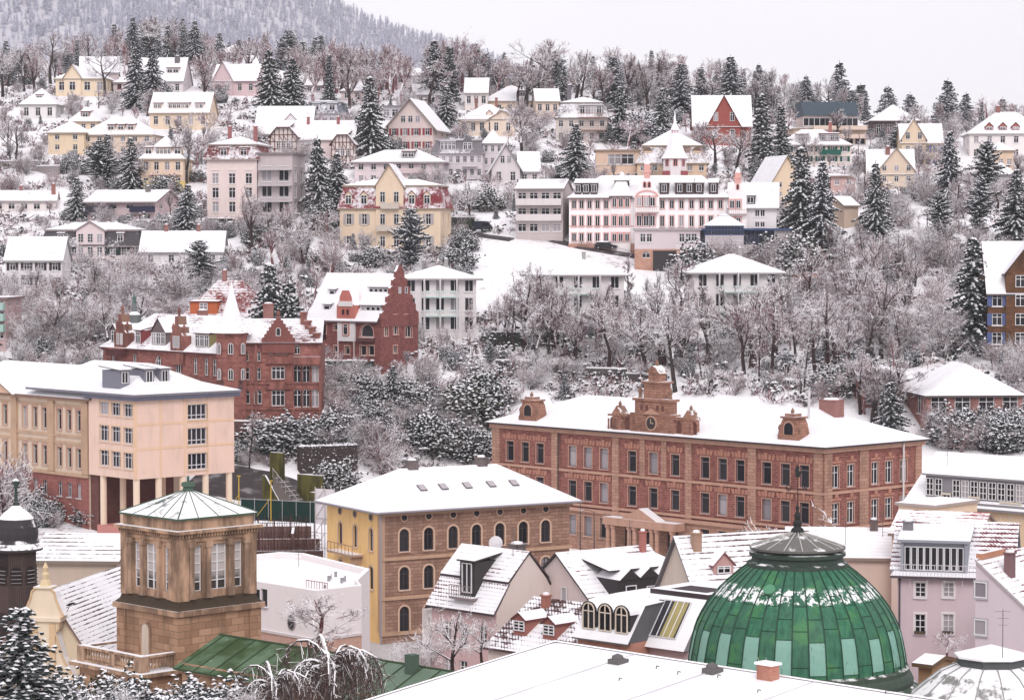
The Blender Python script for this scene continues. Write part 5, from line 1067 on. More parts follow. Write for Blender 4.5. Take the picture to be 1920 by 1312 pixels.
m = MB(); m.shell([[(-.4, -.5, H - .3), (W, -.5, H - .3), (W, yr, zr + .15), (-.4, yr, zr + .15)], [(W, D, H - .3), (-.4, D, H - .3), (-.4, yr, zr + .15), (W, yr, zr + .15)]], .22); T3.put('roof', m, [tile((.17, .10, .10), .68, .42, .38), flat((.2, .19, .2))]); dormer(T3, T3.X(1352, 2), yr * .36, H + (zr - H) * .40, 1.9, .9, 3.0, 'gable', (.5, .3, .28), 1, rc=(.25, .1, .1)); chimney(T3, 1.4, yr - .8, zr - .7, 1.0, .8, (.45, .26, .16))
T4 = B('zinc_mansard_house', 'grey zinc mansard house with three round topped dormers', 'townhouse', 1183, 1206, 196, -43, -1, 1084, 'R', dep=9); W, H, D = T4.w, T4.H, 9; mb = MB(); T4.box_shell(mb, -4, H); T4.put('wall', mb, [stone((.45, .15, .10), (.5, .22, .15), (.4, .3, .25), .3, .1, .015)]); zm = T4.Z(1137, W, 1.7); zr = T4.Z(1118, W, 8.5); zn = flat((.13, .13, .14))
m = MB(); m.prism_y([(0 - .3, H), (D, H), (D, zr), (5, zr), (1.7, zm)], .02, W, 0); T4.put('gable_cladding', m, [zn]); m = MB(); m.shell([[(-.2, -.5, H), (W + .1, -.5, H), (W + .1, 1.6, zm + .1), (-.2, 1.6, zm + .1)], [(-.2, 1.6, zm + .1), (W + .1, 1.6, zm + .1), (W + .1, 5, zr + .15), (-.2, 5, zr + .15)], [(-.2, 5, zr + .15), (W + .1, 5, zr + .15), (W + .1, D + .2, zr + .15), (-.2, D + .2, zr + .15)]], .12); T4.put('roof', m, [tile((.30, .30, .32), .70, 5., 0), zn])
for u in (1108, 1139, 1170):
    x = T4.X(u, .2); dormer(T4, x, .15, H + .6, 1.5, 1.55, 2.2, 'arch', (.05, .045, .05), 0, rc=(.04, .035, .035)); T4.window(x, .05, H + .7, 0, 1.25, 2.1, 'cross', True, -.05, flat((.75, .65, .55)), None, 0, False, 0, None, True)
T5 = B('loft_house', 'low house with sloped glazed loft front between zinc mansard and dome', 'townhouse', 1290, 1222, 195, -43, -1, 1190, 'R', dep=9); W, H, D = T5.w, T5.H + .6, 9; mb = MB(); T5.box_shell(mb, -4, H - .5); mb.box(.05, W - .05, 2.25, D, H - .5, H + 3.2); T5.put('wall', mb, [plaster((.5, .35, .35))]); m = MB(); m.prism_y([(-.6, H - .5), (2.2, H + 3.2), (2.2, H - .5)][::-1], -.05, W + .05, 0, 0); T5.put('sloped_front', m, [normsnow((.3, .29, .3), .2)])
m = MB(); m.poly([(1, -.05, H + .3), (W - 1.2, -.05, H + .3), (W - 1.2, 1.9, H + 2.9), (1, 1.9, H + 2.9)]); gg = T5.put('window', m, [glass(1)]); m = MB()
for i in range(6): x = 1 + (W - 2.2) * i / 5; m.tube((x, -.08, H + .3), (x, 1.87, H + 2.9), .05, .05, 4)
m.tube((1, -.08, H + .3), (W - 1.2, -.08, H + .3), .06, .06, 4); m.tube((1, 1.87, H + 2.9), (W - 1.2, 1.87, H + 2.9), .06, .06, 4); T5.put('window_frame', m, [WHITE()], parent=gg); m = MB(); m.poly([(2.6, -.09, H + .34), (4.0, -.09, H + .34), (4.0, 1.86, H + 2.86), (2.6, 1.86, H + 2.86)]); T5.put('curtain', m, [plaster((.38, .32, .14), .4)], parent=gg)
m = MB(); m.box(-.2, W + .2, 2.2, D, H + 3.2, H + 3.6, 1, 0); m.box(1.2, W - .6, 3., 5.5, H + 3.6, H + 3.62, 1); T5.put('roof', m, [snow(), flat((.06, .045, .05))])
T6 = B('speckled_roof_house', 'house whose dark red tiles show through thin snow, with two tiny dormers', 'townhouse', 1106, 1235, 207, -43, -1, 915, 'R', dep=12); W, H, D = T6.w, T6.H, 12; mb = MB(); T6.box_shell(mb, -4, H); zr = T6.Z(1128, 4, 6); mb.prism_y([(0, H), (D, H), (D / 2, zr)], 0, .25); T6.put('wall', mb, [plaster((.66, .56, .52), .2)]); m = MB(); m.shell(gable_polys(-.3, W + .2, -.4, D + .4, H - .2, zr + .1), .2); T6.put('roof', m, [tile((.10, .045, .045), .50, .3, .12, .12), flat((.1, .06, .06))]); rs = (zr - H) / 6.2
for u in (974, 1030): dormer(T6, T6.X(u, 1.4), 1.4, H + 1.1, 1.4, 1.1, 2.5, 'gable', (.3, .12, .1), 1, rc=(.15, .05, .05), fm=WHITE(), rise=.5, style='grid')
chimney(T6, T6.X(1024, 5), 5, zr - .8, 1.2, .7, (.42, .11, .06))
# right: pink house with roof terrace, its neighbour, the long cream house, the ribbed roof behind the dome
P1 = B('pink_terrace_house', 'pale pink house with railed roof terrace and glazed loft box', 'townhouse', 1832, 1086, 226, -14, -1, 1686, 'R', dep=14); W, H, D = P1.w, P1.H, 14; mb = MB(); ws = [(P1.X(u), P1.Z(v1, P1.X(u)), .95, (v1 - v0) * .047, False, 'grid') for u in (1729, 1782) for v0, v1 in ((1091, 1119), (1150, 1187))]; P1.facade(mb, 'F', ws, -6, H, .2, tm=plaster((.75, .70, .70)), trim=.14, gk=0); P1.box_shell(mb, -6, H, skip='F'); P1.put('wall', mb, [plaster((.60, .49, .52), .14)])
m = MB(); m.box(-.6, W + .2, -.7, D, H, H + .22, 1, 0); P1.put('terrace', m, [snow(), flat((.10, .08, .09))]); m = MB()
for i in range(25): x = -.4 + (W + .4) * i / 24; m.box(x - .02, x + .02, -.62, -.58, H - (.7 if i % 5 == 0 else 0), H + 1.25)
m.box(-.4, W, -.63, -.57, H + 1.2, H + 1.26); P1.put('railing', m, [flat((.6, .57, .58))]); m = MB(); m.tube((.2, -.15, H), (.2, -.15, -4), .08, .08, 6); P1.put('downpipe', m, [flat((.09, .07, .08))])
for v in (1178,):
    for u in (1729, 1782): x = P1.X(u); m = MB(); m.box(x - .5, x + .5, -.35, -.17, P1.Z(1187, x), P1.Z(1187, x) + .25, 0, 1); P1.put('flower_box', m, [flat((.10, .07, .05)), needles((.05, .07, .04))])
zr = P1.Z(976, 4, 9); m = MB(); m.shell([[(-1., 3., H + .3), (W + 3.2, 3., H + .3), (W + 3.2, 9, zr), (-1., 9, zr)], [(W + 3.2, 14, H), (-1., 14, H), (-1., 9, zr), (W + 3.2, 9, zr)]], .2); P1.put('roof', m, [tile((.19, .04, .045), .58, .34, .30, .12), flat((.25, .25, .28))]); m = MB(); m.box(-.9, 11.5, 3.6, 4, H, H + .3); m.prism_y([(3., H), (14, H), (9, zr - .2)], -.8, -.5); m.prism_y([(3., H), (14, H), (9, zr - .2)], W + 2.7, W + 3, 0); P1.put('gable_wall', m, [flat((.22, .23, .26))])
xa, xb = P1.X(1692, 2.5), P1.X(1817, 2.5); z1 = P1.Z(1015, xa, 2.5); m = MB(); m.box(xa, xb, 2.6, 7, H + .23, z1); m.box(xa, xa + .25, 2.3, 2.6, H + .23, z1); m.box(xb - .25, xb, 2.3, 2.6, H + .23, z1); bx = P1.put('loft_box', m, [flat((.30, .31, .35))]); m = MB(); m.shell([[(xa - .3, 2.1, z1 + .25), (xb + .3, 2.1, z1 + .25), (xb + .3, 8, z1 + 1.1), (xa - .3, 8, z1 + 1.1)]], .25); P1.put('loft_roof', m, [snow(), flat((.3, .31, .34))], parent=bx)
n = 9
for i in range(n): wd = (xb - xa - .6) / n; P1.window(xa + .3 + wd * (i + .5), 2.6, H + .35, 0, wd - .06, z1 - H - .75, 'n', dp=-.05, sill=False, parent=bx, single=True, gk=0)
chimney(P1, .4, 5.6, H + 2.4, 1.9, .9, (.14, .15, .18))
P2 = B('gabled_neighbour', 'pale house with snowy roof falling right and dark red chimney beside pink terrace house', 'townhouse', 1960, 1170, 205, 55, -1, None, 'L', side=1833, sideat='L', width=12); W, D = 12, P2.dep; H = P2.H; zr = P2.Z(1050, 0, D); mb = MB(); P2.box_shell(mb, -6, H); mb.prism_y([(0, H), (D, H), (D, zr)], 0, .25, 0); P2.put('wall', mb, [plaster((.62, .53, .57), .12)]); m = MB(); m.shell([[(-.2, -.5, H - .4), (W, -.5, H - .4), (W, D, zr + .15), (-.2, D, zr + .15)]], .22); P2.put('roof', m, [tile((.22, .06, .06), .72, .36, .36), flat((.5, .45, .46))])
for u, v in ((1843, 1120), (1843, 1190)): y = P2.Y(u); P2.window(0, y, P2.Z(v, 0, y), R(-90), 1.1, 1.3, 'n', dp=-.03, tm=flat((.45, .42, .45)), trim=.1, gk=2)
chimney(P2, 2.6, D * .7, zr - 1.6, 2.0, .9, (.15, .05, .06)); m = MB(); m.box(.5, 5, D - .3, D + .2, zr, zr + .5, 0, 1); P2.put('ridge_wall', m, [plaster((.45, .22, .14)), snow()])
L1 = B('long_cream_house', 'long cream house with grey row of dormer windows', 'townhouse', 1958, 958, 268, -43, 0, 1712, 'R', dep=12); W, H, D = L1.w, L1.H, 12; mb = MB(); ws = [(L1.X(u), L1.Z(v, L1.X(u)), wd, 2., False, st) for u, v, wd, st in ((1776, 961, 1., 'v'), (1829, 968, 1.1, 'grid'), (1889, 978, 1.3, 'grid'), (1907, 980, 1.3, 'grid'))]; L1.facade(mb, 'F', ws, -6, H, .2, gk=0, tm=plaster((.7, .62, .5)), trim=.12); L1.box_shell(mb, skip='F'); zr = L1.Z(849, 3, 6); mb.prism_y([(0, H), (D, H), (D / 2, zr)], 0, .25); L1.put('wall', mb, [plaster((.72, .56, .40), .1)])
m = MB(); m.shell(gable_polys(-.8, W, -.6, D + .5, H - .2, zr), .25); L1.put('roof', m, [tile((.26, .06, .055), .80, .3, .12), flat((.25, .24, .25))]); xa, xb = L1.X(1741, .6), W - .3; xa = max(.4, xa); zd = H + .35; m = MB(); m.box(xa, xb, .3, 4, H, zd + 2.6); m.box(xa - .3, xb + .3, -.3, .3, H - .02, H + .3, 0, 1); db = L1.put('dormer_band', m, [flat((.27, .26, .28)), snow()]); m = MB(); m.shell([[(xa - .3, -.1, zd + 2.75), (xb + .3, -.1, zd + 2.75), (xb + .3, 5.5, zr - .1), (xa - .3, 5.5, zr - .1)]], .2); L1.put('dormer_roof', m, [snow(), flat((.3, .29, .3))], parent=db)
n = 13
for i in range(n):
    if i == 2: continue
    wd = (xb - xa) / n; L1.window(xa + wd * (i + .5), .3, zd + .35, 0, wd * .82, 1.9, 'grid', dp=-.04, sill=False, parent=db, single=True, gk=0)
L2 = B('wing', '', '', 1752, 952, 262, -43, 0, 1687, 'R', dep=8, root=L1); W, H = L2.w, L2.H; mb = MB(); L2.facade(mb, 'F', [(L2.X(u), H - 2.3, .95, 1.5, False, 'grid') for u in (1708, 1720, 1728)], gk=0); L2.box_shell(mb, skip='F'); L2.put('wall', mb, [plaster((.72, .56, .42), .1)]); m = MB(); m.box(-.3, W + .3, -.3, 8, H, H + .3, 1, 0); L2.put('roof', m, [snow(), flat((.4, .33, .3))])
house('ridge_house', 'house showing one long plain snowy roof behind the green dome', 1478, 1692, 1045, 1090, 992, -6, 14, d=255, fl=1, nf=0, ns=0, roof='gx', wall_c=(.6, .45, .38), cover=.86, rows=.1, z0=-1, chim=((.78, .45, 1.2, .8, (.10, .06, .06)),))
house('back_tile_house', 'house with low ribbed tile roof between onion turret and stone tower', 60, 216, 1052, 1110, 1004, -4, 12, d=222, fl=1, nf=0, ns=0, roof='gx', wall_c=(.5, .4, .33), rc=(.17, .10, .09), cover=.72, rows=.36, z0=2)
house('red_ridged_house', 'low house with bright red ridge tiles edging its snowy roof', 1672, 1838, 1000, 1040, 962, -20, 10, d=252, fl=1, nf=0, ns=0, roof='gx', wall_c=(.6, .45, .38), rc=(.42, .06, .05), cover=.62, rows=.25, z0=-1)
# cream pavilion at lower right between the houses: small sheds
house('garden_shed', 'small brown shed with snowy roof at the foot of the pink house', 1722, 1752, 1244, 1262, 1232, -40, 3, d=192, fl=1, nf=0, ns=0, roof='gx', wall_c=(.30, .18, .10), cat='shed', z0=8)

# ------------------------------------------------------------------ villas and houses of the hillside (left to right, lower rows first)
V = house
BLU = (.10, .13, .24); DGR = (.03, .045, .045)
V('white_house', 'white gabled house with dark shutters and first floor balcony', 10, 117, 487, 542, 446, 0, 9, fl=2, nf=4, ns=2, roof='gx', wall_c=WHT, rc=GREYT, cover=.85, shut=(.05, .035, .04), balc=((.28, .66, 1),), ww=1.0)
V('shuttered_mansion', 'long white two storey house with dark green shutters and a gabled middle', 77, 264, 461, 510, 417, -2, 11, d=470, fl=2, nf=9, ns=2, roof='hip', wall_c=(.72, .60, .60), rc=GREYT, mans=(2.9, 1.2), shut=DGR, fgable=(.5, 5.2, 2.8, 1.6, 3), dorm=((.2, 1.2, 1.5, dict(up=.7)), (.8, 1.2, 1.5, dict(up=.7))), style='grid', wh=1.6)
V('long_roofed_house', 'low white house with wide snowy roof joined right of the shuttered mansion', 263, 418, 472, 500, 435, 2, 11, d=466, fl=1, nf=4, roof='gx', wall_c=WHT, cover=.9, chim=((.28, .5), (.68, .5)))
V('white_bungalow', 'white bungalow with arched porch and brick red chimneys', -14, 106, 377, 398, 359, 6, 10, fl=1, nf=5, ns=2, roof='gx', wall_c=(.74, .66, .64), cover=.9, ww=1.3, chim=((.42, .5, 1.), (.95, .3, 2.2, .8, (.34, .10, .07))), cat='bungalow')
V('chalet_house', 'pinkish chalet with broad snowy roof and black balcony', 164, 292, 378, 416, 358, -14, 13, fl=2, nf=4, ns=2, roof='gx', wall_c=(.58, .45, .46), cover=.92, ov=1., ww=1.6, balc=((.0, .4, 1, 1.3, 1., (.035, .03, .045), True, 'F', True), (.66, 1., 1, 1.4, 1., (.03, .03, .06), True, 'F', True)), chim=((.75, .4, 1.2, .9, (.12, .12, .12)),))
V('apartment_block', 'tall pale apartment house with glazed balconies and red attic storey', 388, 483, 299, 405, 256, -8, 14, d=492, fl=4, nf=3, ns=0, roof='hip', wall_c=(.74, .61, .58), rc=(.2, .06, .06), ww=1.3, wh=2.0, mans=(2.8, 1.1), dorm=((.35, 1.7, 1.5, dict(up=.6, wallc=(.30, .07, .07))), (.75, 1.7, 1.5, dict(up=.6, wallc=(.30, .07, .07)))), chim=((.28, .5, 1.8, .7, (.3, .06, .06)), (.8, .5, 1.8, .7, (.3, .06, .06))), ov=.7)
ap = B('wing', '', '', 483, 287, 491, -8, profile(492), 549, dep=10, root=None) if False else None
V('balcony_wing', 'stack of deep balconies with grey railings joined to the tall apartment house', 484, 549, 289, 408, 276, -8, 11, d=490.5, fl=4, nf=2, ns=2, roof='flat', wall_c=(.50, .43, .43), cover=.9, ww=2.0, wh=2.3, style='v', skip=(), balc=tuple((.0, 1., i, 1.7, 1., (.45, .43, .45)) for i in range(4)), cat='apartment')
V('cream_villa', 'cream villa with dark red mansard, central gable and stone balconies', 637, 826, 391, 474, 336, -9, 11, fl=2, nf=5, ns=2, roof='hip', wall_c=(.74, .58, .38), rc=(.28, .05, .06), mans=(4.2, 1.1), fgable=(.50, 5.2, 4.2, 3.9, 2), dorm=((.09, 1.3, 1.9, dict(kind='gable', up=.7)), (.245, 1.3, 1.9, dict(kind='gable', up=.7)), (.72, 1.3, 1.9, dict(kind='gable', up=.7)), (.87, 1.3, 1.9, dict(kind='gable', up=.7))), balc=((.38, .62, 1, 1.5, .9, (.55, .48, .42), True, 'F', True), (.42, .6, 2, 1.3, .9, (.55, .48, .42), True, 'F', True)), shut=(.42, .38, .38), ww=1.0, wh=2.0, winf=[.09, .245, .75, .88], tcol=(.6, .52, .45), trim=.1, cat='villa')
V('balcony_block', 'grey three storey block of loggias beside the white hotel', 968, 1055, 355, 442, 338, -9, 13, d=486, fl=3, nf=4, ns=0, roof='gx', wall_c=(.50, .43, .42), rc=(.2, .17, .17), ww=1.6, balc=tuple((.01, .99, i, 1.5, 1.1, (.62, .57, .57), True, 'F', True) for i in (1, 2)), inset=1.5, cat='apartment')
for i, (a, b_, c, e, f, lab) in enumerate(((757, 893, 521, 628, 497, 'white flat sided villa with glass balconies right of the stepped brick gable'), (997, 1170, 514, 625, 484, 'pale modern villa with mint green balcony glass among bare trees'), (1302, 1462, 510, 622, 476, 'grey modern villa half hidden by bare trees below the hotel pavilion'))):
    q = V('modern_villa', lab, a, b_, c, e, f, 3, 14, d=412 + 4 * i, fl=3, nf=5, ns=2, roof='hip', wall_c=(.72, .67, .67), cover=.97, rows=0, rc=GREYT, ov=1.1, ww=1.4, wh=2.1, style='v', balc=((.3, .72, 2, 1.6, 1.0, (.45, .62, .57)), (.3, .72, 1, 1.6, 1.0, (.45, .62, .57))), chim=((.6, .5, .9, .6, (.4, .4, .4)),), cat='villa', group='modern villas below the snowy meadow')
    m = MB()
    for fx in (.28, .5, .73): m.tube((fx * q.w, -1.5, -4), (fx * q.w, -1.5, q.H), .14, .14, 8)
    q.put('column', m, [flat((.66, .63, .64))])
q = V('brown_stone_house', 'brown sandstone house with blue shuttered windows at the right edge', 1853, 1990, 548, 655, 455, -4, 14, d=385, fl=3, nf=4, ns=1, roof='gx', wall_c=stone((.10, .048, .026), (.155, .075, .038), (.07, .035, .02), .9, .4, .02, .7), rc=GREYT, cover=.86, ww=1.5, wh=1.8, shut=(.09, .12, .26), fgable=(.63, 8.5, 3., 5.5, 2))
V('brick_hall', 'red brick hall with arched door under a wide snowy hip roof', 1738, 1918, 740, 792, 679, 6, 16, d=352, fl=1, nf=4, roof='hip', wall_c=stone((.30, .11, .10), (.36, .16, .14), (.3, .2, .18), .5, .22, .03), cover=.95, ww=2.2, wh=2.6, inset=5, cat='hall')
V('brick_hall', 'small red brick outbuilding left of the red brick hall', 1612, 1690, 716, 770, 690, 2, 10, d=362, fl=1, nf=2, roof='gx', wall_c=stone((.30, .11, .10), (.36, .16, .14), (.3, .2, .18), .5, .22, .03), cover=.95, ww=1.6, cat='hall')
# second row
V('low_hip_villa', 'pinkish white villa with shallow snowy roof and recessed balcony', 665, 830, 303, 346, 281, -4, 12, fl=2, nf=7, ns=2, wall_c=(.70, .60, .61), cover=.93, dorm=((.6, 2.6, 1.3, dict(wallc=(.2, .19, .2), n=2, up=.8)),), balc=((.44, .78, 1, .8, .9, (.62, .5, .5), True, 'F', True),), ww=1.1, ov=.9, cat='villa')
V('turreted_villa', 'grey white villa with curved mansard dormers', 812, 905, 288, 336, 262, -3, 11, fl=2, nf=7, ns=2, wall_c=(.62, .56, .59), rc=(.25, .23, .25), mans=(2.8, 1.0), dorm=((.3, 3.2, 1.7, dict(n=4, up=.7)), (.7, 1.9, 1.7, dict(n=2, up=.7, kind='arch'))), balc=((.6, .9, 1), (.6, .9, 0.)), ww=.85, cat='villa')
q = V('corner_turret', 'pale square turret with pointed snowy roof beside the mansard villa', 905, 942, 268, 338, 243, -3, 4.4, d=543, fl=3, nf=3, ns=1, wall_c=(.64, .58, .6), cover=.92, ww=.7, ov=.35, inset=2, cat='turret')
V('slate_gable_house', 'small white house with dark slate front gable and sweeping snowy roof', 922, 975, 315, 348, 273, 4, 12, d=535, fl=1, nf=2, ns=2, roof='gy', wall_c=(.66, .60, .61), cover=.95, ov=.9, tri=(2, .9, 1.6, .2), ww=1.1)
V('house_extension', 'lower white wing with eyebrow dormer joined to the slate gable house', 974, 1012, 321, 348, 286, 4, 10, d=538, fl=1, nf=2, roof='gx', wall_c=(.66, .60, .61), cover=.95)
V('half_timbered_house', 'half timbered house with two framed gables and red chimneys', 506, 664, 262, 302, 228, -5, 11, fl=2, nf=5, ns=1, roof='gx', wall_c=(.70, .58, .57), rc=REDT, cover=.85, chim=((.42, .4, 1.6, .6, (.35, .07, .06)), (.78, .4, 1.6, .6, (.35, .07, .06))), winf=[.1, .45, .58], balc=((.36, .6, 0.9),))
def timber_gable(u0, u1, vE, vt, d, lab):
    q = B('framed_gable', lab, 'house', u0, vE, d, -5, profile(d) + 2, u1, dep=6); w_, H = q.w, q.H; m = MB(); zt = q.Z(vt, w_ / 2); wl = plaster((.66, .58, .55)); m.prism([(0, -5), (w_, -5), (w_, H), (w_ * .75, zt), (w_ * .25, zt), (0, H)], 0, 6); q.put('wall', m, [wl]); m = MB(); tb = .16
    for k in range(7): x = w_ * k / 6; m.box(x - tb / 2, x + tb / 2, -.07, -.003, H - 4.2, H + (zt - H) * (.0 if k in (0, 6) else (.55 if k in (1, 5) else .95)))
    for z_ in (H - 4.2, H - 2.9, H - 1.4, H + .1): m.box(-.05, w_ + .05, -.09, -.002, z_ - tb / 2, z_ + tb / 2)
    for k in (0, 2, 3, 5):
        x0, x1 = w_ * k / 6, w_ * (k + 1) / 6; m.tube((x0, -.05, H - 4.1), (x1, -.05, H - 2.9), .07, .07, 4); m.tube((x1, -.05, H - 1.4), (x0, -.05, H), .07, .07, 4)
    q.put('timber_frame', m, [flat((.12, .04, .035))])
    for k in (-1, 0, 1): q.window(w_ / 2 + k * 1.1, 0, H - 2.8, 0, .8, 1.6, 'grid', dp=-.04, sill=False)
    r = MB(); r.shell([[(-.5, -.7, H - .4), (w_ * .25, -.7, zt + .2), (w_ * .25, 6, zt + .2), (-.5, 6, H - .4)][::-1], [(w_ * .25, -.7, zt + .2), (w_ * .75, -.7, zt + .2), (w_ * .75, 6, zt + .2 + 1.2), (w_ * .25, 6, zt + .2 + 1.2)], [(w_ * .75, -.7, zt + .2), (w_ + .5, -.7, H - .4), (w_ + .5, 6, H - .4), (w_ * .75, 6, zt + .2)]], .25); q.put('roof', r, [tile(REDT, .9, .25, .1), flat((.12, .05, .045))])
timber_gable(507, 557, 254, 240, 556, 'left half timbered gable bay with arched windows and red brown beams'); timber_gable(622, 664, 268, 254, 553, 'right half timbered gable bay over a pink wall')
V('gabled_white_house', 'white house with steep snowy roof and small triangular dormer', 478, 584, 250, 268, 201, -3, 12, d=572, fl=1, nf=3, ns=2, roof='gx', wall_c=WHT, cover=.92, dorm=((.62, 3, .6, dict(kind='gable', rise=1.6, up=2.2, n=0)),), shut=None)
V('flat_topped_villa', 'blue grey villa with flat mansard roof and dark dormers', 577, 642, 213, 248, 188, -4, 11, d=592, fl=1, nf=5, wall_c=(.58, .55, .60), rc=(.16, .17, .21), mans=(2.6, .9), dorm=((.25, 1.8, 1.6, dict(up=.6)), (.72, 2.2, 1.6, dict(up=.6))), cat='villa')
V('red_shuttered_house', 'pinkish house with broad half hipped gable and red shutters', 728, 812, 236, 286, 189, -12, 12, fl=2, nf=4, ns=2, roof='gy', wall_c=(.68, .56, .53), cover=.95, ov=1.2, shut=(.28, .06, .07), tri=(3, 1.1, 1.5, .12))
V('roof_terrace_villa', 'pale villa with glazed attic behind the red shuttered house', 716, 816, 200, 225, 183, 0, 10, d=604, fl=1, nf=6, roof='flat', wall_c=(.56, .53, .56), cover=.95, ww=1.5, cat='villa')
V('orange_garage', 'low orange flat roofed house with pale panels', 1117, 1212, 283, 318, 269, -3, 10, d=540, fl=1, nf=4, roof='flat', wall_c=(.74, .46, .33), cover=.95, ww=3.0, wh=2.2)
V('orange_villa', 'orange villa with large domed snowy mansard roof', 1195, 1325, 306, 345, 245, -3, 14, d=530, fl=2, nf=6, ns=2, wall_c=(.74, .48, .28), rc=(.3, .2, .17), cover=.9, mans=(3.6, 1.6), dorm=((.15, 1.4, .6, dict(up=2., kind='arch', n=0)), (.85, 1.4, .6, dict(up=2., kind='arch', n=0))), cat='villa')
# white spired turret in front of it
tp = at(1265, 340, 522.); tt = empty('spired_turret', (tp.x, tp.y, tp.z - 6)); tag(tt, 'white octagonal turret with pink window frames and needle spire', 'turret'); zz = lambda v: CAMZ + slope_v(v) * 522 - (tp.z - 6); m = MB(); m.lathe([(2.5, -3), (2.5, zz(297))], 0, 0, 8, 0, t8); sub(tt, 'wall', m, [plaster((.74, .68, .68))]); m = MB(); m.lathe([(3.0, zz(298)), (2.0, zz(283)), (1.25, zz(262)), (.75, zz(250)), (.7, zz(246)), (1.0, zz(244)), (.35, zz(232)), (.06, zz(208))], 0, 0, 8, 0, t8); sub(tt, 'spire', m, [tile((.30, .28, .30), .72, .5, .12)]); m = MB(); m.lathe([(.72, zz(250)), (.72, zz(246))], 0, 0, 8, 0); m.lathe([(2.6, zz(299.5)), (2.7, zz(297))], 0, 0, 8, 0, t8); sub(tt, 'trim', m, [plaster((.58, .25, .25))])
for k in (-1, 0, 1):
    for z0_ in (zz(312), ):
        M = Matrix.Rotation(R(45 * k), 4, 'Z') @ Matrix.Translation((0, -2.32, z0_)); a, b_ = win_meshes(.75, 1.5, 'v', False, -.03, flat((.62, .3, .3)), plaster((.58, .25, .25)), glass(0), .12, False, True); link('window', a, tt, M)
    if k: mbb = MB(); mbb.box(-.8, .8, -2.9, -2.35, zz(333), zz(321)); link('balcony', mbb.mesh('balcony', [flat((.36, .10, .11))]), tt, Matrix.Rotation(R(45 * k), 4, 'Z'))
V('ornate_villa', 'cream villa with pediment dormers right of the red shuttered house', 862, 962, 223, 255, 196, -3, 11, fl=1, nf=6, wall_c=(.70, .60, .52), cover=.94, dorm=((.55, 1.2, .5, dict(kind='gable', up=.9, n=0)), (.75, 1.2, .5, dict(kind='gable', up=.9, n=0))), chim=((.28, .5, 1.4, .6), (.66, .5, 1.4, .6)), fgable=(.8, 5.5, .1, 1.6, 2), balc=((.03, .5, .9),), cat='villa')
V('hip_roofed_villa', 'cream villa with two dark chimneys and tall arched windows', 905, 1008, 189, 222, 160, -3, 13, d=626, fl=1, nf=5, wall_c=(.72, .57, .46), cover=.95, chim=((.42, .5, 1.6, 1.2, (.2, .17, .17)), (.58, .5, 1.4, 1.2, (.2, .17, .17))), dorm=((.72, 2.2, 1.2, dict(up=1.2, wallc=(.15, .1, .09))),), wh=2.2, cat='villa')
V('balcony_villa', 'grey villa with two tiers of wooden balconies under a bulky snowy roof', 1042, 1138, 221, 268, 182, -5, 13, fl=2, nf=5, ns=2, wall_c=(.56, .49, .45), cover=.94, mans=(3.4, 1.6), rc=(.25, .22, .23), dorm=((.68, 5.0, 1.9, dict(n=4, up=.8, wallc=(.5, .42, .4))),), balc=((.45, 1., 1, 1.5, .9, (.3, .17, .14)), (.45, 1., 2, 1.5, .9, (.3, .17, .14))), chim=((.24, .3, 2.6, .9, (.1, .1, .14)),), cat='villa')
V('red_timber_house', 'dark red timber house with large triangular gable and skylights', 1300, 1407, 236, 268, 181, -2, 12, fl=1, nf=4, roof='gx', wall_c=(.30, .08, .065), rc=(.2, .1, .1), cover=.92, fgable=(.53, 7.4, .0, 6.6, 2), fcol=(.6, .3, .25))
b = V('modern_terrace_house', 'peach terraced block with ribbed dark blue grey roof', 1490, 1622, 243, 275, 222, 3, 14, d=588, fl=2, nf=6, ns=2, roof='flat', wall_c=(.68, .52, .42), cover=.9, ww=2.4, wh=1.9, style='v', balc=((.25, 1., 1, 1.6, .8, (.66, .52, .44), True, 'F', True), (.25, 1., 2, 1.6, .8, (.66, .52, .44), True, 'F', True)), chim=(), cat='apartment')
m = MB(); z0_, z1_ = b.Z(224, b.w / 2), b.Z(192, b.w / 2, 4); x0, x1 = b.X(1505), b.X(1607); m.box(x0 + .3, x1 - .3, .4, 12, b.H + .1, b.H + 3.2, 2); m.prism_y([(-.4, b.H + 3.2), (12, b.H + 3.2), (12, z1_), (3.2, z1_)], x0, x1, 0)
for i in range(26): x = x0 + (x1 - x0) * i / 25; m.tube((x, -.42, b.H + 3.25), (x, 3.15, z1_), .09, .09, 4)
b.put('ribbed_roof', m, [flat((.075, .10, .125)), snow(), plaster((.6, .5, .46))])
for i in range(5): b.window(x0 + (x1 - x0) * (i + .5) / 5, .4, b.H + .8, 0, 2.6, 1.9, 'v', dp=-.03, sill=False)
V('green_shuttered_villa', 'pale villa with dark green shutters and balcony', 1457, 1594, 271, 308, 243, -2, 12, d=560, fl=2, nf=6, wall_c=(.70, .61, .56), cover=.93, dorm=((.35, 2.4, 1.4, dict(n=2, up=.8)), (.72, 4.0, 1.5, dict(n=4, up=.8, wallc=(.2, .15, .15)))), shut=(.02, .09, .07), balc=((.58, .86, 1, 1., .9, (.02, .10, .08), True, 'F', True),), chim=((.75, .5, 1.5, .7, (.4, .1, .08)),), cat='villa')
V('pyramid_roofed_house', 'house with tall pyramid roof and dark eaves behind the blue shuttered house', 1637, 1718, 226, 262, 197, -2, 14, d=600, fl=1, nf=4, wall_c=(.16, .12, .12), rc=(.1, .07, .07), cover=.88, ov=.8)
V('blue_shuttered_house', 'yellow house with front gable and blue shutters', 1690, 1765, 268, 318, 234, -4, 11, d=562, fl=2, nf=4, roof='gx', wall_c=(.74, .58, .38), cover=.93, shut=(.13, .19, .40), fgable=(.30, 5.2, .9, 4.2, 2), ww=.95)
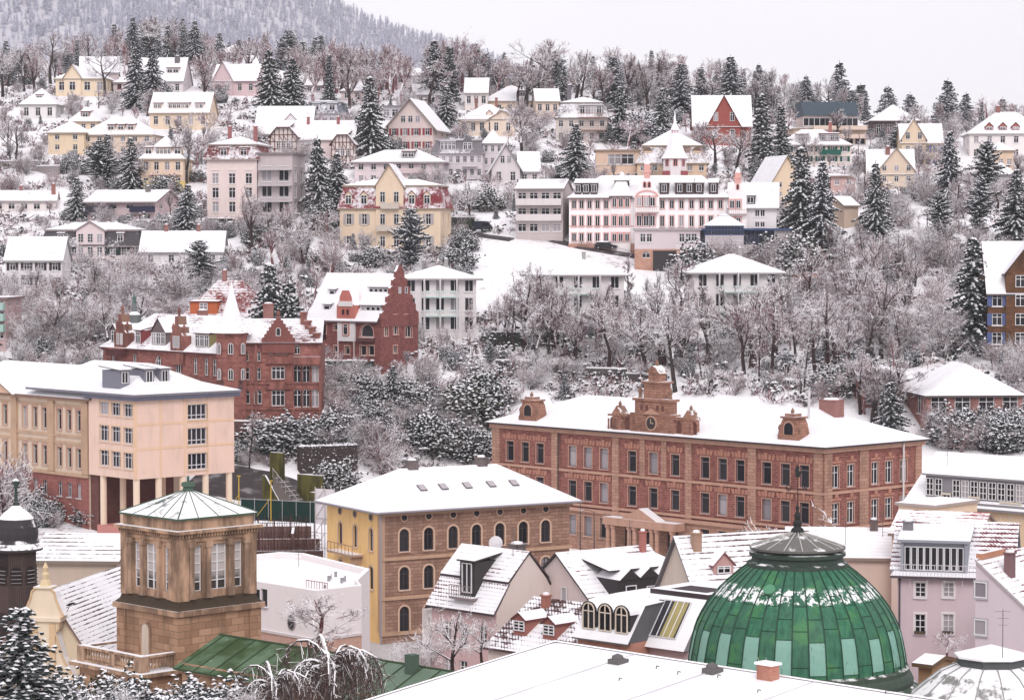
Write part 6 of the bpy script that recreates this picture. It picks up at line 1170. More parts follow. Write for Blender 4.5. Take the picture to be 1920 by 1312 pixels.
V('cream_gabled_house', 'cream house with rounded arched windows and snowy front gable', 1627, 1712, 326, 366, 282, -6, 12, d=530, fl=2, nf=3, ns=2, roof='gx', wall_c=(.70, .58, .45), rc=(.45, .14, .12), cover=.9, fgable=(.62, 7.5, .6, 4.6, 3), ww=.9, chim=((.45, .4, 1.6, .9),))
V('large_white_villa', 'large white villa with three little red dormers at the right edge', 1818, 1965, 250, 300, 210, -4, 14, d=572, fl=2, nf=6, ns=2, wall_c=(.76, .71, .70), cover=.95, dorm=((.25, 1.6, .9, dict(kind='gable', up=.7, wallc=(.35, .12, .1))), (.42, 1.6, .9, dict(kind='gable', up=.7, wallc=(.35, .12, .1))), (.58, 1.6, .9, dict(kind='gable', up=.7, wallc=(.35, .12, .1)))), chim=((.4, .5, 1.2, .9),), cat='villa')
V('orange_cottage', 'small orange cottage in front of the large white villa', 1853, 1898, 281, 315, 267, -3, 9, d=548, fl=1.6, nf=3, wall_c=(.72, .50, .32), cover=.95, cat='cottage')
V('dark_windowed_house', 'grey house with wide dark windows below the orange cottage', 1858, 1900, 326, 352, 305, -4, 9, d=528, fl=1, nf=2, wall_c=(.5, .47, .49), cover=.95, ww=2.6, wh=1.7)
V('yellow_gable_house', 'plain yellow gabled house behind snowy firs right of the hotel', 1449, 1500, 338, 392, 295, 14, 12, d=506, fl=3, nf=2, ns=2, roof='gy', wall_c=(.76, .58, .36), cover=.95, ov=.6)
V('pink_garden_house', 'flat pink brick garden house among firs', 1558, 1602, 332, 352, 325, -3, 8, d=522, fl=1, nf=2, roof='flat', wall_c=(.55, .36, .33), cat='garden house')
V('lean_to_house', 'narrow tan house wall showing between the firs', 1583, 1608, 386, 412, 370, 20, 8, d=488, fl=1, nf=0, ns=0, roof='gx', wall_c=(.55, .42, .33))
# top left
V('yellow_top_villa', 'cream yellow villa with curved gablet high on the left slope', 104, 202, 147, 178, 121, -2, 13, d=634, fl=1, nf=4, wall_c=(.78, .66, .45), cover=.95, fgable=(.34, 4.2, .3, 2.9, 1), ww=1.5, cat='villa')
V('steep_roofed_house', 'house with steep bare ridged roof behind the cream yellow villa', 150, 225, 135, 160, 108, 8, 12, d=655, fl=1, nf=2, roof='gx', wall_c=(.5, .42, .42), cover=.85)
V('small_pyramid_house', 'small white cube house with steep pyramid roof', 38, 107, 195, 226, 166, -3, 9, d=606, fl=1, nf=3, wall_c=(.70, .67, .66), cover=.97, ww=1.2, dorm=((.5, 1.5, .8, dict(up=1.4)),), cat='cottage')
V('cream_long_house', 'long cream house with wide snowy roof and shed dormers', 281, 393, 211, 242, 175, -4, 11, d=588, fl=1, nf=5, ns=2, roof='gx', wall_c=(.76, .61, .42), cover=.96, dorm=((.12, 1.8, 1.2, dict(n=2, up=.9)), (.48, 4.8, 1.2, dict(n=5, up=.9)), (.83, 1.8, 1.2, dict(n=2, up=.9))))
V('yellow_annex_villa', 'yellow villa with low pyramid roof left of the three dormer house', 90, 160, 248, 286, 228, -4, 10, d=560, fl=2, nf=2, wall_c=(.78, .61, .36), cover=.96, cat='villa')
V('three_dormer_house', 'peach house with three dormers and drooping hip roof', 153, 288, 252, 290, 219, -4, 12, d=562, fl=2, nf=6, wall_c=(.76, .60, .47), cover=.96, dorm=((.40, 1.5, 1.2, dict(up=.9)), (.54, 1.5, 1.2, dict(up=.9)), (.68, 1.5, 1.2, dict(up=.9))))
V('attic_house', 'yellow house with stepped pyramid roof and one large attic window', 130, 185, 227, 250, 201, -3, 11, d=583, fl=1, nf=3, wall_c=(.78, .63, .42), cover=.95, dorm=((.55, 2., 1.5, dict(up=.6, wallc=(.3, .2, .19))),))
V('orange_balcony_house', 'peach house with orange stripe and three shed dormers beside dark fir', 263, 345, 297, 358, 256, -3, 11, d=530, fl=2, nf=4, wall_c=(.76, .56, .38), cover=.95, dorm=((.18, 1.5, 1.4, dict(up=.8)), (.53, 3.2, 1.4, dict(up=.8, n=4)), (.86, 1.5, 1.4, dict(up=.8))), balc=((.2, .95, 1, 1., .9, (.7, .5, .45)),), base=((.74, .55, .2), 2.))
V('white_steep_house', 'white house with tall snowy roof behind twin snowy firs', 258, 345, 152, 178, 110, -3, 13, d=640, fl=1, nf=4, roof='gx', wall_c=(.66, .60, .61), cover=.96, dorm=((.75, 3., 1.3, dict(up=2., n=2)),), chim=((.8, .4, 1.6, 1.2, (.1, .1, .12)),))
V('red_window_house', 'low white house with one red window left of the twin firs', 212, 262, 154, 172, 142, -3, 9, d=640, fl=1, nf=2, wall_c=(.68, .60, .60), cover=.96, fcol=(.3, .08, .08))
V('pink_gabled_house', 'pink house with steep front gable near bare tree high on slope', 398, 482, 152, 178, 122, -10, 10, d=636, fl=1, nf=4, roof='gx', wall_c=(.62, .47, .48), cover=.93, fgable=(.25, 5., .2, 4.4, 2))
V('hilltop_villa', 'hilltop villa with arcaded front', 412, 468, 98, 118, 83, -3, 11, d=700, fl=1, nf=5, wall_c=(.66, .60, .62), cover=.96, cat='villa')
V('hilltop_tower_house', 'slim white tower house on the hilltop', 396, 420, 88, 112, 69, -3, 5, d=705, fl=2, nf=2, wall_c=(.72, .68, .70), cover=.9, inset=2)
V('round_fort_tower', 'stubby grey stone tower with battlements on the hilltop', 468, 497, 84, 112, 80, 0, 7, d=698, fl=2, nf=1, ns=0, roof='flat', wall_c=stone((.22, .21, .25), (.28, .27, .30), (.15, .14, .16), 1., .5, .05), cat='tower')
V('ridge_chalet', 'small gabled chalet under the hilltop villa', 445, 485, 122, 140, 106, 4, 8, d=680, fl=1, nf=2, roof='gx', wall_c=(.6, .52, .53), cover=.95, cat='cottage')
for u0, u1, vE, vB, vR, wc_, lab in ((556, 606, 160, 175, 140, (.5, .42, .43), 'far roof half hidden by bare trees left of lone snowy fir'), (742, 792, 142, 160, 129, (.6, .52, .53), 'far pair of white roofs near the top of the wood'), (778, 842, 178, 196, 160, (.62, .55, .55), 'long white roof glimpsed through bare trees above the red shuttered house'), (640, 700, 170, 190, 148, (.6, .5, .5), 'white roof glimpsed left of the big dark fir'), (872, 914, 174, 202, 148, (.72, .65, .62), 'pale ornate house with tall windows among bare trees'), (1005, 1048, 190, 215, 168, (.64, .52, .45), 'tan house half hidden beside fir left of the balcony villa'), (1090, 1100, 180, 190, 172, (.5, .4, .4), 'sliver of a house behind the balcony villa')):
    V('hillside_house', lab, u0, u1, vE, vB, vR, rnd.uniform(-10, 10), 10, fl=1, nf=3, roof=rnd.choice(('hip', 'gx')), wall_c=wc_, cover=.94)
V('glass_balcony_house', 'building edge with green glass balconies at the left border', -50, 10, 560, 640, 545, -4, 10, d=405, fl=4, nf=3, roof='flat', wall_c=(.5, .35, .35), balc=tuple((.5, 1., i, 1.4, 1., (.35, .5, .45), True, 'F', True) for i in (1, 2, 3)), cat='apartment')
V('garden_shed', 'tiny snowy shed among bare trees above the red brick hall', 1742, 1790, 662, 672, 655, 0, 4, d=392, fl=1, nf=0, ns=0, roof='gx', wall_c=(.3, .2, .18), cat='shed')

# ------------------------------------------------------------------ the ground: one sheet from below the camera over the hill
ANCH[:] = [(x, y, z, z - relief(x, y)) for x, y, z in ANCH]; ground.A = np.array(ANCH)
xs = np.arange(-230, 231, 5.); ys = np.concatenate([np.arange(20, 250, 12.), np.arange(250, 760, 4.), np.arange(760, 1400, 40.)])
X, Y = np.meshgrid(xs, ys); Z = np.array([[relief(x, y) for x in xs * (1 + max(0, y - 700) / 500)] for y in ys]); Z = np.where(Y > 1000, 70 - (Y - 1000) * .05, Z); A_ = ground.A; num = np.zeros_like(Z); den = np.zeros_like(Z) + .25
X = np.where(Y > 700, X * (1 + (Y - 700) / 500), X)
for x, y, z, dz in A_: wgt = np.exp(-((X - x) ** 2 + (Y - y) ** 2) / 392.); num += wgt * dz; den += wgt
Z = Z + num / den
XX = X
nx_ = len(xs); vts = np.stack([XX, Y, Z], -1).reshape(-1, 3); fcs = [(j * nx_ + i, j * nx_ + i + 1, (j + 1) * nx_ + i + 1, (j + 1) * nx_ + i) for j in range(len(ys) - 1) for i in range(nx_ - 1)]
me = bpy.data.meshes.new('ground'); me.from_pydata(vts.tolist(), [], fcs); me.polygons.foreach_set('use_smooth', [True] * len(fcs))
t = NT('snowy ground'); c = t.co(); n = t.noise(c, .06, 5, .7); n2 = t.noise(c, .8, 5, .7); f = t.step(t.math('ADD', n, t.math('MULTIPLY', n2, .45)), .80, .95); yy = t.n('SeparateXYZ', {0: c}).outputs[1]; low = t.math('SUBTRACT', 1., t.step(yy, 285., 345.))
f = t.math('MAXIMUM', f, t.math('MULTIPLY', low, .75)); t.base(t.mix(t.math('MULTIPLY', f, .75), SNOWC, t.mix(n2, (.10, .075, .06), (.22, .17, .15)))); t.bump(n2, .6, .3); me.materials.append(t.mat)
link('ground', me)['kind'] = 'structure'
def drape(name, pts, wid, mat, kind='structure', lift=.06):
    """a strip of road laid over the ground along picture points"""
    P = [hit(u, v) for u, v in pts]; L_ = []; 
    for a, b_ in zip(P, P[1:]):
        n = max(2, int((b_ - a).length / 2))
        for i in range(n): L_.append(a.lerp(b_, i / n))
    L_.append(P[-1]); vs = []; fs = []
    for i, p in enumerate(L_):
        d = (L_[min(i + 1, len(L_) - 1)] - L_[max(0, i - 1)]); d.z = 0; d.normalize(); s = Vector((d.y, -d.x, 0)) * wid / 2
        for k in (-1, -.5, 0, .5, 1): q = p + s * k; vs.append((q.x, q.y, ground(q.x, q.y) + lift + (.25 if abs(k) < 1 else -.3)))
        if i: o = 5 * i; fs += [(o - 5 + k, o - 4 + k, o + k + 1, o + k) for k in range(4)]
    me = bpy.data.meshes.new(name); me.from_pydata(vs, [], fs); me.materials.append(mat); o = link(name, me); o['kind'] = kind; return o
drape('road', [(360, 905), (470, 915), (600, 965), (640, 990)], 17, asphalt())
drape('driveway', [(1020, 449), (1090, 466), (1180, 481), (1270, 494), (1340, 503)], 3.2, asphalt())
drape('path', [(880, 440), (905, 445), (960, 452)], 3., asphalt())

# ------------------------------------------------------------------ trees
def chain(m, pts, r0, r1, n=3, mi=0):
    vs = []; k = len(pts)
    for i, p in enumerate(pts):
        d = (pts[min(i + 1, k - 1)] - pts[max(i - 1, 0)]).normalized(); a = d.orthogonal().normalized(); b_ = d.cross(a); r = r0 + (r1 - r0) * i / (k - 1)
        for j in range(n): t = 2 * math.pi * j / n; vs.append(p + (a * math.cos(t) + b_ * math.sin(t)) * r)
    m.add(vs, [(i * n + j, i * n + (j + 1) % n, (i + 1) * n + (j + 1) % n, (i + 1) * n + j) for i in range(k - 1) for j in range(n)], mi)
def rv(r): return Vector((r.gauss(0, 1), r.gauss(0, 1), r.gauss(0, 1)))
def limb(m, r, p, d, L, rad, segs, wob, lift):
    pts = [p]; d = d.normalized()
    for i in range(segs): d = (d + rv(r) * wob + Vector((0, 0, lift))).normalized(); pts.append(pts[-1] + d * L / segs)
    return pts
def bare_tree(seed, form):
    """10 m high; returns trunk mesh and crown mesh"""
    r = random.Random(seed); T, C = MB(), MB()
    par = dict(broad=(.30, 9, 5.2, .55, .05), upright=(.22, 10, 4.2, .30, .16), slender=(.5, 16, 1.9, .5, .10), shrub=(.0, 11, 6.0, .6, .05))[form]
    th, nl, ll, out, lift = par; stems = []
    if form == 'slender':
        tr = limb(T, r, Vector((0, 0, -.5)), Vector((0, 0, 1)), 10, .13, 8, .04, .05); chain(T, tr, .13, .025, 5)
        for i in range(nl + 8): f = r.uniform(.25, .97); q = f * 8; k = int(q); p = tr[k].lerp(tr[k + 1], q - k); a = r.uniform(0, 6.28); stems.append((p, Vector((math.cos(a), math.sin(a), .7)), ll * (1.15 - f), .04))
    elif form == 'shrub':
        for i in range(nl): a = r.uniform(0, 6.28); stems.append((Vector((r.uniform(-.6, .6), r.uniform(-.6, .6), -.3)), Vector((math.cos(a) * r.uniform(.2, 1), math.sin(a) * r.uniform(.2, 1), 1.)), ll * r.uniform(.8, 1.5), .09))
    else:
        h0 = 10 * th; tr = limb(T, r, Vector((0, 0, -.6)), Vector((0, 0, 1)), h0 + .6, .2, 4, .05, .1); chain(T, tr, .30, .21, 6)
        lead = limb(T, r, tr[-1], Vector((r.gauss(0, .15), r.gauss(0, .15), 1)), (10 - h0) * .85, .15, 6, .1, .12); chain(T, lead, .21, .04, 5)
        for i in range(nl):
            f = r.random() ** 1.2; a = i * 2.4 + r.uniform(-.4, .4); q = f * 4.2; k = int(q); p = lead[k].lerp(lead[k + 1], q - k)
            stems.append((p, Vector((math.cos(a) * out * 2, math.sin(a) * out * 2, 1.)), ll * (1 - .62 * f) * r.uniform(.85, 1.15), .125 - .06 * f))
    for p, d, L, rad in stems:
        l1 = limb(T, r, p, d, L, rad, 6, .12, lift); chain(T, l1, rad, rad * .25, 4); n2 = max(5, int(9 * L / 5 + 1))
        for j in range(n2):
            f = r.uniform(.22, 1.); q = f * 5.99; k = int(q); p2 = l1[k].lerp(l1[k + 1], q - k); dd = (l1[k + 1] - l1[k]).normalized(); d2 = (dd + rv(r) * .75 + Vector((0, 0, lift * 2))); L2 = L * .42 * (1.25 - .6 * f) * r.uniform(.7, 1.3)
            l2 = limb(C, r, p2, d2, L2, .03, 4, .18, lift); chain(C, l2, .036, .015, 3)
            for k3 in range(7):
                q = r.uniform(.6, 3.99); k = int(q); p3 = l2[k].lerp(l2[k + 1], q - k); d3 = (l2[k + 1] - l2[k]).normalized() + rv(r) * .7 + Vector((0, 0, lift * 1.5)); L3 = L2 * .5 * r.uniform(.6, 1.3)
                l3 = limb(C, r, p3, d3, L3, .02, 3, .2, lift); chain(C, l3, .02, .01, 3)
                for k4 in range(3):
                    q = r.uniform(.4, 2.99); k = int(q); p4 = l3[k].lerp(l3[k + 1], q - k); d4 = (l3[k + 1] - l3[k]).normalized() + rv(r) * .8; l4 = [p4, p4 + d4.normalized() * L3 * .55]; chain(C, l4, .015, .009, 3)
    return T, C
BK = [bark((.060, .036, .036), .22, .5), bark((.205, .088, .095), -.04, .5), bark((.055, .042, .038), .26, .55), bark((.25, .098, .105), -.02, .5), bark((.16, .085, .09), -.02, .55)]
TREES = {}
for form, n in (('broad', 4), ('upright', 4), ('slender', 3), ('shrub', 3)):
    L_ = []
    for i in range(n):
        T, C = bare_tree(100 + i * 7 + len(form), form); L_.append([(T.mesh('trunk', [BK[k]]), C.mesh('crown', [BK[{0: 1, 2: 4, 3: 3}[k]]])) for k in (0, 2, 3)])
    TREES[form] = L_
def blob(m, p, a, b_, h, r, mi=1):
    """little cushion of snow, long axis a"""
    vs = [p + a, p + b_, p - a, p - b_, p + Vector((0, 0, h)) + rv(r) * h * .2]; m.add(vs, [(0, 1, 4), (1, 2, 4), (2, 3, 4), (3, 0, 4), (3, 2, 1, 0)], mi)
def conifer(seed, form='fir'):
    r = random.Random(seed); T, C = MB(), MB(); chain(T, [Vector((0, 0, -.6)), Vector((r.gauss(0, .05), 0, 5)), Vector((0, 0, 9.6))], .2, .03, 6)
    wid, nw, zb_ = dict(fir=(2.75, 30, .4), slim=(1.6, 30, .2), pine=(3.1, 30, 1.2), hero=(2.6, 38, .3))[form]
    for i in range(nw):
        f = (i + r.uniform(-.3, .3)) / nw; z_ = zb_ + (9.85 - zb_) * max(0, f); L = r.uniform(.78, 1.12) * wid * ((1 - f) ** .75 if form != 'pine' else (.5 + .9 * f if f < .45 else (1.25 * (1 - f) ** .6 + .15))) * r.uniform(.82, 1.1) + .12; nb = 8 if f < .75 else 6
        for j in range(nb):
            if r.random() < .09: continue
            a = 6.28 * (j + r.random() * .7) / nb + i; Lb = L * r.uniform(.72, 1.18); d = Vector((math.cos(a), math.sin(a), 0)); lat = Vector((-math.sin(a), math.cos(a), 0)); dr = -.42 if form != 'pine' else r.uniform(-.3, .35)
            p = Vector((0, 0, z_ + r.uniform(-.15, .15))); chain(T, [p, p + d * Lb * .5 + Vector((0, 0, dr * Lb * .35)), p + d * Lb * .92 + Vector((0, 0, dr * Lb * .85))], .035, .012, 3); ns = max(2, int(Lb / .27))
            for k in range(ns):
                t_ = (k + .6 + r.uniform(-.2, .2)) / ns; q = p + d * Lb * t_ + Vector((0, 0, dr * Lb * t_ * t_ * .9 + (.12 if t_ > .9 else 0))); s = (.46 if form != 'hero' else .34) * (1.15 - .5 * t_) * (.8 + .25 * Lb / 2)
                for sd in (-1, 1, 0):
                    o = (lat * sd * r.uniform(.7, 1.1) + d * r.uniform(.3, .8) + Vector((0, 0, r.uniform(-.75, -.15)))).normalized() * s * r.uniform(.8, 1.3); w_ = o.cross(rv(r)).normalized() * s * .34
                    C.poly([q, q + o * .5 + w_, q + o, q + o * .5 - w_], 0)
                if r.random() < .90: blob(C, q + Vector((0, 0, .03)) + d * .05, (d * .9 + lat * r.uniform(-.5, .5)) * s * .5, lat * s * r.uniform(.26, .46), s * r.uniform(.26, .46), r)
    for k in range(5): q = Vector((0, 0, 9.1 + k * .18)); C.poly([q + Vector((.12 - .02 * k, 0, 0)), q + Vector((0, .05, .3)), q + Vector((-.12 + .02 * k, 0, 0)), q + Vector((0, 0, -.12))], 0)
    return T, C
def bush(seed, form='round'):
    """evergreen shrub 2 m high under snow"""
    r = random.Random(seed); T, C = MB(), MB()
    for i in range(6): chain(T, [Vector((0, 0, -.3)), Vector((r.gauss(0, .35), r.gauss(0, .35), 1.3))], .05, .02, 4)
    for i in range(1300):
        d = rv(r).normalized(); d.z = abs(d.z) * 1.0 if r.random() < .85 else d.z * .3; rad = r.uniform(.55, 1.) * (1 + .24 * math.sin(d.x * 5 + seed) * math.cos(d.y * 4 + seed * 2) + .2 * math.sin(d.z * 9 + d.x * 7 + seed) + (.35 * r.random() if r.random() < .08 else 0)); p = Vector((d.x * 1.15, d.y * 1.15, .25 + d.z * 1.6)) * rad
        for k in range(2): o = (d * .5 + rv(r) * .7).normalized() * .17; w_ = o.cross(rv(r)).normalized() * .06; C.poly([p, p + o * .5 + w_, p + o, p + o * .5 - w_], 0)
        if r.random() < .50 + .45 * max(0, d.z): a = rv(r); a.z *= .3; a = a.normalized(); blob(C, p + d * .05, a * .10, a.cross(Vector((0, 0, 1))) * .065, .06, r)
    return T, C
ND = [needles((.024, .036, .031)), needles((.036, .048, .055)), needles((.045, .052, .030)), needles((.085, .095, .105))]
TW = bark((.07, .045, .04), .35, .6)
for form, n in (('fir', 4), ('slim', 3), ('pine', 3), ('hero', 1)):
    L_ = []
    for i in range(n):
        T, C = conifer(300 + i * 11 + len(form), form); tm_ = T.mesh('trunk', [TW]); L_.append([(tm_, C.mesh('crown', [nd, crownsnow()])) for nd in (ND[0], ND[1], ND[3])])
    TREES[form] = L_
L_ = []
for i in range(4): T, C = bush(500 + i * 3); tm_ = T.mesh('stems', [TW]); L_.append([(tm_, C.mesh('foliage', [nd, crownsnow()])) for nd in (ND[0], ND[2], ND[1])])
TREES['bush'] = L_
def plant(form, p, h, label, cat='tree', group=None, tint=None, wide=1., name=None):
    var = rnd.choice(TREES[form]); tm_, cm = var[tint if tint is not None else rnd.randrange(2)]; hh = 2. if form == 'bush' else 10.; s = h / hh
    nm = name or dict(fir='fir_tree', slim='fir_tree', pine='pine_tree', hero='fir_tree', bush='evergreen_shrub', shrub='bare_shrub').get(form, 'bare_tree')
    if form in ('fir', 'slim', 'hero', 'pine', 'broad', 'upright', 'slender'): a_, b_ = 'trunk', 'crown'
    else: a_, b_ = 'stems', 'foliage' if form == 'bush' else 'twigs'
    o = empty(nm, p, rnd.uniform(0, 6.28)); o.rotation_euler.x = rnd.gauss(0, .025); o.rotation_euler.y = rnd.gauss(0, .025); wide *= rnd.uniform(.88, 1.15); o.scale = (s * wide, s * wide * rnd.uniform(.9, 1.1), s); tag(o, label, cat, group); link(a_, tm_, o); link(b_, cm, o); return o
def tree(form, u, vb, vt, label, d=None, group=None, tint=None, wide=1., cat='tree', name=None):
    if d is None: p = hit(u, vb)
    else: q = at(u, vb, d); p = Vector((q.x, q.y, min(q.z, ground(q.x, q.y)) if d > 250 else q.z))
    h = CAMZ + slope_v(vt) * p.y - p.z; return plant(form, p, max(h, .6), label, cat, group, tint, wide, name)
for a in (
    ('fir', 256, 204, 84, 'left of the twin snow laden firs on the upper left slope', None, None, 1, .8), ('fir', 287, 206, 80, 'right of the twin snow laden firs on the upper left slope', None, None, 1, .8),
    ('fir', 510, 224, 88, 'broad tall snowy spruce left of the flat topped villa', None, None, 0, 1.0), ('fir', 548, 222, 104, 'narrower spruce right beside the broad tall spruce', None, None, 0, .9), ('slim', 618, 190, 100, 'slender snowy fir standing alone above the flat topped villa', None, None, 0, 1.1),
    ('fir', 696, 292, 138, 'biggest dark fir of the middle slope, left of the red shuttered house', None, None, 0, .82), ('fir', 836, 252, 158, 'snowy fir right of the red shuttered house', None, None, 0, .9), ('fir', 1053, 208, 120, 'tall ragged fir behind the balcony villa roof', None, None, 0, .85),
    ('fir', 1078, 338, 228, 'dark snowy fir left of the low orange house', None, None, 0, .95), ('slim', 1163, 268, 160, 'slender dark fir right of the balcony villa', None, None, 0, 1.15), ('slim', 1124, 268, 222, 'small pointed fir in front of the balcony villa', None, None, 0, 1.5), ('slim', 1142, 270, 230, 'smallest fir right of the balcony villa', None, None, 0, 1.6),
    ('fir', 1238, 254, 162, 'tall fir with bare lower trunk behind the spired turret', None, None, 0, .95), ('bush', 1198, 272, 212, 'rounded snowy yew below the tall fir with bare trunk', None, None, 2, .9),
    ('slim', 1432, 344, 172, 'very tall narrow fir right of the red timber house', None, None, 0, 1.1), ('slim', 1466, 312, 196, 'shorter narrow fir left of the green shuttered villa', None, None, 0, 1.2), ('fir', 1418, 350, 288, 'dark fir at the right end of the hotel roof', None, None, 0, 1.),
    ('fir', 1424, 200, 118, 'bluish fir on the skyline right of the red timber house', None, None, 1, .9), ('fir', 1576, 194, 112, 'highest pointed fir on the skyline above the ribbed roof', None, None, 1, .85), ('slim', 1612, 226, 156, 'thin fir at the right end of the ribbed roof', None, None, 0, 1.3), ('fir', 1664, 212, 158, 'pale frosted fir behind the pyramid roof', None, None, 2, 1.), ('fir', 1776, 218, 146, 'tall bluish fir left of the large white villa', None, None, 1, .95), ('fir', 1706, 214, 172, 'small pale fir right of the pyramid roof', None, None, 2, 1.1),
    ('pine', 1683, 292, 236, 'dense rounded dark pine left of the blue shuttered house', None, None, 0, .95),
    ('pine', 188, 352, 262, 'round topped dark pine in front of the three dormer house', None, None, 0, 1.0), ('slim', 201, 352, 248, 'thin dark spire of a fir rising from the round topped pine', None, None, 0, 1.), ('fir', 248, 360, 254, 'dark fir left of the peach orange balcony house', None, None, 0, .8), ('fir', 349, 436, 342, 'white laden fir right of the chalet house', None, None, 1, 1.2), ('fir', 145, 414, 330, 'snowy fir left of the chalet house', None, None, 0, 1.1),
    ('fir', 600, 408, 252, 'dark green fir right of the tall apartment house', None, None, 0, .8), ('fir', 632, 402, 282, 'fir leaning on the dark green fir by the tall apartment house', None, None, 0, .95), ('bush', 612, 432, 376, 'big evergreen bush below the two dark firs', None, None, 0, 1.),
    ('pine', 374, 548, 448, 'spreading dark pine in front of the long roofed house', None, None, 0, 1.05), ('fir', 500, 598, 484, 'dark fir behind the stepped gable of the red mansion', 388., None, 0, .75), ('fir', 538, 600, 522, 'shorter dark fir left of the stepped gable brick house', 388., None, 0, .95), ('pine', 768, 506, 388, 'tall leaning pine in front of the cream villa', None, None, 2, .8), ('fir', 662, 470, 436, 'little cone fir at the cream villa\'s left corner', None, None, 0, 1.),
    ('fir', 1500, 462, 268, 'tall fir right of the white hotel', None, None, 0, .66), ('fir', 1540, 470, 296, 'grey green fir touching the tall fir beside the hotel', None, None, 1, .8), ('fir', 1642, 446, 300, 'dark fir in front of the cream gabled house', None, None, 0, .8), ('fir', 1778, 392, 240, 'very big loose fir in front of the blue shuttered house', None, None, 1, .72), ('pine', 1762, 452, 360, 'snow capped pine below the very big loose fir', None, None, 0, .9), ('pine', 1848, 380, 262, 'flat topped pine before the orange cottage', None, None, 0, .8), ('fir', 1902, 462, 312, 'dark snowy fir at the right edge above the brown stone house', None, None, 0, .85), ('pine', 1832, 440, 330, 'tangled pine left of the right edge fir', None, None, 1, .8),
    ('fir', 1822, 668, 438, 'large dark fir standing before the brown stone house', None, None, 0, .72), ('fir', 1670, 812, 712, 'round snowy fir between the school roof and red brick hall', 348., None, 1, 1.1), ('fir', 732, 770, 682, 'dark yew like fir on the slope below the brick house', None, None, 0, 1.), ('hero', 36, 1420, 1128, 'big snow loaded fir in the lower left corner', 118., None, 0, 1.9), ('fir', 1060, 748, 700, 'snowy young fir behind the school roof', None, None, 1, 1.3),
    ('fir', 814, 196, 70, 'dark bluish fir rising above the wood near the mountain foot', None, None, 1, .8), ('slim', 842, 190, 84, 'thin fir right of the dark bluish fir above the wood', None, None, 1, 1.2), ('fir', 603, 150, 62, 'fir on the horizon of the wood left of centre', None, None, 1, .9), ('fir', 896, 178, 102, 'snowy fir at the right end of the wood', None, None, 1, .95), ('slim', 930, 180, 122, 'slim snowy fir above the hip roofed villa', None, None, 0, 1.3), ('fir', 1000, 190, 118, 'greyish fir right of the hip roofed villa', None, None, 2, .95), ('fir', 1148, 200, 104, 'grey domed fir on the skyline behind the slender dark fir', None, None, 2, 1.2), ('fir', 1276, 212, 116, 'frosted broad fir on the skyline left of the red timber house', None, None, 2, 1.1), ('fir', 1316, 204, 122, 'snowy spruce on the skyline just left of the red timber house', None, None, 1, .95), ('fir', 1370, 206, 102, 'broad mauve grey fir behind the red timber gable', None, None, 2, 1.2), ('fir', 450, 118, 72, 'small dark fir beside the hilltop villa', None, None, 0, 1.2), ('fir', 1512, 206, 140, 'frosted fir left of the highest skyline fir', None, None, 1, 1.), ('fir', 1880, 220, 182, 'low fir at the right end of the skyline', None, None, 1, 1.2), ('fir', 1812, 222, 172, 'frosted fir just right of the tall bluish fir', None, None, 1, 1.),
): tree(*a[:4], a[4], a[5], a[6], a[7], a[8] * (1.28 if a[0] in ('fir', 'slim') else 1.1))
for a in (
    ('upright', 384, 212, 78, 'big dark bare tree rising right of the white steep house'), ('broad', 196, 182, 84, 'round headed bare tree beside the cream yellow villa'), ('upright', 655, 204, 102, 'tall bare tree with spread limbs above the flat topped villa'), ('upright', 690, 196, 104, 'bare tree just left of the tall wood above the big fir'), ('broad', 805, 206, 108, 'bare tree with snowy fork above the red shuttered house'),
    ('upright', 350, 352, 215, 'fine twigged bare tree right of the peach orange balcony house'), ('broad', 980, 300, 196, 'wide bare tree below the hip roofed villa'), ('broad', 1378, 330, 232, 'snowy round bare tree below the red timber house'), ('broad', 1340, 322, 226, 'dense bare tree left under the red timber house'), ('slender', 1610, 340, 246, 'thin bare tree in front of the green shuttered villa'),
    ('upright', 470, 470, 330, 'larch like tree standing before the tall apartment house'), ('broad', 568, 510, 402, 'large pinkish bare tree in front of the two dark firs'), ('shrub', 322, 576, 480, 'wide fan shaped bare tree below the long roofed house'), ('upright', 178, 560, 478, 'ivy stemmed bare tree beside the white house with dark shutters'), ('broad', 96, 664, 548, 'big bare tree with dark ivy core at the left'), ('broad', 205, 668, 556, 'bare tree left of the red mansion turret lantern'), ('shrub', 718, 896, 792, 'brown twiggy tree below the clipped hedge on the slope'), ('broad', 30, 300, 214, 'snowy bare tree at the left edge below the small pyramid house'), ('upright', 1685, 560, 430, 'fountain shaped bare tree in the right thicket'), ('broad', 880, 420, 335, 'snow crusted bare tree right of the cream villa'), ('upright', 134, 935, 838, 'young bare tree in front of the old beige wing'), ('slender', 467, 880, 762, 'thin street tree between annex and red mansion'),
): tree(a[0], *a[1:4], a[4], wide=1.15)
tree('broad', 592, 1250, 1105, 'bare pinkish tree before the white flat roofed hall', 205., None, 2, 1.9); tree('broad', 850, 1290, 1130, 'bare tree before the pink mansard townhouse', 196., None, 0, 1.2); tree('broad', 905, 1260, 1150, 'smaller bare tree right before the pink mansard townhouse', 200., None, 0, 1.1); tree('shrub', 800, 1270, 1185, 'low bare bush beside the arcaded corner building', 205., None, 2, 1.3, 'shrub'); tree('broad', 1520, 1010, 955, 'small bare tree behind the dome weathervane', 268., None, 1, 1.6); tree('broad', 1775, 1240, 1180, 'reddish twigged bare tree at the pink house foot', 200., None, 2, 1.6); tree('upright', 15, 935, 760, 'dark bare tree before the old beige wing\'s pediment', 300., None, 0, .8)
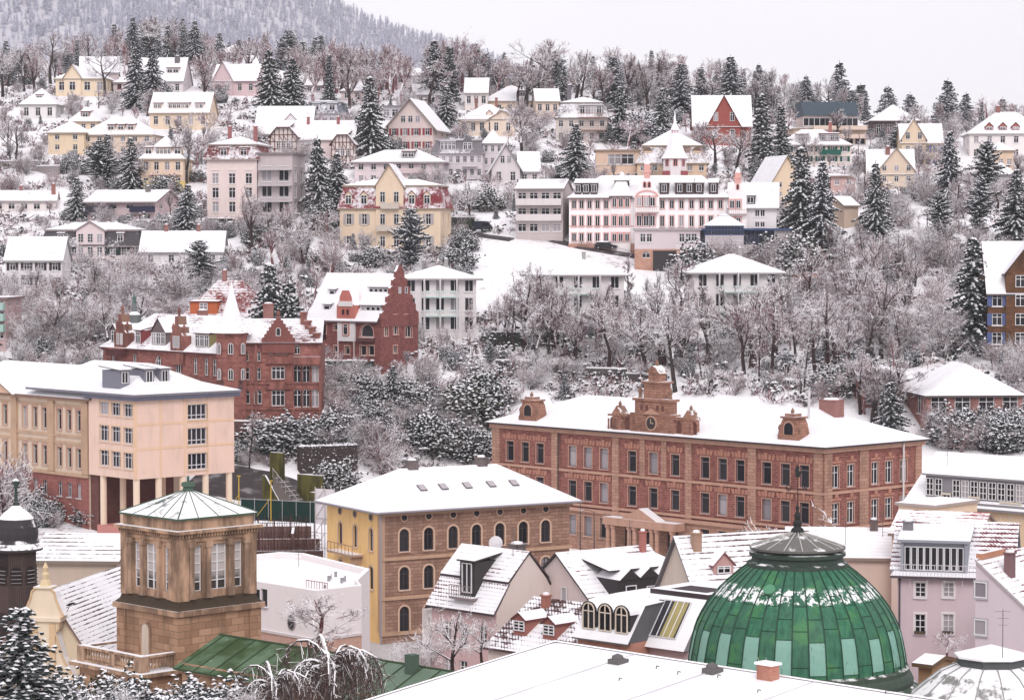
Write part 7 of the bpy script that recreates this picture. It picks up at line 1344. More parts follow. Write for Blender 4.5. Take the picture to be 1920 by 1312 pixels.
# weeping tree before the green copper roof
def weeping():
    r = random.Random(5); T, C = MB(), MB(); base = limb(T, r, Vector((0, 0, -1)), Vector((.1, 0, 1)), 3.4, .3, 4, .06, .05); chain(T, base, .3, .2, 6)
    for i in range(16):
        a = i * 2.4; pts = [base[-1] + Vector((0, 0, -r.random()))]; d = Vector((math.cos(a) * .8, math.sin(a) * .8, .9)); L = r.uniform(2.2, 3.6)
        for k in range(7): d = (d + Vector((0, 0, -.16 * k * .9)) + rv(r) * .08).normalized(); pts.append(pts[-1] + d * L / 7)
        chain(T, pts, .10, .03, 5)
        for k in range(34):
            q = r.uniform(1.2, 6.99); j = int(q); p = pts[j].lerp(pts[j + 1], q - j) if j < 7 else pts[7]; l = r.uniform(.9, 2.6); e = [p, p + Vector((r.gauss(0, .25), r.gauss(0, .25), -.1)), p + Vector((r.gauss(0, .3), r.gauss(0, .3), -l * .5)), p + Vector((r.gauss(0, .35), r.gauss(0, .35), -l))]; chain(C, e, .022, .01, 3)
    return T, C
T, C = weeping(); wb = bark((.10, .07, .065), .15, .6); tmw, cmw = T.mesh('trunk', [wb]), C.mesh('crown', [bark((.13, .085, .08), .45, .5)])
for u, v, d, s, lab in ((628, 1340, 165., 1.5, 'taller weeping tree with snowy arched limbs in front of the green roof'), (520, 1350, 150., 1.0, 'lower weeping tree with hanging twigs at the bottom edge')):
    q = at(u, v, d); o = empty('weeping_tree', q); o.scale = (s, s, s); tag(o, lab, 'tree'); link('trunk', tmw, o); link('crown', cmw, o)
# snowy shrubs along the bottom edge
for i, (u, v, vt, d) in enumerate(((112, 1350, 1262, 150.), (160, 1360, 1275, 148.), (215, 1360, 1262, 150.), (262, 1370, 1280, 146.), (310, 1365, 1268, 150.), (352, 1370, 1282, 146.), (405, 1372, 1272, 150.), (448, 1370, 1285, 146.), (130, 1400, 1295, 135.), (330, 1410, 1298, 132.), (230, 1400, 1292, 134.))):
    tree(('bush', 'shrub', 'bush')[i % 3], u, v, vt, 'frosted evergreen or bare shrub along the bottom edge below the balustrade', d, 'frosted shrubs below the balustrade', 1 if i % 3 else 2, 1.2, 'shrub')
# hand placed shrubs of the steep garden below the two red houses
for u, v, vt, w_, lab in ((510, 852, 782, 1.5, 'broad snowy rhododendron above the green retaining wall'), (560, 838, 776, 1.5, 'rhododendron right of the first broad one over the hedge'), (620, 836, 768, 1.3, 'tall rhododendron left of the brown twiggy tree'), (632, 926, 862, 1.4, 'round snowy bush at the roof corner of the arcaded building'), (655, 740, 696, 1.5, 'snowy bush at the stepped brick house foot, left end'), (690, 760, 706, 1.4, 'dark holly like bush in the middle of the garden slope'), (700, 806, 750, 1.4, 'bush half hidden behind the brown twiggy tree'), (880, 806, 716, 1.2, 'tall frosted evergreen left of the school roof'), (905, 770, 690, 1.1, 'upper frosted evergreen near the school roof corner'), (830, 858, 786, 1.5, 'spreading dark bush behind the arcaded building chimney'), (800, 838, 770, 1.2, 'bush between brown tree and school'), (885, 866, 800, 1.4, 'lowest bush against the school wall'), (600, 720, 688, 1.4, 'small bush beside the red mansion terrace'), (770, 776, 716, 1.2, 'pale frosted bush in the upper garden'), (1620, 700, 672, 1.3, 'snow covered bush left of the brick outbuilding'), (1345, 492, 456, 1.4, 'spreading snowy juniper at the hotel terrace end'), (915, 396, 352, 1.3, 'dark rounded bush above the parked van'), (870, 470, 430, 1.2, 'snowy bush below the clipped hedge of cream villa'), (860, 504, 460, 1.3, 'dark bush in the meadow\'s upper left corner'), (700, 500, 462, 1.3, 'frosted bush in front of cream villa base'), (170, 985, 945, 1.8, 'wide evergreen bush before the old beige wing'), (120, 975, 940, 1.6, 'small evergreen bush at the onion turret right side'), (1905, 668, 625, 1.2, 'greenish bush at the brown stone house foot')):
    tree('bush', u, v, vt, lab, None, None, rnd.choice((0, 0, 1)), w_, 'shrub')
def inpoly(u, v, P):
    c = False
    for (x0, y0), (x1, y1) in zip(P, P[1:] + P[:1]):
        if (y0 > v) != (y1 > v) and u < (x1 - x0) * (v - y0) / (y1 - y0) + x0: c = not c
    return c
BOXES = [(b_.matrix_world if False else None) for b_ in ()]
FOOT = []
for o in SC.objects:
    if o.parent is None and o.type == 'EMPTY' and o.get('category') in ('house', 'villa', 'hotel', 'school', 'apartment', 'mansion', 'hall', 'building', 'bungalow', 'cottage', 'annex', 'pavilion', 'turret', 'tower', 'garden house', 'townhouse'):
        for ch in o.children:
            if ch.name.split('.')[0] in ('roof',) and ch.type == 'MESH':
                M = Matrix.Translation(o.location) @ Matrix.Rotation(o.rotation_euler.z, 4, 'Z') @ ch.matrix_basis; bb = [Vector(c) for c in ch.bound_box]; FOOT.append((M.inverted(), min(c.x for c in bb), max(c.x for c in bb), min(c.y for c in bb), max(c.y for c in bb)))
def free(p, mg=.3):
    for Mi, x0, x1, y0, y1 in FOOT:
        q = Mi @ p
        if x0 - mg < q.x < x1 + mg and y0 - mg < q.y < y1 + mg: return False
    return True
REG = [   # polygon in the picture, count, forms, height range, label, group, tints
    ([(0, 100), (330, 96), (560, 130), (560, 170), (330, 150), (0, 190)], 22, ('upright', 'broad'), (9, 15), 'bare frosted tree of the wood along the upper left slope', 'bare trees of the upper left wood', (0, 1)),
    ([(540, 160), (960, 170), (960, 200), (820, 200), (560, 196)], 34, ('upright', 'upright', 'broad'), (10, 16), 'bare reddish brown tree of the wood above the flat topped villa', 'bare trees of the middle wood', (0, 2, 2)),
    ([(960, 168), (1300, 178), (1300, 222), (960, 214)], 22, ('upright', 'broad'), (9, 15), 'bare grey tree on the skyline between hip roofed villa and red timber house', 'bare skyline trees right of centre', (1, 0)),
    ([(1380, 186), (1900, 196), (1900, 240), (1390, 226)], 22, ('upright', 'broad'), (7, 11), 'bare frosted tree on the right skyline behind the villas', 'bare skyline trees at the right', (1, 1)),
    ([(930, 620), (1620, 560), (1690, 640), (1640, 730), (1250, 740), (950, 690)], 60, ('upright', 'slender', 'broad', 'broad'), (8, 14.5), 'bare snow dusted tree of the thicket behind the school', 'bare trees of the thicket behind the school', (0, 1, 0)),
    ([(1380, 500), (1780, 480), (1790, 700), (1600, 700), (1480, 610)], 38, ('upright', 'broad', 'shrub'), (6, 10), 'tangled bare tree of the thicket left of the brown stone house', 'bare trees of the right thicket', (0, 2, 1)),
    ([(880, 632), (1500, 628), (1500, 668), (880, 668)], 30, ('upright', 'slender', 'slender'), (7, 10.5), 'tall bare snow dusted tree in front of the modern villas', 'bare trees before the modern villas', (1, 0, 2)),
    ([(1305, 508), (1500, 506), (1500, 530), (1305, 530)], 30, ('bush', 'shrub', 'shrub'), (5.5, 8), 'snowy shrub on the bank below the glazed lounge', 'snowy shrubs below the glazed lounge', (1, 0, 2)),
    ([(0, 915), (60, 905), (200, 960), (200, 1000), (0, 990)], 14, ('bush', 'shrub', 'bush'), (2.2, 4.2), 'snowy shrub before the red ground floor of the old beige wing', 'snowy shrubs before the old beige wing', (0, 2)),
    ([(440, 862), (505, 862), (505, 880), (440, 890)], 6, ('bush', 'shrub'), (1.6, 3.), 'snowy shrub on the verge left of the outdoor stairs', 'snowy shrubs by the outdoor stairs', (0, 2)),
    ([(1730, 780), (1920, 770), (1920, 850), (1760, 850)], 50, ('shrub', 'bush', 'shrub'), (2.5, 5.), 'snowy shrub between red brick hall and the long cream house', 'snowy shrubs below the red brick hall', (0, 2, 2)),
    ([(0, 200), (1920, 210), (1920, 420), (1480, 440), (640, 330), (0, 400)], 52, ('broad', 'upright', 'broad'), (5, 9.5), 'frosted bare garden tree among the villas of the middle slope', 'bare garden trees among the villas', (1, 2, 0)),
    ([(1605, 775), (1900, 792), (1900, 815), (1640, 800)], 16, ('upright', 'slender', 'broad'), (6.5, 10), 'bare tree screening the red brick hall and its outbuilding', 'bare trees before the red brick hall', (0, 1, 2)),
    ([(470, 815), (640, 790), (900, 760), (900, 860), (700, 870), (470, 845)], 16, ('shrub', 'broad', 'shrub'), (3.5, 6), 'twiggy bare shrub in the steep garden below the red houses', 'bare shrubs of the steep garden', (2, 1, 2)),
    ([(0, 440), (80, 540), (230, 550), (330, 600), (190, 660), (0, 660)], 14, ('broad', 'shrub'), (5, 8), 'snowy bare tree on the slope left of the red mansion', 'bare trees left of the red mansion', (0, 2, 1)),
    ([(430, 430), (640, 440), (660, 500), (580, 580), (470, 520)], 12, ('broad', 'upright'), (5, 9), 'pinkish bare tree above the red mansion and stepped gable house', 'bare trees above the red houses', (2, 2, 1)),
]
count = 0
for P, n, forms, (h0, h1), lab, grp, tints in REG:
    k = 0; tries = 0; u0, u1 = min(p[0] for p in P), max(p[0] for p in P); v0, v1 = min(p[1] for p in P), max(p[1] for p in P)
    while k < n and tries < 900:
        tries += 1; u, v = rnd.uniform(u0, u1), rnd.uniform(v0, v1)
        if not inpoly(u, v, P): continue
        p = hit(u, v)
        if not free(p, .4): continue
        fo = rnd.choice(forms); plant(fo, p, rnd.uniform(h0, h1), lab, 'shrub' if 'shrub' in lab else 'tree', grp, rnd.choice(tints), rnd.uniform(.9, 1.3)); k += 1
# low bare shrubs scattered in the gardens, one group per kind
k = 0; tries = 0
while k < 60 and tries < 3000:
    tries += 1; u, v = rnd.uniform(0, 1920), rnd.uniform(190, 760)
    if 880 < u < 1300 and 450 < v < 600: continue
    if v > 560 and u < 900: continue
    p = hit(u, v)
    if not free(p, .8): continue
    plant(rnd.choice(('shrub', 'shrub', 'bush')), p, rnd.uniform(2.2, 4.2), 'snowy garden shrub between the hillside houses', 'shrub', 'snowy garden shrubs on the hillside', rnd.randrange(3), rnd.uniform(1., 1.5)); k += 1

# ------------------------------------------------------------------ undergrowth on the slopes, the far wood and the mountain
def scatter(name, spots, proto, mats):
    """many small plants as one mass"""
    V_, F_, M_ = [], [], []; off = 0
    for (p, s, a, pi_) in spots:
        v, f, mi = proto[pi_]; ca, sa = math.cos(a), math.sin(a); q = np.empty_like(v); q[:, 0] = (v[:, 0] * ca - v[:, 1] * sa) * s[0] + p[0]; q[:, 1] = (v[:, 0] * sa + v[:, 1] * ca) * s[0] + p[1]; q[:, 2] = v[:, 2] * s[1] + p[2]
        V_.append(q); F_.append([[i + off for i in t_] for t_ in f]); M_.append(mi); off += len(v)
    me = bpy.data.meshes.new(name); me.from_pydata(np.concatenate(V_).tolist(), [], [x for f in F_ for x in f]); 
    for m_ in mats: me.materials.append(m_)
    me.polygons.foreach_set('material_index', [x for m_ in M_ for x in m_]); o = link(name, me); o['kind'] = 'stuff'; return o
def np_proto(m): return (np.array([tuple(p) for p in m.v]), m.f, m.m)
protos = []
for s in range(6):
    r = random.Random(900 + s); m = MB()
    for i in range(26):
        a = r.uniform(0, 6.28); l = limb(m, r, Vector((r.gauss(0, .25), r.gauss(0, .25), -.1)), Vector((math.cos(a) * .8, math.sin(a) * .8, 1)), r.uniform(.5, 1.15), .02, 3, .25, 0); chain(m, l, .028, .014, 3, s % 2)
    for i in range(6):
        p = Vector((r.gauss(0, .4), r.gauss(0, .4), r.uniform(.1, .8))); 
        for k in range(2): o_ = rv(r).normalized() * .3; w_ = o_.cross(rv(r)).normalized() * .10; m.poly([p, p + o_ * .5 + w_, p + o_, p + o_ * .5 - w_], 2 + (s > 3))
        if r.random() < .7: blob(m, p + Vector((0, 0, .1)), Vector((.16, .03, 0)), Vector((0, .14, 0)), .1, r, 4)
    protos.append(np_proto(m))
spots = []; tries = 0
while len(spots) < 3800 and tries < 21000:
    tries += 1; u, v = rnd.uniform(-170, 2090), rnd.uniform(140, 900)
    if 870 < u < 1310 and 440 < v < 590 and not (u > 1240 and v > 540): continue
    if v > 760 and not 440 < u < 940: continue
    if 360 < u < 620 and v > 880: continue
    p = hit(u, v, 280)
    if not free(p, .2): continue
    s = rnd.uniform(.9, 2.5); spots.append((p, (s * 1.2, s), rnd.uniform(0, 6.28), rnd.randrange(6)))
scatter('undergrowth', spots, protos, [BK[1], BK[3], ND[0], ND[2], crownsnow()])
def gn_scatter(name, spots, meshes):
    """an uncountable mass: many copies of a few plants in one object"""
    c = bpy.data.collections.new(name + ' sources')
    for i, m_ in enumerate(meshes): c.objects.link(bpy.data.objects.new('%s_source_%02d' % (name, i), m_))
    me = bpy.data.meshes.new(name); me.from_pydata([tuple(s[0]) for s in spots], [], [])
    for nm, ty, k in (('sc', 'FLOAT', 1), ('rz', 'FLOAT', 2), ('pick', 'INT', 3)): me.attributes.new(nm, ty, 'POINT').data.foreach_set('value', [s[k] for s in spots])
    o = link(name, me); o['kind'] = 'stuff'; g = bpy.data.node_groups.new(name, 'GeometryNodeTree'); g.interface.new_socket('Geometry', in_out='INPUT', socket_type='NodeSocketGeometry'); g.interface.new_socket('Geometry', in_out='OUTPUT', socket_type='NodeSocketGeometry'); N = g.nodes.new; Lk = g.links.new
    gi, go, ip, ci, e2, cx = N('NodeGroupInput'), N('NodeGroupOutput'), N('GeometryNodeInstanceOnPoints'), N('GeometryNodeCollectionInfo'), N('FunctionNodeEulerToRotation'), N('ShaderNodeCombineXYZ')
    ci.inputs[0].default_value = c; ci.inputs['Separate Children'].default_value = True; ci.inputs['Reset Children'].default_value = True; ip.inputs['Pick Instance'].default_value = True
    def attr(nm, ty): a_ = N('GeometryNodeInputNamedAttribute'); a_.data_type = ty; a_.inputs['Name'].default_value = nm; return a_.outputs['Attribute']
    Lk(gi.outputs[0], ip.inputs['Points']); Lk(ci.outputs[0], ip.inputs['Instance']); Lk(attr('pick', 'INT'), ip.inputs['Instance Index']); Lk(attr('rz', 'FLOAT'), cx.inputs[2]); Lk(cx.outputs[0], e2.inputs[0]); Lk(e2.outputs[0], ip.inputs['Rotation']); Lk(attr('sc', 'FLOAT'), ip.inputs['Scale']); Lk(ip.outputs[0], go.inputs[0])
    o.modifiers.new('scatter', 'NODES').node_group = g; return o
tm8 = []
for form in ('shrub', 'broad', 'upright', 'shrub'):
    for i in range(2):
        T, C = bare_tree(700 + 13 * i + len(tm8), form); m = MB(); m.add(T.v, T.f, 0); m.add(C.v, C.f, 1); k = len(tm8) % 3; tm8.append(m.mesh('thicket_plant', [BK[(0, 2, 3)[k]], BK[(1, 4, 3)[k]]]))
for form in range(2):
    T, C = bush(800 + form); m = MB(); m.add(C.v, C.f, 0); m.m = [x for x in C.m]; q = m.mesh('thicket_bush', [ND[form], crownsnow()]); q.transform(Matrix.Scale(3.2, 4)); tm8.append(q)
for i, f_ in enumerate(('fir', 'slim', 'fir', 'pine')):
    T, C = conifer(880 + i, f_); m = MB(); m.add(C.v, C.f, 0); m.m = list(C.m); m.add(T.v, T.f, 2); tm8.append(m.mesh('thicket_conifer', [ND[(3, 1, 1, 3)[i]], crownsnow(), TW]))
spots = []; tries = 0
while len(spots) < 1450 and tries < 20000:
    tries += 1; u, v = rnd.uniform(-170, 2090), rnd.uniform(150, 850)
    if 880 < u < 1300 and 440 < v < 600 and not v > 600 - (u - 880) * .02: continue
    if v > 770 and not (440 < u < 900 or u > 1735): continue
    if u > 900 and v > 745 and not u > 1600: continue
    p = hit(u, v, 280)
    if not free(p, 1.2): continue
    hgt = rnd.uniform(2.0, 5.2) if v < 420 else rnd.uniform(1.8, 4.0) if v < 500 else rnd.uniform(2.5, 5.)
    if v > 500 and u > 900 and rnd.random() < .55: continue
    if not free(p + Vector((0, 5, 0)), 0) and False: continue
    k = rnd.randrange(10) if rnd.random() < .93 else rnd.randrange(10, 14); spots.append((p, hgt / 10. * (1.25 if k in (0, 1, 6, 7) else 1.), rnd.uniform(0, 6.28), k))
for i in range(420): y = rnd.uniform(655, 790); u = rnd.uniform(-20, 1940); x = (u - 960) / F * y; p = Vector((x, y, ground(x, y))); spots.append((p, rnd.uniform(.45, 1.1) * (1. if u > 960 else 1.15), rnd.uniform(0, 6.28), rnd.choice((2, 3, 4, 5, 10, 11, 12, 13)))) if free(p, 1.) else None
gn_scatter('thicket', spots, tm8)
fp = []
for s in range(8):
    r = random.Random(1200 + s); m = MB()
    if s < 5:
        chain(m, [Vector((0, 0, -1)), Vector((0, 0, 9))], .22, .06, 3, 1)
        for i in range(14):
            z_ = 1 + i * .62; L = 2.2 * (1 - z_ / 10.2) + .2
            for k in range(5): a = r.uniform(0, 6.28); d = Vector((math.cos(a), math.sin(a), 0)) * L * r.uniform(.6, 1.2); w_ = Vector((-d.y, d.x, 0)).normalized() * .45; p = Vector((0, 0, z_)); m.poly([p, p + d * .6 + w_ + Vector((0, 0, -.3)), p + d + Vector((0, 0, -.7)), p + d * .6 - w_ + Vector((0, 0, -.3))], 0 if r.random() < .36 else 2)
    else:
        chain(m, [Vector((0, 0, -1)), Vector((.2, 0, 5))], .25, .15, 3, 1)
        for i in range(46): a = r.uniform(0, 6.28); p = Vector((0, 0, r.uniform(2.5, 6))); e = p + Vector((math.cos(a) * r.uniform(.6, 2.4), math.sin(a) * r.uniform(.6, 2.4), r.uniform(1, 4))); chain(m, [p, (p + e) / 2 + rv(r) * .2, e], .09, .04, 3, 1 if i % 2 else 2)
    fp.append(np_proto(m))
# mountain: ridge falls from upper left to the right
MY0, MY1 = 2500., 4700.
def ridge(x, y):      # height of the mountain
    u = 960 + F * x / y; vr = float(np.interp(u, [-400, 0, 400, 640, 700, 770, 840, 905, 960, 1010, 1080, 1300, 2400], [-330, -260, -120, -6, 24, 46, 66, 86, 110, 140, 185, 215, 225])); zt = CAMZ + slope_v(vr) * MY1 * .93
    f = max(0., min(1., (y - MY0) / (MY1 * .93 - MY0))); z = 60 + (zt - 60) * (f ** .9); return z - 18 + 22 * math.sin(x * .0065 + y * .002) * math.sin(y * .0055) * f * (1 - f) * 4
mx_ = np.arange(-1900, 2001, 50.); my_ = np.arange(MY0 - 200, MY1, 50.); vts = [(x, y, ridge(x, y)) for y in my_ for x in mx_]; n_ = len(mx_); fcs = [(j * n_ + i, j * n_ + i + 1, (j + 1) * n_ + i + 1, (j + 1) * n_ + i) for j in range(len(my_) - 1) for i in range(n_ - 1)]
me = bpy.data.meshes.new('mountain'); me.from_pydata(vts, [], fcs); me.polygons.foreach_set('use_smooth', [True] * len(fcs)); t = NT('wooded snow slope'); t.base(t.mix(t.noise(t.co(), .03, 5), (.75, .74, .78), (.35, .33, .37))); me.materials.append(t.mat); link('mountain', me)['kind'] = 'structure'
spots = []
fm_ = [flat((.41, .42, .55)), flat((.38, .37, .47)), flat((.58, .58, .69))]; fms = []  # pale lilac, low contrast: part of the distance haze is put into these colours
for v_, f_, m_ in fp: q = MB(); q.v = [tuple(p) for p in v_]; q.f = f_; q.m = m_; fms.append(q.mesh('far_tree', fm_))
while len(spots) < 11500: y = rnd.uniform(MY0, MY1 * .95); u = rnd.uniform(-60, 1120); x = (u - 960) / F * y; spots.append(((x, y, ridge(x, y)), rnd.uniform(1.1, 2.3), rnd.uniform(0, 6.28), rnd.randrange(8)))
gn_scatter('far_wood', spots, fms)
spots = []      # the wood just behind the crest
while len(spots) < 260:
    y = rnd.uniform(715, 800); u = rnd.uniform(-40, 1960); x = (u - 960) / F * y; s = rnd.uniform(.55, .95) * (1.1 if u < 900 else .85); spots.append(((x, y, ground(x, y)), (s, s * 1.05), rnd.uniform(0, 6.28), rnd.choice((0, 1, 2, 3, 4, 5, 6, 7))))
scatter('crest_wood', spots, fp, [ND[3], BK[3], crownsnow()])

# ------------------------------------------------------------------ street things
def car(u, v, rz, col, label, kind='car', size=1.):
    p = hit(u, v); o = empty('parked_car', p + Vector((0, 0, .32)), R(rz)); tag(o, label, 'car'); m = MB(); hh = 1.9 if kind == 'van' else 1.45
    body = [(-2.1, .3), (2.1, .3), (2.15, .75), (1.2, .9), (.6, hh - .12), (-1.5, hh - .08), (-2.1, .95)] if kind == 'car' else [(-2.2, .3), (2.2, .3), (2.25, .95), (1.6, 1.1), (1.1, hh - .1), (-2.1, hh)]
    m.prism(body, -.85, .85, 0); b_ = sub(o, 'body', m, [flat(col, .35)]); m = MB()
    m.prism([(-1.35, .95), (.95, .95), (.5, hh - .2), (-1.3, hh - .2)], -.87, .87, 0); sub(o, 'side_windows', m, [glass(0)]); m = MB(); m.box(-1.5, .55, -.8, .8, hh - .09, hh + .12); sub(o, 'snow_cover', m, [snow()])
    for x in (-1.35, 1.35):
        for y in (-.88, .88): m = MB(); m.tube((x, y - .1, .32), (x, y + .1, .32), .33, .33, 12); m.tube((x, y - .11, .32), (x, y + .11, .32), .18, .18, 8, 1); sub(o, 'wheel', m, [flat((.02, .02, .02)), flat((.4, .4, .4), .4)])
    for y in (-.6, .6): m = MB(); m.box(2.13, 2.19, y - .18, y + .18, .6, .76); sub(o, 'headlight', m, [flat((.7, .7, .72), .2)])
car(1090, 463, -14, (.02, .02, .025), 'black parked car under snow at the hotel wall'); car(1137, 471, -14, (.025, .025, .03), 'dark parked car right of the first, lower on the hotel drive'); car(905, 437, 60, (.03, .035, .05), 'dark parked van above the snowy meadow', 'van')
def lamp(u, vb, vt, label, kind='post', d=None, col=(.06, .06, .07)):
    p = hit(u, vb) if d is None else at(u, vb, d); h = CAMZ + slope_v(vt) * p.y - p.z; o = empty('street_lamp', p); tag(o, label, 'street lamp'); m = MB(); m.tube((0, 0, -1), (0, 0, h), .09, .05, 6)
    if kind == 'arm': m.tube((0, 0, h), (-.9, 0, h + .35), .045, .04, 5); m.tube((-.9, 0, h + .35), (-1.5, 0, h + .3), .04, .04, 5)
    sub(o, 'pole', m, [flat(col)]); m = MB()
    if kind == 'arm': m.box(-2.0, -1.35, -.13, .13, h + .22, h + .34)
    else: m.lathe([(.1, h), (.22, h + .1), (.28, h + .5), (.34, h + .52), (.05, h + .75)], 0, 0, 6)
    sub(o, 'lamp_head', m, [flat((.4, .4, .4))])
lamp(1238, 492, 462, 'black lantern post by the garage opening of the hotel annex'); lamp(527, 925, 826, 'tall curved street lamp beside the outdoor stairs', 'arm'); lamp(1088, 1052, 942, 'street lamp with long arm before the school portal', 'arm', 335.); lamp(1114, 1050, 960, 'thin pole carrying tram wires before the school', 'arm', 330.)
# retaining wall with stairs, mustard coloured
def place(name, label, cat, u, v, d, rz): p = at(u, v, d); o = empty(name, p, R(rz)); tag(o, label, cat); return o
o = place('retaining_wall', 'mossy mustard green retaining wall beside the outdoor stairs', 'wall', 506, 925, 325., -40); mus = plaster((.10, .09, .025), .95); m = MB(); m.box(0, 2.2, 0, .5, -3, 5.3, 0, 1); m.box(3.4, 7.5, 1.5, 2., -3, 2.6, 0, 1); m.box(7.5, 8.6, -.5, 2., -3, .7, 0, 1); m.prism([(-.5, -3), (3.2, -3), (3.2, -1.5), (0, 2.4), (-.5, 2.4)], -.9, -.6, 0, 1); sub(o, 'wall', m, [mus, snow()])
o = place('outdoor_stairs', 'steep outdoor concrete stairs with railing between mustard walls', 'stairs', 514, 925, 324., -40); m = MB()
for k in range(16): m.box(.2 + k * .3, .5 + k * .3, -.4, 1.4, -3, 2.3 - k * .26, 0, 1 if k % 2 else 0)
sub(o, 'steps', m, [flat((.14, .12, .11)), snow()]); m = MB(); m.tube((.2, -.5, 3.3), (5., -.5, -.7), .05, .05, 5)
for k in range(7): m.tube((.3 + k * .75, -.5, 3.2 - k * .63), (.3 + k * .75, -.5, 2.1 - k * .63), .035, .035, 4)
sub(o, 'railing', m, [flat((.35, .33, .33))])
# clipped hedges
def hedge(u0, v0, u1, v1, h, wd, label, tint, d=None):
    a, b_ = (hit(u0, v0), hit(u1, v1)) if d is None else (at(u0, v0, d), at(u1, v1, d)); L = (b_ - a).length; an = math.atan2(b_.y - a.y, b_.x - a.x); o = empty('clipped_hedge', a, an); tag(o, label, 'hedge'); r = random.Random(int(u0)); m = MB(); m.box(0, L, -wd / 2 + .12, wd / 2 - .12, -1, h - .14, 0)
    for i in range(int(L * h * 26)):
        x, z_ = r.uniform(0, L), r.uniform(0, h); y = -wd / 2 if r.random() < .75 else r.uniform(-wd / 2, wd / 2); z_ = z_ if y == -wd / 2 else h; p = Vector((x, y, z_ + (b_.z - a.z) * x / L)); q = rv(r).normalized() * .24; w_ = q.cross(rv(r)).normalized() * .08; m.poly([p, p + q * .5 + w_, p + q, p + q * .5 - w_], 0 if (z_ < h - .2 and r.random() < .82) or r.random() < .2 else 1)
    for i in range(int(L * wd * 7)): p = Vector((r.uniform(0, L), r.uniform(-wd / 2, wd / 2), h - .02 + (b_.z - a.z) * 0)); blob(m, p, Vector((.28, 0, 0)), Vector((0, .24, 0)), .16, r, 1)
    sub(o, 'foliage', m, [needles(tint), crownsnow()])
hedge(560, 884, 668, 880, 3.6, 1.6, 'long reddish brown clipped hedge with snow on top above the stairs', (.085, .035, .03)); hedge(541, 800, 575, 795, 1.8, 1.4, 'small reddish hedge block beside the red mansion', (.09, .04, .035)); hedge(605, 702, 700, 705, 2., 1.4, 'dark green hedge along the foot of the brick house', (.03, .035, .025)); hedge(836, 440, 888, 437, 3.2, 2., 'tall clipped green hedge right of the cream villa', (.035, .045, .025)); hedge(385, 425, 440, 423, 1.6, 1.4, 'low hedge at the tall apartment house foot', (.04, .04, .03)); hedge(258, 432, 312, 434, 1.8, 1.5, 'hedge between chalet and long roofed house', (.03, .035, .03)); hedge(920, 650, 1080, 648, 2.2, 1.8, 'long dark hedge at the foot of the pale modern villa', (.035, .035, .03)); hedge(1186, 640, 1270, 640, 1.6, 1.4, 'short hedge right of the pale modern villa', (.035, .035, .03)); hedge(208, 505, 262, 508, 1.4, 1.2, 'frosted hedge before the shuttered mansion', (.12, .11, .10))
# garden walls with snow on top
def gwall(pts, h, mat, label, name='garden_wall'):
    P = [hit(u, v) for u, v in pts]; o = empty(name, P[0]); tag(o, label, 'wall'); m = MB()
    for a, b_ in zip(P, P[1:]):
        d = (b_ - a); n = max(1, int(d.length / 5))
        for i in range(n):
            p, q = a.lerp(b_, i / n), a.lerp(b_, (i + 1) / n); z_ = max(ground(p.x, p.y), ground(q.x, q.y)); e = (q - p).length; m.T = Matrix.Translation((p.x - P[0].x, p.y - P[0].y, z_ - P[0].z)) @ Matrix.Rotation(math.atan2(q.y - p.y, q.x - p.x), 4, 'Z'); m.box(0, e - .003, -.2, .2, -3, h); m.box(-.03, e + .02, -.26, .26, h + .002, h + .22, 1)
    m.T = None; sub(o, 'wall', m, [mat, snow()])
rbm = stone((.36, .13, .09), (.44, .20, .14), (.4, .28, .24), .6, .25, .03)
gwall([(1480, 538), (1560, 552), (1660, 565)], 2.4, rbm, 'red sandstone terrace wall slanting through the right thicket'); gwall([(930, 690), (1100, 705), (1250, 722)], 1.1, flat((.10, .09, .09)), 'dark low wall along the path behind the school'); gwall([(1190, 505), (1300, 512), (1372, 516)], .6, flat((.2, .18, .18)), 'low kerb wall below the hotel drive'); gwall([(440, 838), (480, 842), (505, 848)], 3.4, stone((.12, .06, .06), (.16, .09, .08), (.08, .05, .05), .8, .4, .03), 'dark masonry terrace wall below the red mansion'); gwall([(1880, 640), (1918, 642)], 1., rbm, 'short wall at the foot of the brown stone house'); gwall([(0, 312), (70, 322), (110, 335)], 1., flat((.3, .26, .26)), 'garden wall by the steps at the left edge')
# meadow fence, right and small bird
o = empty('meadow_fence', hit(1060, 462)); tag(o, 'thin wire fence with posts along the hotel drive', 'fence'); m = MB(); pr0 = None
for u, v in ((1060, 462), (1090, 468), (1122, 474), (1155, 480), (1190, 486), (1225, 492), (1262, 497), (1300, 502), (1340, 507)):
    p = hit(u, v) - o.location; m.tube(p, p + Vector((0, 0, 1.5)), .05, .05, 4)
    if pr0 is not None:
        for h in (.7, 1.35): m.tube(pr0 + Vector((0, 0, h)), p + Vector((0, 0, h)), .03, .03, 3)
    pr0 = p
sub(o, 'fence_wire', m, [flat((.09, .08, .08))])
p = at(132, 1132, 175.); o = empty('bird', p); tag(o, 'black crow in flight before the baroque house roof', 'bird'); m = MB(); m.lathe([(.01, -.32), (.07, -.2), (.10, 0), (.07, .16), (.05, .22), (.02, .32)], 0, 0, 8); m.T = Matrix.Rotation(R(75), 4, 'Y')
for s_ in (-1, 1): m.add([(.02 * s_, -.1, 0), (.02 * s_, .14, 0), (.35 * s_, .16, .22), (.62 * s_, -.02, .34), (.36 * s_, -.12, .22), (.02 * s_, -.1, .02), (.35 * s_, .16, .24), (.62 * s_, -.02, .35), (.36 * s_, -.12, .24)], [(0, 1, 2, 4), (4, 2, 3), (5, 8, 6, 1), (8, 7, 6)])
sub(o, 'body', m, [flat((.02, .02, .022))]); o.rotation_euler = (R(20), R(70), R(30))
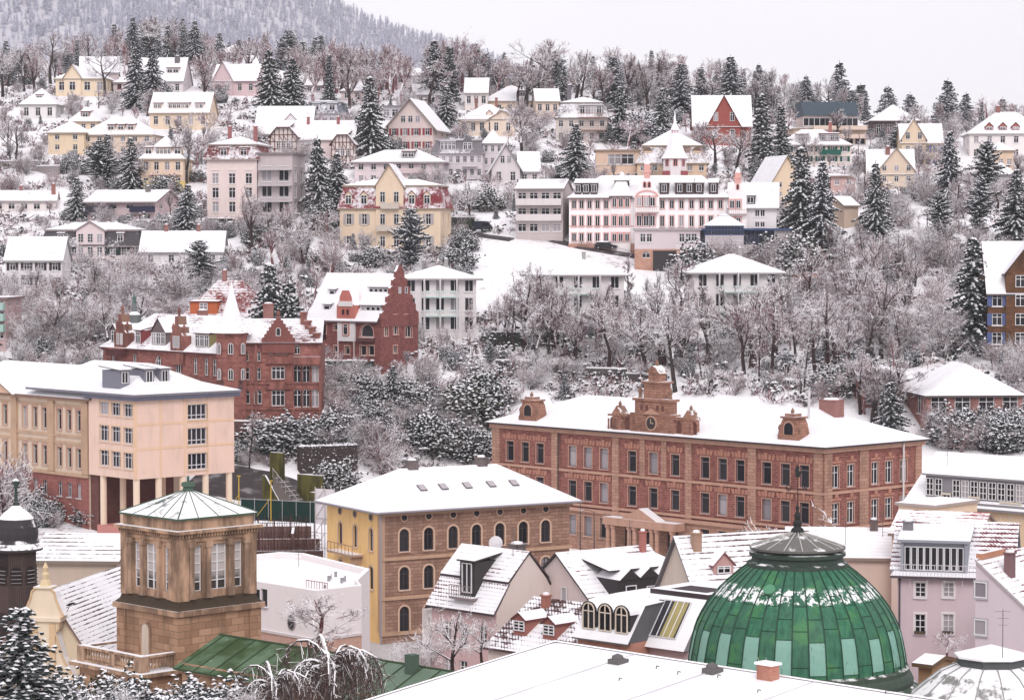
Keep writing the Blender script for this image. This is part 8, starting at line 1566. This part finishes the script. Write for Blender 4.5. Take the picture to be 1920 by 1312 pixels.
def aerial(u, v, d, h, label):
    p = at(u, v, d); o = empty('television_aerial', p, rnd.uniform(-.6, .6)); tag(o, label, 'aerial'); m = MB(); m.tube((0, 0, -.6), (0, 0, h), .03, .025, 5)
    for k in range(3): m.tube((-.5 + .1 * k, 0, h - .15 - k * .45), (.5 - .1 * k, 0, h - .15 - k * .45), .015, .015, 4)
    m.tube((0, -.35, h - .35), (0, .35, h - .35), .015, .015, 4); sub(o, 'mast', m, [flat((.14, .13, .14))])
for a in ((962, 1030, 224, 2.0, 'aerial on the pink mansard townhouse ridge'), (1180, 1012, 232, 1.8, 'aerial beside the small red chimney of dark dormer house'), (1585, 1010, 252, 2.2, 'aerial on the long plain roof behind the dome'), (1655, 995, 250, 2.0, 'aerial near the bright red ridge tiles'), (1880, 1215, 168, 2.6, 'aerial before the pale gabled neighbour at the right edge'), (1776, 862, 272, 1.6, 'aerial on the long cream house roof'), (560, 1050, 246, 1.2, 'short aerial on the white flat roof')): aerial(*a)
o = empty('tram_wires', at(1040, 990, 320.)); tag(o, 'pair of overhead wires strung before the school front', 'wire'); m = MB()
for z_ in (0, .5):
    for k in range(10): a, b_ = k / 10, (k + 1) / 10; m.tube((-3 + 34 * a, -20 * a, z_ - 1.2 * 4 * a * (1 - a)), (-3 + 34 * b_, -20 * b_, z_ - 1.2 * 4 * b_ * (1 - b_)), .018, .018, 3)
sub(o, 'wire', m, [flat((.05, .05, .05))])
# ------------------------------------------------------------------ building site
o = place('site_fence', 'dark green netted site fence with white posts', 'fence', 452, 948, 300., -24); m = MB(); m.box(0, 13, 0, .05, -1.6, .8); sub(o, 'netting', m, [flat((.010, .036, .030))]); m = MB()
for k in range(8): m.tube((k * 1.85, -.05, -1.8), (k * 1.85, -.05, 1.0), .04, .04, 5)
m.tube((0, -.05, .85), (13, -.05, .85), .04, .04, 5); sub(o, 'fence_frame', m, [flat((.45, .44, .45))])
for u, v, vt, lab in ((448, 960, 893, 'left yellow site post by the annex'), (508, 962, 902, 'right yellow site post before the netted fence')):
    o = place('yellow_post', lab, 'post', u, v, 294., 0); h = CAMZ + slope_v(vt) * 294 - o.location.z; m = MB(); m.tube((0, 0, -1), (0, 0, h), .07, .07, 6); m.tube((0, 0, h * .5), (-1.6, 0, -.3), .04, .04, 5); m.box(-.2, .2, -.2, .2, h, h + .1); sub(o, 'pole', m, [flat((.55, .36, .06))])
o = place('concrete_shell', 'unfinished concrete basement walls with rebar and scaffold poles', 'construction site', 462, 1038, 286., 4); wbd = stone((.19, .115, .10), (.14, .08, .07), (.08, .045, .04), .35, 4., .04, .7); m = MB(); m.box(-1, 8.6, 0, .4, -3, .3, 0, 1); m.box(-1, 8.2, 3, 3.4, -3, 1.3, 0, 1); m.box(-1, -.6, .4, 10, -3, 2.0, 0, 1); m.box(-1, 7.2, 7, 7.4, -3, 2.3, 0, 1); m.box(-.5, 8, .41, 2.9, -3, -.3, 1); m.box(-.5, 8, 3.41, 6.9, -3, .5, 1); m.box(5, 5.3, .4, 7, -3, 2.2, 0, 1); sub(o, 'concrete_wall', m, [wbd, snow()]); m = MB(); r = random.Random(4)
for y, z_, L_ in ((0.2, .3, 8.4), (3.2, 1.3, 8.), (7.2, 2.3, 7), (5., .6, 7), (1.6, -.2, 8)):
    for k in range(26): x = -.9 + k * L_ / 25; m.tube((x, y, z_ - .3), (x + r.gauss(0, .05), y, z_ + r.uniform(.5, 1.5)), .035, .035, 3)
    for q in (.35, .7): m.tube((-.9, y, z_ + q), (L_, y, z_ + q), .03, .03, 3)
for k in range(9): m.box(.3 + k * .9, .42 + k * .9, 1.2 + (k % 3) * 1.6, 1.4 + (k % 3) * 1.6, -2, 3.0 + (k % 2) * .8)
for k in range(14): m.tube((-.8 + k * .65, -.25, -2.5), (-.8 + k * .65, -.25, 1.9 + .3 * (k % 3)), .04, .04, 4)
for z_ in (-1, .3, 1.5): m.tube((-.8, -.28, z_), (8.4, -.28, z_), .04, .04, 4)
sub(o, 'rebar', m, [flat((.085, .035, .032))])
o = place('site_scaffold', 'white sheeted scaffold beside the arcaded building', 'scaffold', 592, 985, 288., -30); m = MB(); m.box(0, 2.6, 0, .06, .2, 4.2); sub(o, 'sheet', m, [plaster((.66, .62, .64), .15)]); m = MB()
for x in (0, 1.3, 2.6):
    for y in (-.1, 1.2): m.tube((x, y, -4), (x, y, 4.4), .05, .05, 5)
for z_ in (-2.5, -.8, .9, 2.6): m.tube((0, -.1, z_), (2.6, -.1, z_), .045, .045, 4); m.tube((0, -.1, z_), (1.3, -.1, z_ + 1.7), .04, .04, 4)
sub(o, 'scaffold_poles', m, [flat((.55, .5, .5))])
# ------------------------------------------------------------------ winter haze over the valley
m = MB(); m.box(-2300, 2300, -20, 5000, -6, 1150); me = m.mesh('haze', []); hz = bpy.data.materials.new('haze'); hz.use_nodes = True; nt = hz.node_tree; nt.nodes.clear(); ov_ = nt.nodes.new('ShaderNodeOutputMaterial'); pv = nt.nodes.new('ShaderNodeVolumePrincipled'); pv.inputs['Color'].default_value = (.93, .92, .97, 1); pv.inputs['Density'].default_value = .00011; pv.inputs['Anisotropy'].default_value = .2; nt.links.new(pv.outputs[0], ov_.inputs['Volume']); hz.cycles.homogeneous_volume = True; me.materials.append(hz); link('haze', me)['kind'] = 'stuff'
